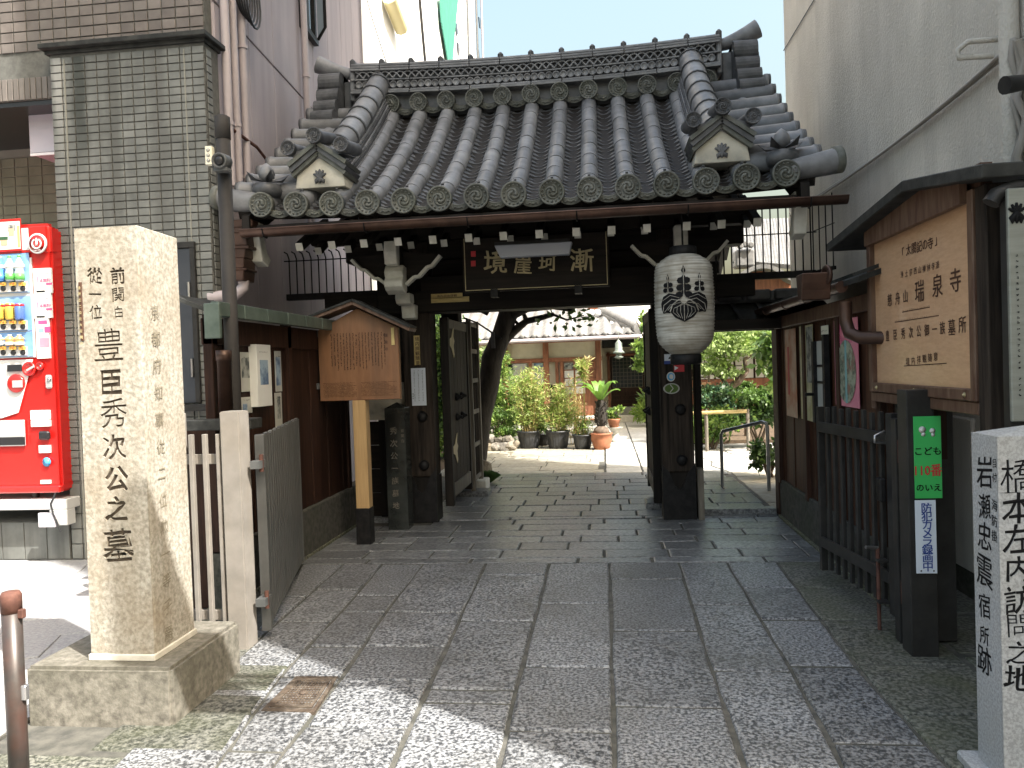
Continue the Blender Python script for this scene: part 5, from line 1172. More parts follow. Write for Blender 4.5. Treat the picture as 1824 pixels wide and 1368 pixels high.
# ================================================================ LAMP POLE
LP=thing('lamp_pole','dark brown steel pole with small camera and pale box, before the pink wall','pole',(-2.03,4.48,0))
YL=4.48; xt=PY(396,215,YL).x; ztp=PY(396,206,YL).z
MB().lathe([(.042,0),(.042,ztp-.14)],(xt,YL,0),20).build('pole','pole_brown',LP); MB().lathe([(.045,ztp-.14),(.045,ztp-.01),(.03,ztp)],(xt,YL,0),20).build('pole_cap','pole_brown',LP)
a=PY(397,287,YL-.06); cm=MB().lathe([(.045,0),(.045,.09),(.038,.095),(.034,.085),(.001,.085)],(a.x,YL-.03,a.z),20,ax=(.05,-1,-.12)).build('camera','metal_grey',LP); MB().lathe([(.028,.088),(.02,.094),(.001,.096)],(a.x,YL-.03,a.z),16,ax=(.05,-1,-.12)).build('lens','vm_dark',cm)
MB().b2(a.x-.04,a.x+.04,YL-.1,YL-.03,a.z-.065,a.z-.045).build('camera_bracket','metal_grey',LP)
a=PY(374,278,YL-.02); jb=MB().b2(a.x-.022,a.x+.022,YL-.04,YL,a.z-.055,a.z+.055).build('pale_box','cream',LP,.004)
for dz_ in (-.03,0,.03): MB().lathe([(.012,0),(.001,.003)],(a.x,YL-.041,a.z+dz_),12,ax=(0,-1,0)).build('switch','paper_dim',jb)
MB().tube([(a.x+.02,YL-.03,a.z-.055),(a.x+.03,YL-.04,a.z-.09),(a.x+.05,YL-.04,a.z-.06)],.004,5).build('lead','cable',LP)
# ================================================================ LEFT FENCE AND GATE LEAF
LF=thing('metal_fence','tan painted steel fence panel with three thin bars, behind the stone pillar','fence',(-2.0,3.87,0))
def fx(px,py=900): return PY(px,py,3.87).x
MB().b2(fx(405),fx(405)+.105,3.82,3.94,-.01,1.225).build('post','metal_tan',LF,.006,seg=2); MB().b2(fx(322),fx(322)+.035,3.85,3.9,.0,1.22).build('post','metal_tan',LF,.003)
za,zb2=PY(360,818,3.87).z,PY(360,1095,3.87).z
for z_ in (za,zb2): MB().b2(fx(322)+.03,fx(405),3.865,3.885,z_-.026,z_+.026).build('rail','metal_tan',LF,.002)
for px in (346,370,394): x=fx(px); MB().b2(x,x+.022,3.835,3.862,.05,1.11).build('bar','metal_tan',LF,.002)
def leafgate(label,A,B,z0,z1,n,mat,slatw,name='metal_gate',railz=(.22,.98),side=1,gapf=.9):
    A=Vector((*A,0));B=Vector((*B,0)); d=(B-A).normalized(); nn=Vector((d.y,-d.x,0))*side; L=(B-A).length; t=thing(name,label,'gate',tuple(A))
    def bx(s0,s1,o0,o1,z0_,z1_,nm,par=t):
        v=[A+d*s+nn*o+Vector((0,0,z)) for s in(s0,s1) for o in(o0,o1) for z in(z0_,z1_)]; return MB().add(v,[(0,1,3,2),(4,6,7,5),(0,4,5,1),(2,3,7,6),(0,2,6,4),(1,5,7,3)]).build(nm,mat,par,.002)
    bx(0,.06,-.025,.025,z0,z1+.01,'stile'); bx(L-.03,L,-.02,.02,z0,z1,'stile')
    for z in railz: bx(.06,L-.03,.004,.026,z-.03,z+.03,'rail')
    for k in range(n): s=.06+(L-.09)*k/n; w_=(L-.09)/n*gapf; bx(s+w_*.06,s+w_*(slatw),-.018,.003,z0+.02,z1+(.01 if k%2 else .0),'slat')
    return t,A,d,nn,L,bx
GL1,A_,d_,n_,L_,bx=leafgate('grey steel gate leaf of close vertical slats, standing open on the left',(-1.83,3.98),(-2.24,5.50),.04,1.08,18,'metal_grey',.94,side=-1)
for z_ in (.18,.90):
    MB().tube([(-1.80,3.93,z_),(-1.80,3.93,z_+.09)],.012,8).build('hinge','rust',GL1); MB().b2(-1.84,-1.79,3.88,3.97,z_+.02,z_+.06).build('hinge_plate','metal_grey',GL1)
GR1,A_,d_,n_,L_,bx=leafgate('dark steel gate leaf with spaced vertical bars, standing open on the right',(1.42,4.06),(1.295,4.98),.10,1.10,9,'metal_dark',.38,railz=(.28,.98),side=-1)
MB().tube([A_+d_*.12+n_*.05+Vector((0,0,z)) for z in (.0,.42)],.010,8).build('drop_bolt','rust',GR1); MB().tube([A_+d_*.12+n_*.05+Vector((0,0,.42)),A_+d_*.10+n_*.12+Vector((0,0,.43))],.009,6).build('bolt_handle','steel',GR1)
for z_ in (.15,.36): MB().box(tuple(A_+d_*.10+n_*.04+Vector((0,0,z_))),(.05,.05,.012)).build('bolt_guide','metal_dark',GR1)
MB().box(tuple(A_+d_*.10+n_*.035+Vector((0,0,.72))),(.03,.07,.12)).build('latch','iron_black',GR1,.006); MB().tube([A_+d_*.06+n_*.03+Vector((0,0,1.02)),A_+d_*.02+n_*.10+Vector((0,0,1.0)),A_+d_*.02+n_*.10+Vector((0,0,.97)),A_+d_*.06+n_*.03+Vector((0,0,.96))],.006,6).build('pull','steel',GR1)
# right posts
RP=thing('gate_post','black square steel post carrying the green and white signs, under the right signboard','post',(1.45,3.85,0))
MB().b2(1.375,1.495,3.80,3.92,-.01,1.235).build('post','metal_dark',RP,.004)
RP2=thing('gate_post','slim black steel post holding the open right gate leaf by its hinges','post',(1.42,4.02,0)); MB().b2(1.385,1.465,3.975,4.04,.0,1.09).build('post','metal_dark',RP2,.003)
for z_ in (.2,.88): MB().tube([(1.40,3.955,z_),(1.40,3.955,z_+.11)],.014,8).build('hinge','rust',RP2); MB().b2(1.40,1.46,3.93,3.975,z_,z_+.05).build('hinge_plate','metal_grey',RP2)
RP3=thing('gate_post','rear black steel post beside the white wall, behind the green sign','post',(1.62,4.05,0)); MB().b2(1.56,1.66,4.0,4.12,.0,1.24).build('post','metal_dark',RP3,.004)
YG2=3.796
def sg(px,py,Y=YG2): return PY(px,py,Y)
GS=thing('green_sign','green sign reading kodomo 110-ban no ie, fixed to the black post','sign',tuple(sg(1650,815)))
a,c=sg(1626,742),sg(1678,887); f=MB().b2(a.x,c.x,YG2-.006,YG2,c.z,a.z).build('plate','sign_green',GS,.001)
cx_=(a.x+c.x)/2
text([('こども',0,sg(1652,803).z,.041,{'wt':.02,'sx':1.0}),('のいえ',0,sg(1652,868).z,.038,{'wt':.02})],'ink',f,(cx_,YG2-.0065,0),(1,0,0),(0,0,1))
text([('110番',0,sg(1652,837).z,.060,{'wt':.016,'sx':.85})],'ink_red',f,(cx_,YG2-.0065,0),(1,0,0),(0,0,1))
b=MB()
for u,v_,r_ in ((-.022,.0,.016),(.022,-.006,.013),(-.018,-.022,.010),(.024,-.024,.009)): b.lathe([(r_,0),(.001,.0008)],(cx_+u,YG2-.0065,sg(1652,765).z+v_),14,ax=(0,-1,0))
b.build('two_figures','paper',f)
WS=thing('white_sign','white sign with blue vertical letters reading security camera recording, below the green sign','sign',tuple(sg(1650,955)))
a,c=sg(1629,891),sg(1669,1021); f=MB().b2(a.x,c.x,YG2-.005,YG2,c.z,a.z).build('plate','sign_white',WS,.001)
text([('防犯カメラ録画中',0,0,.050,{'v':(a.z-c.z-.03)/8,'wt':.018})],'ink_blue',f,((a.x+c.x)/2+.004,YG2-.0055,a.z-.035),(1,0,0),(0,0,1))
for x in (-.025,.03): MB().lathe([(.004,0),(.001,.003)],((a.x+c.x)/2+x,YG2-.006,c.z+.012),8,ax=(0,-1,0)).build('screw','ink',f)
# ================================================================ RIGHT SIGNBOARD
SB=thing('temple_signboard','glazed wooden temple signboard with small gabled roof, upper right','signboard',(1.55,4,1.6))
XS=1.50
def sp(px,py,X=XS): return PX(px,py,X)
yA,yB=4.60,3.33; zA,zB=1.20,2.05     # far and near edges
MB().b2(XS+.004,XS+.05,yB,yA,zA,zB+.1).build('backing','wood_frame',SB)
fc=MB().b2(XS-.002,XS+.003,yB+.03,yA-.03,zA+.03,zB-.02).build('face','wood_sign',SB)
for y0_,y1_,z0_,z1_ in ((yB,yB+.05,zA,zB),(yA-.05,yA,zA,zB),(yB+.05,yA-.05,zA,zA+.05)): MB().b2(XS-.03,XS+.003,y0_,y1_,z0_,z1_).build('frame','wood_frame',SB,.004)
gp_=[(yA-.05,zB-.05),(yB+.05,zB-.05),(yB+.05,zB+.05),(3.78,zB+.095),(yA-.05,zB+.03)]
MB().prism([(-y,z) for y,z in gp_],(XS-.025,0,0),(0,-1,0),(0,0,1),.03).build('gable_panel','wood_frame',SB)
for y_ in (yB+.1,yA-.12,(yA+yB)/2): MB().lathe([(.012,0),(.001,.01)],(XS-.03,y_,zA+.025),10,ax=(-1,0,0)).build('frame_bolt','gold',SB)
RO=[(5.0,2.035),(3.78,2.135),(3.02,2.02)]
for (ya,za_),(yb2,zb3) in zip(RO,RO[1:]):
    d=Vector((0,yb2-ya,zb3-za_)); MB().beam((XS+.02,ya,za_+.03),(XS+.02,yb2,zb3+.03),.30,.05,0,(0,0,1)).build('roof_board','slate_roof',SB,.004)
MB().b2(XS-.02,XS+.08,3.24,3.33,zA-.14,zB+.0).build('end_post','wood_worn',SB,.005); MB().b2(XS-.0,XS+.08,4.60,4.67,zA-.1,zB+.05).build('end_post','wood_frame',SB,.005); MB().b2(XS-.02,XS+.06,3.33,4.60,zA-.055,zA-.003).build('bottom_rail','wood_frame',SB,.004)
MB().b2(XS+.02,XS+.09,3.9,4.0,.9,1.2).build('hanger','wood_red_dark',SB)
def srow(s,pxa,pxb,pya,pyb,size,sx=.8,wt=.012,name='lettering'):
    n=len(s); its=[]
    for i,ch in enumerate(s):
        f=(i+.5)/n; p=sp(pxa+(pxb-pxa)*f,pya+(pyb-pya)*f,XS-.003); its.append((ch,-p.y,p.z,size,{'wt':wt,'sx':sx,'br':.4}))
    text(its,'ink_brown',fc,(XS-.003,0,0),(0,-1,0),(0,0,1),name,.001)
srow('「太閤記の寺」',1604,1672,449,429,0.0555,1.15,.014)
srow('浄土宗西山禅林寺派',1603,1674,490,471,0.0355,1.1,.006)
srow('慈舟山',1578,1620,536,526,0.0703,.95,.012)
srow('瑞泉寺',1622,1718,523,494,0.1110,1.05,.010)
srow('豊臣秀次公御一族',1574,1686,599,583,0.0629,.95,.010)
srow('墓所',1686,1724,585,576,0.0740,1.0,.010)
srow('境内拝観随意',1612,1672,645,634,0.0407,1.15,.010)
for pxa,pxb,pya,pyb in ((1607,1656,556,547),(1594,1672,574,562),(1610,1686,652,647)):
    p=sp(pxa,pya,XS-.003);q_=sp(pxb,pyb,XS-.003); MB().beam(p,q_,.001,.004,0,(0,0,1)).build('rule_line','ink_brown',fc)
    marks(fc,'ink_brown',p+Vector((0,0,.012)),(0,-1,0),(0,0,1),abs(p.y-q_.y),.012,1,26,vert=False,sz=.004,seed=int(pxa))
# metal board at the far right
MBd=thing('metal_signboard','brushed metal notice board with small black crest and fine text, at the right edge','signboard',(1.8,3.05,1.4))
XM=1.80
p0=PY(1795,345,3.0);Xm=p0.x; zt3=PY(1800,345,3.0).z; zb3=PY(1800,752,3.0).z
f=MB().b2(Xm,Xm+.6,3.0,3.02,zb3,zt3+.02).build('plate','brushed',MBd,.004); MB().tube([(Xm-.03,3.06,zt3-.02),(Xm-.01,3.06,zt3+.01),(Xm+.05,3.06,zt3+.03),(Xm+.5,3.06,zt3+.04)],.03,10).build('top_hood','metal_dark',MBd)
MB().b2(Xm+.01,Xm+.06,3.03,3.08,0,zt3).build('stand_post','metal_dark',MBd)
marks(f,'ink',PY(1804,450,2.998),(1,0,0),(0,0,1),.25,.52,9,26,seed=31,sz=.006)
c=PY(1811,378,2.998); b=MB()
for a in range(-2,3): an=R(90+a*32); b.tube([c,c+Vector((.016*math.cos(an),-.001,.016*math.sin(an))),c+Vector((.030*math.cos(an),0,.034*math.sin(an)))],[.004,.007,.004],5)
for a in (-1,0,1): b.tube([c,c+Vector((a*.016,-.001,-.022)),c+Vector((a*.014,0,-.04))],[.008,.012,.002],5)
b.build('crest','ink',f)
# ================================================================ RIGHT WOODEN WALL
RWl=thing('wooden_wall','red-brown boarded wall with a small gutter and roof, right side of the forecourt','wall',(1.56,6,0))
XW=1.54
n=16
for k in range(n):
    y0_=4.55+(7.2-4.55)*k/n; MB().b2(XW+(.0 if k%2 else .006),XW+.04,y0_+.002,y0_+(7.2-4.55)/n-.002,.33,1.70).build('board','wood_red',RWl,.003)
MB().b2(XW-.02,XW+.06,4.55,7.2,-.02,.33).build('stone_base','base_dark',RWl,.008)
for y_ in (4.56,5.32,6.2,7.14): MB().b2(XW-.03,XW+.05,y_,y_+.07,.30,1.75).build('wall_post','wood_red_dark',RWl,.004)
MB().b2(XW-.035,XW+.05,4.55,7.2,1.66,1.76).build('wall_plate','wood_frame',RWl,.005)
b=MB().add([(XW-.16,4.45,1.83),(XW-.16,7.35,1.83),(XR-.005,7.35,2.06),(XR-.005,4.45,2.06),(XW-.16,4.45,1.80),(XW-.16,7.35,1.80),(XR-.005,7.35,2.03),(XR-.005,4.45,2.03)],[(0,1,2,3),(7,6,5,4),(0,4,5,1),(1,5,6,2),(2,6,7,3),(3,7,4,0)]); b.build('roof','slate_roof',RWl)
for k in range(9): y_=4.5+.35*k; MB().beam((XW-.17,y_,1.845),(XR-.01,y_,2.075),.03,.02).build('roof_batten','slate_roof',RWl)
MB().tube([(XW-.17,4.72,1.80),(XW-.17,7.35,1.815)],.035,12).build('gutter','copper',RWl)
for y_ in (5.5,6.1,6.8): MB().tube([(XW-.17,y_,1.803),(XW-.17,y_+.02,1.803)],.038,12).build('gutter_clip','copper',RWl)
p=PX(1510,525,XW-.17)
MB().prism([(-.075,.075),(-.062,.02),(-.05,-.02),(-.04,-.075),(.04,-.075),(.05,-.02),(.062,.02),(.075,.075)],(XW-.26,4.66,1.80),(0,-1,0),(0,0,1),.16).build('rain_head','copper',RWl,.005)
MB().lathe([(.055,0),(.06,.012),(.055,.02),(.035,.02),(.03,.01),(.001,.01)],(XW-.27,4.62,1.86),16,ax=(-1,-.2,0)).build('rain_head_rosette','copper',RWl)
MB().tube([(XW-.17,4.66,1.71),(XW-.17,4.66,1.60),(XW-.16,4.63,1.53),(XW-.12,4.56,1.50),(XW+.02,4.42,1.49)],.036,12).build('downpipe','copper',RWl)
# posters on the wall
def wq(par,name,mat,ya,yb2,za_,zb_,off,th=.003): return MB().b2(XW-off-th,XW-off,min(ya,yb2),max(ya,yb2),zb_,za_).build(name,mat,par)
def poster(label,mat,px0,py0,px1,py1,off=.012,cat='poster'):
    a=PX(px0,py0,XW-off);c=PX(px1,py1,XW-off); t=thing('poster',label,cat,(XW-off,a.y,c.z)); f=wq(t,'sheet',mat,a.y,c.y,a.z,c.z,off); return t,f,a,c
t,f,a,c=poster('bright pink poster with an oval picture on the wooden wall, right of the brass letterbox','pink',1486,572,1532,728)
def on(a,c,u,v): return a.y+(c.y-a.y)*u, a.z+(c.z-a.z)*v
yy,zz=on(a,c,.52,.60); MB().prism([((a.y-c.y)*.40*math.cos(2*PI*i/24),(a.z-c.z)*.36*math.sin(2*PI*i/24)) for i in range(24)],(XW-.018,yy,zz),(0,-1,0),(0,0,1),.0015).build('oval_picture','collage',t)
MB().b2(XW-.021,XW-.0195,yy-.018,yy+.018,zz-.2,zz+.2).build('picture_band','teal',t)
text([('新京道',-(a.y+c.y)/2,on(a,c,0,.11)[1],.075,{'sx':1.6,'wt':0}),('寺の首',-(a.y+c.y)/2,on(a,c,0,.23)[1],.055,{'sx':1.8})],'ink_pink',t,(XW-.016,0,0),(0,-1,0),(0,0,1),ex=.0005)
t,f,a,c=poster('faded orange and white poster, farthest of those on the wooden wall','orange_soft',1398,588,1421,745)
MB().b2(XW-.018,XW-.016,on(a,c,.38,0)[0],on(a,c,.24,0)[0],on(a,c,0,.75)[1],on(a,c,0,.2)[1]).build('red_strip','ink_red',t)
t,f,a,c=poster('crumpled yellow-grey poster beside the letterbox on the wooden wall','yellow_soft',1424,582,1452,752); MB().b2(XW-.018,XW-.016,on(a,c,1,0)[0],on(a,c,.55,0)[0],on(a,c,0,.6)[1],on(a,c,0,.02)[1]).build('dark_picture','photo_grey',t)
t,f,a,c=poster('pale yellow letterbox panel in a black frame on the wooden wall','paper_dim',1455,608,1475,757,.02,'letterbox')
yA2,zA2=on(a,c,0,0); MB().b2(XW-.05,XW-.012,a.y,a.y+.05,c.z,a.z+.0).b2(XW-.05,XW-.012,c.y-.05,c.y,c.z-.0,a.z+.04).build('side_frame','iron_black',t); 
for v_ in (.30,.50): z_=on(a,c,0,v_)[1]; MB().b2(XW-.03,XW-.012,c.y,a.y,z_-.008,z_+.008).build('slot','iron_black',t)
MB().lathe([(.012,0),(.012,.05),(.02,.055),(.001,.06)],(XW-.05,a.y+.01,on(a,c,0,.65)[1]),10,ax=(-1,0,0)).build('knob','iron_black',t)
t,f,a,c=poster('small cream house-number card above the letterbox','cream',1463,581,1476,599,.012,'card'); marks(t,'ink',Vector((XW-.0165,a.y-.01,(a.z+c.z)/2+.012)),(0,-1,0),(0,0,1),abs(a.y-c.y)*.8,.02,1,5,vert=False,sz=.008)
# ================================================================ LEFT SHED WALL WITH PICTURES
LS=thing('notice_shed','dark red-brown boarded shed wall with green metal roof edge, behind the left gate leaf','shed',(-2.4,5.5,0))
XL=-2.34
n=14
for k in range(n): y0_=4.46+(6.95-4.46)*k/n; MB().b2(XL-.04,XL+(.0 if k%2 else -.006),y0_+.002,y0_+(6.95-4.46)/n-.002,.36,1.72).build('board','wood_red_dark',LS,.003)
MB().b2(-2.9,XL-.04,4.5,4.54,.0,1.10).build('end_wall','wood_red_dark',LS); MB().b2(XL-.06,XL+.03,4.46,7.1,-.02,.36).build('stone_base','base_dark',LS,.008)
for y_ in (4.46,5.6,6.88): MB().b2(XL-.04,XL+.02,y_,y_+.07,.34,1.78).build('wall_post','wood_red_dark',LS,.004)
MB().b2(XL-.05,XL+.02,4.46,6.95,1.60,1.76).build('wall_plate','wood_red_dark',LS,.004)
b=MB().add([(XL+.14,4.3,1.78),(XL+.14,7.0,1.78),(-2.50,7.0,1.90),(-2.50,4.3,1.90),(XL+.14,4.3,1.755),(XL+.14,7.0,1.755),(-2.50,7.0,1.875),(-2.50,4.3,1.875)],[(0,1,2,3),(7,6,5,4),(0,4,5,1),(1,5,6,2),(2,6,7,3),(3,7,4,0)]); b.build('roof','slate_roof',LS)
for k in range(8): y_=4.3+.335*k; MB().b2(XL+.10,XL+.15,y_+.004,y_+.33,1.755,1.84).build('edge_plate','roof_green',LS,.004)
MB().b2(PY(364,560,4.28).x,PY(392,560,4.28).x,4.27,4.30,PY(380,603,4.28).z,PY(375,540,4.28).z).build('end_plate','roof_green',LS,.004); p=PY(384,640,4.3); MB().lathe([(.04,-.15),(.04,1.5),(.045,1.5),(.045,1.56)],(p.x,4.4,.0),14).build('downpipe','copper',LS)
MB().b2(-2.75,-2.0,4.25,4.40,1.10,1.16).build('shelf_board','slate_roof',LS,.004) 
def pic(label,px0,py0,px1,py1,off,inner,fr='paper',im=(.12,.2,.85,.72)):
    a=PX(px0,py0,XL+off);c=PX(px1,py1,XL+off); t=thing('framed_picture',label,'picture',(XL,a.y,c.z))
    MB().b2(XL+.004,XL+off,a.y,c.y,c.z,a.z).build('frame',fr,t,.003)
    u0,v0,u1,v1=im; MB().b2(XL+off+.0005,XL+off+.002,a.y+(c.y-a.y)*u0,a.y+(c.y-a.y)*u1,a.z+(c.z-a.z)*v1,a.z+(c.z-a.z)*v0).build('print',inner,t)
    marks(t,'ink',Vector((XL+off+.002,a.y+(c.y-a.y)*.15,a.z+(c.z-a.z)*.1)),(0,1,0),(0,0,1),(c.y-a.y)*.7,.02,1,8,vert=False,sz=.006,seed=int(px0)); return t
pic('small photo sheet nearest the pole on the shed wall',428,627,449,697,.008,'photo_grey','paper_dim',(.05,.15,.8,.65))
pic('tall white framed blue portrait standing proud of the shed wall, largest of the group',456,613,486,722,.06,'photo_blue','paper',(.2,.25,.75,.65))
pic('blue picture in a cream frame, upper right of the group on the shed wall',489,625,503,697,.010,'photo_blue','paper_dim',(.08,.15,.8,.85))
pic('lower cream framed picture partly behind the gate leaf',489,700,504,765,.008,'photo_grey','paper_dim',(.3,.1,.75,.7))
pic('lower left photo sheet just above the tan fence post',430,708,450,735,.008,'photo_blue','paper_dim',(.1,.4,.5,.9))
# ================================================================ WOODEN NOTICE BOARD, LEFT
KB=thing('notice_board','brown gabled wooden notice board on a black-footed post, left of the gate','notice board',(-1.97,6.2,0))
YK=6.2
def kp(px,py,Y=YK): return PY(px,py,Y)
xl,xr=kp(568,650).x,kp(711,650).x; zb_=kp(640,713).z; ze=kp(640,586).z; za=kp(637,549).z; xm=(xl+xr)/2
pl=[(xl,zb_),(xr,zb_),(xr,ze),(xm,za),(xl,ze)]
bd=MB().prism(pl,(0,YK+.055,0),(1,0,0),(0,0,1),.055).build('board','wood_board',KB,.004)
xe0,xe1=kp(538,583).x,kp(735,583).x; zz_=kp(637,582).z
for A_,B_ in (((xe0,YK,kp(538,579).z),(xm,YK,za+.035)),((xe1,YK,kp(736,588).z-.0),(xm,YK,za+.035))):
    MB().beam((A_[0],YK+.0,A_[2]),(B_[0],YK,B_[2]),.22,.028,0,(0,0,1)).build('roof_board','wood_frame',KB,.003); MB().beam((A_[0]-.0,YK,A_[2]+.024),(B_[0],YK,B_[2]+.024),.24,.018,0,(0,0,1)).build('roof_cover','slate_roof',KB)
xp=kp(642,800).x; 
MB().b2(xp-.055,xp+.055,YK+.0,YK+.11,.29,zb_+.0).build('post','wood_post',KB,.006); MB().b2(xp-.06,xp+.06,YK-.005,YK+.115,-.01,.295).build('post_foot','iron_black',KB,.004)
W=xr-xl
marks(bd,'ink',(xl+.10,YK-.001,ze-.03),(1,0,0),(0,0,1),W*.70,.30,18,26,seed=12,sz=.0075)
marks(bd,'ink',(xl+.03,YK-.001,zb_+.15),(1,0,0),(0,0,1),W*.42,.12,11,34,vert=False,seed=13,sz=.0045); marks(bd,'ink',(xl+W*.52,YK-.001,zb_+.15),(1,0,0),(0,0,1),W*.44,.12,11,34,vert=False,seed=14,sz=.0045)
text([('瑞泉寺',0,0,.030,{'v':.055,'wt':.01})],'ink_brown',bd,(xr-.10,YK-.001,ze-.06),(1,0,0),(0,0,1))
MB().b2(xr-.055,xr-.03,YK-.008,YK-.002,ze-.14,ze+.0).build('side_slip','old_yellow',bd)
for z_ in (ze-.05,zb_+.1): MB().b2(xl-.03,xl-.002,YK,YK+.02,z_,z_+.05).build('clip','metal_grey',bd)
# black inscribed post
BS=thing('stone_stele','polished black inscribed post with pyramid top, between the notice board and the gate','monument',(-1.93,6.75,0))
x0,x1=PY(687,800,6.75).x,PY(723,800,6.75).x; zt_=PY(705,727,6.75).z
mk('polished',(.012,.014,.014),(.045,.05,.046),.2,ns=3,contrast=(.4,.62),spec=.8)
b=MB(); v=[(x0,6.75,0),(x1,6.75,0),(x1,6.93,0),(x0,6.93,0),(x0,6.75,zt_),(x1,6.75,zt_),(x1,6.93,zt_),(x0,6.93,zt_),((x0+x1)/2,6.84,zt_+.05)]
o=b.add(v,[(0,1,5,4),(1,2,6,5),(2,3,7,6),(3,0,4,7),(4,5,8),(5,6,8),(6,7,8),(7,4,8)]).build('shaft','polished',BS,.003)
text([('秀次公一族墓地',0,0,.065,{'v':.11,'wt':.01,'br':1})],'wood_grey',o,((x0+x1)/2-.015,6.7485,zt_-.2),(1,0,0),(0,0,1),'carved_characters'); text([('前関白',0,0,.032,{'v':.045,'br':1})],'wood_grey',o,(x1-.025,6.7485,zt_-.2),(1,0,0),(0,0,1),'carved_characters')
# ================================================================ COURTYARD
def pot(parent,x,y,r,h,mat='pot_black',rim=.012,bow=0):
    b=MB(); pr=[(r*.74,0),(r*.80+bow*.5,h*.25),(r*.9+bow,h*.6),(r*.97+bow*.2,h*.9),(r+rim,h*.91),(r+rim,h),(r*.93,h),(r*.9,h*.9),(.001,h*.9)]
    o=b.lathe(pr,(x,y,.0),28).build('pot',mat,parent); MB().lathe([(r*.91,h*.86),(.001,h*.93)],(x,y,0),20).build('soil','soil',parent)
    if mat=='pot_black':
        q=MB()
        for k in range(12): a=2*PI*k/12+.2; q.beam((x+r*.78*math.cos(a),y+r*.78*math.sin(a),.02),(x+r*.97*math.cos(a),y+r*.97*math.sin(a),h*.88),.008,.008)
        q.build('pot_rib',mat,o)
    return o
def bamboo(label,x,y,h,w,ncane,nleaf,potr,poth,mats,seed,group=None,lean=.12,lh=.09):
    rg=random.Random(seed); t=thing('potted_bamboo',label,'potted plant',(x,y,0),group); pot(t,x,y,potr,poth)
    b=MB(); lf=MB()
    for k in range(ncane):
        a=rg.uniform(0,2*PI); q=rg.uniform(0,1); hh=h*rg.uniform(.55,1) if k else h
        base=Vector((x+potr*.6*q*math.cos(a),y+potr*.6*q*math.sin(a),poth*.9)); tip=Vector((x+w*q*math.cos(a)*1.0,y+w*.8*q*math.sin(a),hh)); mid=(base+tip)/2+Vector((0,0,.06))
        b.tube([base,mid,tip],[.008,.006,.003],5)
        for i in range(nleaf//ncane):
            f=rg.uniform(.08,1)**.8; p=base.lerp(tip,f)+Vector((rg.gauss(0,1),rg.gauss(0,1),rg.gauss(0,.6)))*.07*(1.2-f*.5)
            d=Vector((rg.gauss(0,1),rg.gauss(0,1),rg.gauss(.15,.7))).normalized(); x_=d.cross(Vector((rg.gauss(0,1),rg.gauss(0,1),1))).normalized(); l=lh*rg.uniform(.5,1.2)
            lf.add([p,p+d*l*.4+x_*l*.085,p+d*l,p+d*l*.4-x_*l*.085],[(0,1,2,3)],rg.choice((0,0,0,0,1)))
    b.build('cane','cane',t); lf.build('leaves',mats,t,recalc=False); return t
def gp(px,py): return G(px,py)
p=gp(941,800); bamboo('yellow-green bamboo in the leftmost of the large black pots',p.x,p.y+.2,1.42,.33,26,5200,.205,.30,['leaf_bamboo','leaf_straw'],1,'potted bamboos in the courtyard')
p=gp(993,800); bamboo('bushy yellow-green bamboo in the middle black pot',p.x,p.y+.2,1.18,.34,26,4600,.205,.30,['leaf_bamboo','leaf_straw'],2,'potted bamboos in the courtyard')
p=gp(1038,801); t=bamboo('single tall thin cane with a tuft of leaves, in the smallest black pot',p.x,p.y+.18,.62,.16,8,500,.165,.24,['leaf_bright','leaf_mid'],3,'potted bamboos in the courtyard')
MB().tube([(p.x+.04,p.y+.18,.2),(p.x+.05,p.y+.2,1.3),(p.x+.02,p.y+.2,1.5)],[.014,.010,.005],7).build('tall_cane','cane',t)
b=MB(); leaf_quads(b,(p.x+.04,p.y+.2,1.32),(.13,.13,.22),700,.10,(0,1),5,'blade'); b.build('tuft','leaf_bamboo',t,recalc=False) if False else b.build('tuft',['leaf_bamboo','leaf_straw'],t,recalc=False)
bx_,by_=p.x-.12,p.y+1.0
t=thing('dry_bamboo','straw-coloured dry bamboo stems behind the smallest black pot','plant',(bx_,by_,0)); b=MB(); lf=MB(); rg=random.Random(8)
for k in range(12):
    a=Vector((bx_+rg.uniform(-.12,.12),by_,0)); c=a+Vector((rg.uniform(-.15,.15),0,rg.uniform(.7,1.25))); b.tube([a,c],[.006,.003],5)
    for i in range(90):
        q=a.lerp(c,rg.uniform(.15,1))+Vector((rg.gauss(0,.05),rg.gauss(0,.05),rg.gauss(0,.04))); d=Vector((rg.gauss(0,1),rg.gauss(0,1),rg.gauss(0,.7))).normalized()*.07; s_=d.cross(Vector((0,.5,1))).normalized()*.008; lf.add([q,q+d*.4+s_,q+d,q+d*.4-s_],[(0,1,2,3)])
b.build('cane','cane',t); lf.build('leaves','leaf_straw',t,recalc=False)
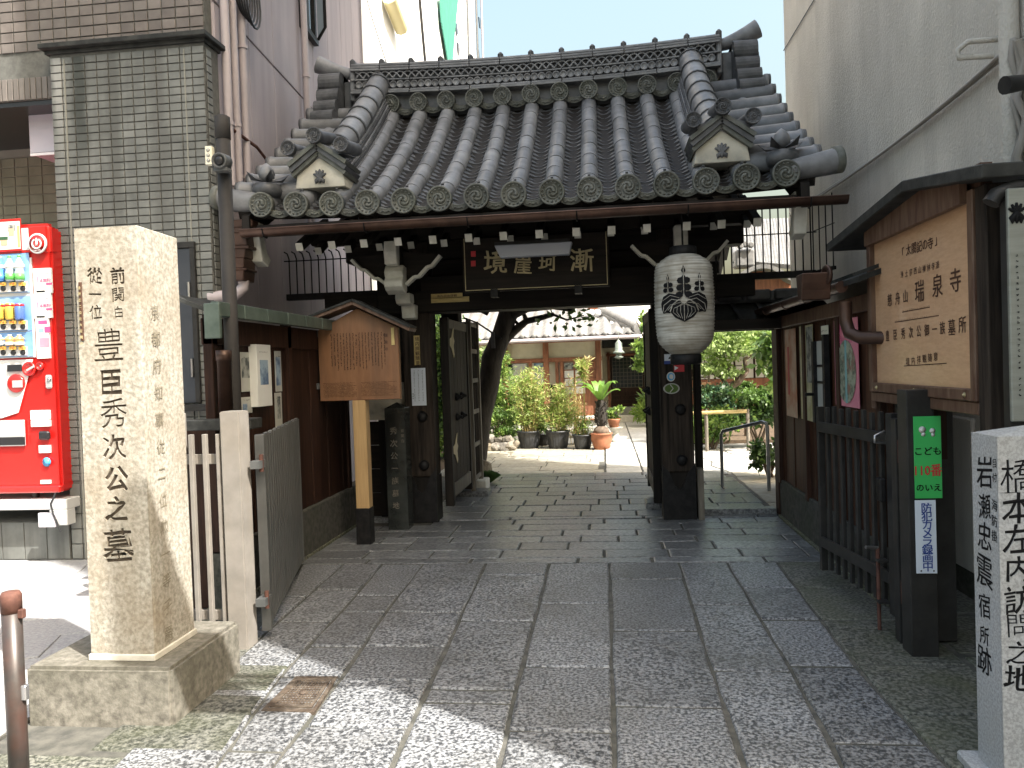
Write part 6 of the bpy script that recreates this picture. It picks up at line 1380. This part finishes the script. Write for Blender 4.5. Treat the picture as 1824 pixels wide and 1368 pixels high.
# cycad
p=gp(1072,802); cx,cy=p.x,p.y+.18; CY_=thing('potted_cycad','small sago palm with broad green fronds in a round terracotta pot','potted plant',(cx,cy,0))
pot(CY_,cx,cy,.17,.27,'terracotta',.012,.02); MB().lathe([(.15,.25),(.12,.34),(.05,.40),(.001,.42)],(cx,cy,0),14).build('root_mound','bark_light',CY_)
rg=random.Random(4); b=MB(); b.lathe([(.065,.36),(.085,.50),(.09,.65),(.07,.78),(.03,.84)],(cx,cy,0),14)
for k in range(90): a=rg.uniform(0,2*PI); z=rg.uniform(.40,.78); q=Vector((cx+.08*math.cos(a),cy+.08*math.sin(a),z)); b.tube([q,q+Vector((.035*math.cos(a),.035*math.sin(a),.035))],[.014,.004],5)
b.build('trunk','bark',CY_)
for k in range(11):
    a=2*PI*k/11+.3; up_=rg.uniform(.7,1.4); L=rg.uniform(.30,.42); b=MB(); gr=[]
    for i in range(8):
        f=i/7; c_=Vector((cx+math.cos(a)*L*(f**.9),cy+math.sin(a)*L*(f**.9),.80+up_*.26*math.sin(f*2.0)-.02)); s_=Vector((-math.sin(a),math.cos(a),0)); w_=.055*math.sin(PI*min(1,.12+f*.86))**.7
        gr.append([c_-s_*w_+Vector((0,0,.012)),c_-Vector((0,0,.006)),c_+s_*w_+Vector((0,0,.012))])
    b.sheet(gr); b.build('frond','leaf_cycad',CY_,recalc=False)
# small pots and stand behind the cycad
q=PY(1088,770,14.4); t=thing('small_potted_plant','small terracotta pot with green leaves on a pale stone stand, right of the sago palm','potted plant',(q.x+.05,14.4,0))
MB().lathe([(.13,0),(.08,.06),(.06,.16),(.12,.26),(.15,.27)],(q.x+.08,14.2,0),16).build('stand','stone_pale',t)
MB().lathe([(.08,.27),(.11,.40),(.12,.42)],(q.x+.06,14.2,0),16).build('pot','terracotta',t); b=MB(); leaf_quads(b,(q.x+.06,14.2,.54),(.15,.13,.16),420,.07,(0,1),3); b.build('leaves',['leaf_bright','leaf_mid'],t,recalc=False)
t=thing('small_black_pot','small black pot with low green shoots between the two large bamboos','potted plant',(PY(966,790,14).x,14,0)); pot(t,PY(966,790,14).x,14.0,.14,.2); b=MB(); leaf_quads(b,(PY(966,790,14).x,14.0,.36),(.28,.2,.18),700,.10,(0,),7,'blade'); b.build('leaves','leaf_mid',t,recalc=False)
# rockery
RK=thing('rockery','low wall of rounded rocks round the planting bed, below the clipped shrub','rock wall',(-1.9,13,0))
def rock(par,c,s,seed,mat='rock',name='rock'):
    rg=random.Random(seed); bm=bmesh.new(); bmesh.ops.create_icosphere(bm,subdivisions=2,radius=1); 
    dirs=[(Vector((rg.gauss(0,1),rg.gauss(0,1),rg.gauss(0,1))).normalized(),rg.uniform(.55,.85)) for _ in range(9)]
    for v in bm.verts:
        for d,k in dirs:
            h=v.co.dot(d)
            if h>k: v.co-=d*(h-k)*.85
        v.co=Vector((v.co.x*s[0],v.co.y*s[1],v.co.z*s[2]))
    me=bpy.data.meshes.new(name); bm.to_mesh(me); bm.free(); me.materials.append(MATS[mat]); o=bpy.data.objects.new(name,me); return put(o,par,c)
for i,(px,py,s_) in enumerate(((858,803,.13),(872,798,.11),(884,806,.12),(897,800,.13),(910,795,.12),(905,784,.15),(890,785,.11),(874,782,.12),(862,786,.12),(918,790,.08),(853,790,.13))):
    q=gp(px,806); q=PY(px,py,13.2+.25*(py<790)); rock(RK,(q.x,q.y,max(q.z,.05)),(s_,s_*.9,s_*.8),i)
q=G(866,868) ; RB=thing('rock_pair','two rounded grey rocks beside the gate path, at the foot of the tree','rock',(q.x,q.y,0))
q=PY(862,838,9.9); rock(RB,(q.x-.0,9.9,.12),(.12,.12,.17),31); q=PY(846,835,9.7); rock(RB,(q.x,9.7,.10),(.09,.1,.14),32)
t=thing('grass_tuft','clump of dark mondo grass at the foot of the leaning tree','grass',(-1.5,9.6,0)); b=MB(); rg=random.Random(2)
for i in range(420):
    a=rg.uniform(0,2*PI); r_=rg.uniform(0,.11); o=Vector((PY(852,855,9.5).x+r_*math.cos(a)*1.4,9.5+r_*math.sin(a),0)); d=Vector((math.cos(a),math.sin(a),0)); l=rg.uniform(.08,.15); s_=Vector((-d.y,d.x,0))*.005; b.add([o-s_,o+s_,o+d*l*.5+Vector((0,0,l))+s_*.6,o+d*l+Vector((0,0,l*.7))],[(0,1,2,3)])
b.build('blades','leaf_dark',t,recalc=False); t['kind']='thing'
def shrub(name,label,c,rad,n,size,mats,seed,stem=True,clump=.5,shape='leaf',cat='shrub',group=None,hollow=.45):
    t=thing(name,label,cat,(c[0],c[1],0),group); b=MB(); leaf_quads(b,c,rad,n,size,tuple(range(len(mats))),seed,shape,clump,hollow); b.build('foliage',mats,t,recalc=False)
    if stem:
        b=MB(); rg=random.Random(seed)
        for k in range(7): b.tube([(c[0]+rg.uniform(-.05,.05),c[1]+rg.uniform(-.05,.05),0),(c[0]+rad[0]*rg.uniform(-.4,.4),c[1],c[2]*.8),(c[0]+rad[0]*rg.uniform(-.8,.8),c[1]+rad[1]*rg.uniform(-.6,.6),c[2]+rad[2]*.5)],[.018,.012,.004],5)
        b.build('stems','bark_light',t)
    return t
q=PY(890,760,13.6); shrub('clipped_shrub','rounded clipped yellow-green shrub on the rockery',(q.x-.02,13.7,q.z+.02),(.34,.32,.26),5200,.035,['leaf_bright','leaf_mid'],11,hollow=.8,clump=.35)
q=PY(868,765,13.7); shrub('clipped_shrub','smaller clipped shrub left of the round one, beside the dark trunk',(q.x-.08,13.9,q.z),(.28,.28,.24),3200,.035,['leaf_mid','leaf_bright'],12,hollow=.8,clump=.35)
q=PY(900,710,14.4); shrub('leafy_shrub','tall bright green leafy shrub between the trunk and the potted bamboo',(q.x,14.4,q.z-.1),(.38,.3,.62),4200,.10,['leaf_mid','leaf_bright'],13,shape='blade')
q=PY(838,690,12.2); shrub('evergreen_hedge','dense glossy evergreen right behind the open gate leaf, left of the trunk',(q.x-.30,12.3,1.1),(.42,.7,1.15),9000,.08,['leaf_dark','leaf_mid','leaf_bright'],14)
shrub('evergreen_hedge','dark evergreen mass against the far left of the courtyard',(-3.1,13.5,1.3),(.7,1.2,1.3),6000,.11,['leaf_dark','leaf_mid'],15)
q=PY(900,635,15.2); shrub('pine_tuft','bright needle tufts beside the trunk, in front of the cream wall',(q.x-.2,15.2,q.z-.15),(.40,.3,.35),2600,.09,['leaf_bright','leaf_mid'],16,shape='blade')
# leaning tree
TR=thing('leaning_tree','dark trunk leaning right behind the open gate leaf, branches under the lintel','tree',(-1.85,10.5,0))
def T(px,py,Y=10.5): return PY(px,py,Y)
b=MB(); b.tube([T(838,845),T(848,790),T(855,740),T(872,680),T(876,640),T(892,600),T(905,560),T(925,515),T(950,470)],[.20,.17,.16,.14,.145,.13,.13,.11,.09],12)
b.tube([T(893,610),T(915,590),T(938,572),T(960,567,10.4),T(985,560,10.2)],[.075,.06,.045,.04,.03],8); b.tube([T(905,565),T(940,548,10.3),T(985,545,10.1),T(1020,552,10)],[.07,.06,.045,.03],8)
b.tube([T(938,572),T(932,556),T(950,540)],[.04,.03,.03],7); b.tube([T(870,558),T(850,548),T(825,540)],[.04,.04,.03],7); b.tube([T(915,590),T(925,580),T(912,565)],[.03,.03,.02],6)
b.tube([T(985,560,10.2),T(1010,570,10.1),T(1040,562,10)],[.02,.014,.008],5); b.build('trunk','bark',TR)
b=MB(); rg=random.Random(6)
for px,py in ((985,572),(1000,565),(1015,560),(1022,575),(1035,562),(1045,570),(1052,560),(1005,580),(1030,555),(1040,552),(962,575),(1060,575)):
    for k in range(3):
        o=T(px+rg.uniform(-6,6),py+rg.uniform(-6,6),10+rg.uniform(-.1,.1)); d=Vector((rg.gauss(0,1),rg.gauss(0,1),rg.gauss(0,.8))).normalized()*rg.uniform(.08,.14); s_=d.cross(Vector((0,1,.4))).normalized()*.024; b.add([o,o+d*.5+s_,o+d,o+d*.5-s_],[(0,1,2,3)],rg.choice((0,1)))
leaf_quads(b,(-.8,10.6,3.0),(1.5,1.2,.7),5200,.12,(0,0,1),8); b.build('crown',['leaf_dark','leaf_mid'],TR,recalc=False)
t=MB().tube([T(826,566,10.2),T(850,575,10.3),T(885,598,10.35),T(893,603,10.35)],.012,6).build('support_cable','cable',TR); MB().b2(T(874,590,10.3).x,T(874,590,10.3).x+.05,10.3,10.33,T(884,620,10.3).z,T(884,592,10.3).z).build('trunk_tag','metal_grey',TR)
# ---------------------------------------------------------------- temple house
HS=thing('temple_house','low temple house with pale tiled roof, cream plaster and red-brown timber, across the courtyard','house',(-1.5,17,0))
YH=16.9
def h(px,py,Y=YH): return PY(px,py,Y)
xe=h(1070,640).x+.02
box('wall','plaster_cream',HS,-4.0,xe,YH+.02,21,0.2,2.3)
box('plinth','stone_pale',HS,-4.0,xe+.05,YH-.02,21,-.03,.22,.01)
zc=h(1000,637).z
MB().b2(-4.0,xe,YH-.06,YH+.02,zc-.09,zc).build('mid_beam','wood_court',HS,.006); MB().b2(-4.0,xe,YH-.06,YH+.02,h(1000,610).z,h(1000,610).z+.1).build('top_beam','wood_court',HS,.006); MB().b2(-4,xe,YH-.06,YH+.02,.22,.34).build('ground_beam','wood_court',HS,.006)
for px in (900,973,1066): x=h(px,650).x; MB().b2(x-.06,x+.06,YH-.08,YH+.03,.2,h(1000,606).z).build('column','wood_court',HS,.006)
for px in (945,992,1000): x=h(px,650).x; MB().b2(x-.035,x+.035,YH-.07,YH+.02,.3,zc-.09).build('door_post','wood_court',HS,.004)
MB().b2(h(905,700).x,h(940,700).x,YH-.03,YH-.005,.5,zc-.1).build('notice_panel','paper_dim',HS); MB().b2(h(906,650).x,h(914,650).x,YH-.035,YH-.031,h(906,660).z,h(906,645).z).build('picture','photo_grey',HS); MB().b2(h(898,650).x,h(912,650).x,YH-.035,YH-.031,h(898,655).z,h(898,644).z).build('picture','photo_grey',HS)
MB().b2(h(946,700).x,h(953,700).x,YH-.03,YH-.005,.4,zc-.1).build('panel','plaster_cream',HS); MB().b2(h(953,700).x,h(974,700).x,YH-.03,YH-.005,h(960,685).z,zc-.1).build('hanging_scroll','photo_blue',HS); MB().b2(h(958,700).x,h(972,700).x,YH-.035,YH-.031,h(960,682).z,h(960,655).z).build('scroll_picture','paper_dim',HS)
MB().b2(h(945,700).x,h(992,700).x,YH-.02,YH-.0,.34,h(960,686).z).build('door_panel','wood_red_dark',HS)
gx0,gx1=h(1003,640).x,h(1062,640).x; gz0,gz1=h(1030,702).z,zc-.1
gw=MB().b2(gx0,gx1,YH-.02,YH-.0,.34,gz1).build('glazed_door','wood_court',HS)
cw=(gx1-gx0)/3
for i in range(3):
    for j in range(4):
        z0_=gz1-(gz1-gz0)*(j+1)/4+.012; z1_=gz1-(gz1-gz0)*j/4-.012; m_='photo_grey' if j==0 and i<2 else ('paper' if (i+j)%3 else 'paper_dim') if i<2 else 'wood_court'
        MB().b2(gx0+cw*i+.02,gx0+cw*(i+1)-.02,YH-.026,YH-.021,z0_,z1_).build('pane',m_,gw)
MB().b2(h(1040,600).x,h(1066,600).x,YH+1.6,YH+1.7,2.2,2.75).build('upper_wall','wood_court',HS)
# eave, rafters and roof
yE=16.35; zE=PY(1000,603,yE).z; xR=PY(1140,592,yE).x
MB().tube([(-4.0,yE-.08,zE-.03),(xR,yE-.08,zE-.02)],.045,10).build('gutter','pink_pipe',HS)
MB().b2(-4,xR-.05,yE,yE+.05,zE-.02,zE+.04).build('eave_board','wood_court',HS)
for k in range(22): x=-3.9+.215*k; (MB().beam((x,yE,zE),(x,YH+.3,zE+.2),.04,.05).build('rafter','wood_court',HS) if x<xR-.1 else None)
rise=.42
def rf(x,t,up_=0): return Vector((x,yE-.06+2.2*t,zE+.06+(rise*2.2)*t+up_))
tm=MB(); g=[]
for y_ in (0,.30):
    g.append([Vector((u,y_,.03*math.cos(u/.24*2*PI)*-1+ (.035 if u>.19 else 0)*0)) for u in [.25*i/8 for i in range(9)]])
tm.sheet(g); tm.add(g[0]+[p-Vector((0,0,.03)) for p in g[0]],[(i,i+1,10+i,9+i) for i in range(8)]); tmm=tm.mesh('roof_tile_wave','court_tile')
Tv=Vector((0,2.2,rise*2.2)).normalized(); Nv=Vector((0,-Tv.z,Tv.y)); Ms=[]
for j in range(8):
    for i in range(21):
        x=-4.0+.245*i
        if x>xR-.15-.22*j: continue
        Ms.append(TM(rf(x,.118*j)+Nv*.012,(1,0,0),(Tv+Nv*.09).normalized(),Nv))
pieces('wave_tile',tmm,Ms,HS,200)
ed=MB(); ed.lathe([(.05,0),(.05,.03),(.001,.032)],(0,0,0),12,ax=(0,-1,0)); edm=ed.mesh('eave_end','court_tile')
for i in range(21):
    x=-3.88+.245*i
    if x<xR-.1: inst('eave_end_tile',edm,HS,Matrix.Translation(rf(x,0)+Vector((0,-.01,.0))))
b=MB().add([rf(-4,0,-.04),rf(xR,0,-.04),rf(xR-1.9,1,-.04),rf(-4,1,-.04)],[(0,1,2,3)]); b.add([rf(xR,0,-.04),Vector((xR,21,zE)),Vector((xR-1.9,21,zE+rise*2.2))+Vector((0,0,0)),rf(xR-1.9,1,-.04)],[(0,1,2,3)]); b.build('roof_base','court_tile',HS)
a=rf(xR-.05,.0,.09); c=rf(xR-1.0,.50,.10)
a,c=PY(1134,588,yE+.05),PY(1070,556,yE+1.1)
for o_ in (-.10,-.035,.035,.10): MB().beam(a+Vector((o_,0,.02)),c+Vector((o_,0,.02)),.05,.06).build('hip_course','court_tile',HS)
MB().tube([a+Vector((0,-.02,.07)),c+Vector((0,0,.07))],.085,12).build('hip_cap','court_tile',HS); MB().lathe([(.12,0),(.12,.05),(.09,.055),(.001,.055)],a+Vector((.02,-.0,.02)),16,ax=(.35,-1,0)).build('hip_end','court_tile',HS)
MB().b2(-4,PY(1070,560,yE+1.2).x,yE+2.1,yE+2.3,zE+.85,zE+1.6).build('upper_timber','wood_court',HS)
fl=thing('floodlight','white twin floodlight standing on the hip of the temple house roof','lamp',tuple(PY(1058,558,yE+1.1))); 
for px in (1053,1064): MB().lathe([(.03,0),(.075,.06),(.08,.14),(.06,.16)],PY(px,556,yE+1.0),14,ax=(0,-1,-.25)).build('lamp_head','white',fl)
MB().tube([PY(1058,562,yE+1.1),PY(1056,572,yE+1.1)],.015,6).build('stem','metal_grey',fl)
# bell lantern
q=PY(1102,622,16.0); bl=thing('hanging_bell','verdigris bronze bell lantern hanging from the corner of the temple house eave','bell',(q.x,16,q.z)); MB().lathe([(.005,.20),(.03,.17),(.07,.12),(.075,-.02),(.11,-.05),(.12,-.08),(.06,-.09),(.06,-.14),(.10,-.16),(.02,-.20)],(q.x,16,q.z),16).build('bell','bronze',bl); MB().tube([(q.x,16,q.z+.2),(q.x,16,q.z+.36)],.008,5).build('chain','bronze',bl)
# recessed wing with lattice door
WG=thing('side_wing','recessed dark entrance with wire lattice sliding door, right of the temple house','building',(.6,20,0))
YW=20.0
MB().b2(xe-.1,2.3,YW+.05,22,0,2.0).build('wall','plaster_cream',WG); MB().b2(h(1072,600,YW).x,2.2,YW-.9,YW+.1,h(1085,618,YW-.9).z,h(1085,608,YW-.9).z+.06).build('canopy','slate_roof',WG); MB().b2(xe,2.2,YW-.1,YW+.05,0,.32).build('step','court_pale',WG)
x0,x1=PY(1087,650,YW).x,PY(1147,650,YW).x; z0_,zm,z1_=PY(1110,726,YW).z,PY(1110,690,YW).z,PY(1110,634,YW).z
dr=MB().b2(x0,x1,YW-.0,YW+.04,z0_,z1_).build('sliding_door','wood_red_dark',WG); MB().b2(x0+.04,x1-.04,YW-.012,YW-.004,zm,z1_-.04).build('lattice_back','glass_dark',dr)
b=MB()
for k in range(9): x=x0+.05+(x1-x0-.1)*k/8; b.b2(x-.005,x+.005,YW-.022,YW-.013,zm,z1_-.04)
for k in range(9): z=zm+(z1_-.04-zm)*k/8; b.b2(x0+.04,x1-.04,YW-.028,YW-.0225,z-.005,z+.005)
o=b.build('wire_lattice','wood_grey',dr); o['kind']='stuff'
for k in range(5): z=z0_+(zm-z0_)*k/5; MB().b2(x0+.04,x1-.04,YW-.02,YW-.002,z+.006,z+(zm-z0_)/5-.006).build('door_slat','wood_red_dark',dr)
for x in (x0-.08,x1+.02): MB().b2(x,x+.07,YW-.06,YW+.04,0,z1_+.1).build('door_post','wood_court',WG)
MB().b2(x0-.1,x1+.1,YW-.06,YW+.04,z1_+.0,z1_+.06).build('door_head','wood_court',WG)
t=thing('white_annex','plain pale blue-white annex wall seen above the entrance wing','building',(1.5,22,0)); MB().b2(h(1072,600,22).x,1.55,22.1,26,0,3.4).build('wall','far_white',t); MB().b2(1.5,1.75,22.0,22.3,0,4).build('corner_post','wood_red_dark',t)
# bench boards behind the pots
t=thing('plant_bench','low weathered plank bench behind the black pots','bench',(-.3,15.4,0))
for z_ in (.18,.36): MB().b2(h(1020,740,15.4).x,h(1075,740,15.4).x,15.3,15.6,z_,z_+.04).build('plank','stone_pale',t,.005)
for x in (h(1024,740,15.4).x,h(1070,740,15.4).x): MB().b2(x-.03,x+.03,15.32,15.58,0,.36).build('leg','wood_grey',t)
# ---------------------------------------------------------------- seen through the wicket
HR=thing('steel_handrail','bent stainless steel handrail just inside the small side doorway','handrail',(1.5,8.8,0))
a=G(1287,868);c=G(1370,874); zt_=PL(1290,766,(a.x,a.y,0),(0,1,0)).z; z2=PL(1362,752,(c.x,c.y,0),(0,1,0)).z
MB().tube([a,(a.x,a.y,zt_-.05),(a.x+.02,a.y-.01,zt_-.01),(a.x+.06,a.y-.03,zt_+.0),(c.x-.05,c.y+.03,z2+.0),(c.x-.015,c.y+.01,z2-.01),(c.x,c.y,z2-.05),c],.019,12).build('rail','steel',HR)
BRl=thing('bamboo_rail','low bamboo garden rail on two posts, beyond the handrail','railing',(1.7,12.4,0)); MB().tube([(PY(1240,736,12.4).x-.3,12.4,.60),(PY(1330,736,12.4).x,12.4,.61)],.028,8).build('rail','cane',BRl)
for px in (1258,1332): x=PY(px,740,12.4).x; MB().tube([(x,12.42,0),(x,12.42,.64)],.028,8).build('post','wood_grey',BRl)
HB=thing('garden_house','timber garden building with paper screen windows behind the maple','house',(3,17.5,0)); YB=17.6
MB().b2(1.7,7,YB+.03,21,0,3).build('wall','wood_red_dark',HB); MB().b2(1.7,7,YB-.03,YB+.03,PY(1300,690,YB).z,PY(1300,675,YB).z).build('sill','wood_court',HB); MB().b2(1.7,7,YB-.02,YB+.02,.3,PY(1300,692,YB).z).build('lower_boards','wood_court',HB)
zs0,zs1=PY(1300,674,YB).z,PY(1300,630,YB).z
for k in range(9):
    x=2.0+.42*k; f=MB().b2(x,x+.38,YB-.01,YB+.025,zs0,zs1).build('screen_window','shoji',HB); MB().b2(x-.02,x,YB-.03,YB+.03,zs0-.02,zs1+.05).b2(x+.18,x+.195,YB-.016,YB-.011,zs0,zs1).b2(x,x+.38,YB-.02,YB-.0165,(zs0+zs1)/2-.008,(zs0+zs1)/2+.008).build('window_bar','wood_red_dark',f)
MB().b2(1.7,7,YB-.9,YB+.1,zs1+.35,zs1+.45).build('eave','slate_roof',HB)
LD=thing('wooden_rack','weathered wooden rack with small hanging plaques, left of the maple','rack',(1.6,14.5,0))
xa,xb=PY(1238,650,14.5).x,PY(1262,650,14.5).x
for x in (xa,xb): MB().b2(x-.02,x+.02,14.48,14.52,0,PY(1250,652,14.5).z+.04).build('upright','wood_grey',LD)
for py in (657,672,700): z=PY(1250,py,14.5).z; MB().b2(xa-.1,xb,14.46,14.48,z-.015,z+.015).build('shelf_bar','wood_grey',LD)
for k in range(3): x=xa+.02+.09*k; z=PY(1250,690,14.5).z; MB().b2(x,x+.07,14.44,14.455,z-.03,z+.09).build('wooden_tag','wood_sign',LD)
MP=thing('maple_tree','small garden maple with pale green leaves, seen through the side doorway','tree',(2.1,13.6,0))
def Q(px,py,Y=13.6): return PY(px,py,Y)
b=MB(); b.tube([Q(1288,745),Q(1290,705),Q(1298,690),Q(1315,680),Q(1330,660),Q(1326,640)],[.09,.08,.07,.06,.05,.03],8); b.tube([Q(1298,690),Q(1285,672),Q(1268,665),Q(1255,660)],[.05,.035,.02,.012],6); b.tube([Q(1315,680),Q(1300,660),Q(1290,640)],[.035,.025,.012],6); b.tube([Q(1326,640),Q(1345,630),Q(1365,635)],[.03,.02,.01],6); b.build('trunk','bark_light',MP)
b=MB(); q=Q(1305,625); leaf_quads(b,(q.x,13.6,q.z+.15),(.85,.6,.34),3600,.075,(0,0,1),21,clump=.45,flat=.6); q=Q(1270,655); leaf_quads(b,(q.x,13.5,q.z),(.4,.4,.18),1300,.07,(0,0,1),22,clump=.5,flat=.6); b.build('crown',['leaf_maple','leaf_bright'],MP,recalc=False)
t=thing('broadleaf_tree','dark broad-leaved tree with drooping leaves at the right of the side doorway','tree',(2.6,12.2,0)); b=MB(); q=PY(1368,640,12.2); leaf_quads(b,(q.x+.05,12.2,q.z+.15),(.20,.3,.7),420,.14,(0,0,1),23,flat=1); b.build('crown',['leaf_mid','leaf_bright'],t,recalc=False); MB().tube([(q.x+.4,12.3,0),(q.x+.35,12.3,1.0),(q.x+.2,12.2,2.2)],[.05,.045,.02],8).build('trunk','bark',t)
q=PY(1270,705,13.4); shrub('garden_shrub','blue-green shrub below the maple, left part',(q.x,13.4,q.z-.05),(.40,.4,.26),2200,.07,['leaf_blue','leaf_dark'],24)
q=PY(1305,700,14.2); shrub('garden_shrub','yellow-green mounded shrub behind the maple trunk',(q.x+.25,14.3,q.z),(.30,.3,.24),1800,.06,['leaf_bright','leaf_mid'],25)
q=PY(1345,725,12.8); shrub('garden_shrub','broad dark leafy shrub before the garden building, right part',(q.x+.05,12.9,q.z),(.50,.4,.28),1900,.10,['leaf_dark','leaf_mid'],26)
q=PY(1262,745,12.2); shrub('garden_shrub','light green ground shrub under the bamboo rail',(q.x+.1,12.8,.32),(.55,.3,.30),2600,.075,['leaf_mid','leaf_bright'],27)
q=PY(1360,805,9.6); shrub('low_camellia','dark glossy low shrub beside the steel handrail',(q.x+.08,9.6,q.z+.02),(.30,.3,.24),700,.075,['leaf_dark','leaf_mid'],28)
q=PY(1160,750,17); shrub('leafy_plant','green plant with long arching leaves beside the entrance wing',(q.x-.05,17.5,.45),(.28,.25,.32),600,.22,['leaf_mid','leaf_bright'],29,shape='blade',cat='plant')
q=PY(1152,640,13); t=thing('young_tree','thin twiggy tree with sparse bright leaves beside the right gate post','tree',(q.x+.15,13,0)); b=MB(); 
for py in (575,620,655): q=PY(1148,py,13); leaf_quads(b,(q.x+.04,13,q.z),(.22,.2,.22),260,.09,(0,1),py)
b.build('crown',['leaf_bright','leaf_mid'],t,recalc=False); b=MB(); b.tube([PY(1170,760,13),PY(1160,640,13),PY(1140,585,13),PY(1128,560,13)],[.03,.02,.012,.006],6); b.tube([PY(1150,600,13),PY(1146,570,13),PY(1152,555,13)],[.012,.01,.006],5); b.build('trunk','bark_light',t)
# ---------------------------------------------------------------- temple hall roof seen through the right grille
HL=thing('temple_hall','temple hall under a pale tiled roof, seen through the railing between gate and white wall','building',(3,15,3)); 
def L(px,py,Y=15): return PY(px,py,Y)
pts=[(L(1300,398,17.5),L(1440,392,17.5)),(L(1310,470,14.0),L(1450,482,14.0))]
A1,A2=pts[0]; B1,B2=pts[1]; n1=26
b=MB().add([A1,A2,B2,B1],[(0,1,2,3)]); b.build('roof_surface','roof_tile_dark',HL)
Nr=(A2-A1).cross(B1-A1).normalized(); Nr=Nr if Nr.z>0 else -Nr
for k in range(n1): 
    f=k/(n1-1); a=A1.lerp(A2,f)+Nr*.03;c=B1.lerp(B2,f)+Nr*.03; MB().tube([a,c],.045,6).build('tile_row','court_tile',HL)
for k in range(1,16): f=k/16; MB().beam(A1.lerp(B1,f)+Nr*.02,A2.lerp(B2,f)+Nr*.02,.03,.03).build('tile_course','court_tile',HL)
for px,py in ((1318,439),(1327,436),(1337,437)): q=L(px,py,13.8); MB().lathe([(.05,0),(.05,.08),(.03,.085),(.001,.08)],q,12,ax=(0,-1,0)).build('end_disc','court_tile',HL)
MB().b2(L(1310,450,13.8).x,L(1345,450,13.8).x,13.8,14.2,L(1320,475,13.8).z,L(1320,444,13.8).z).build('end_ornament','court_tile',HL,.03)
q0,q1=L(1310,498,13.8),L(1410,510,13.8)
pts=[]
for i in range(11): f=i/10; pts.append(Vector((q0.x+(q1.x-q0.x)*f,13.7,q0.z+.02+.20*math.sin(PI*min(1,f*1.05))**1.0-.12*f)))
b=MB()
for a,c in zip(pts,pts[1:]): b.beam(a,c,.5,.07)
b.build('curved_gable_edge','court_tile',HL); MB().prism([(p.x,p.z-.04) for p in pts]+[(q1.x,q0.z-.5),(q0.x,q0.z-.5)],(0,13.9,0),(1,0,0),(0,0,1),.1).build('gable_board','wood_court',HL)
MB().b2(q0.x-.8,q1.x+1.6,17.7,18.4,0,q0.z-.1).build('hall_wall','wood_red_dark',HL)
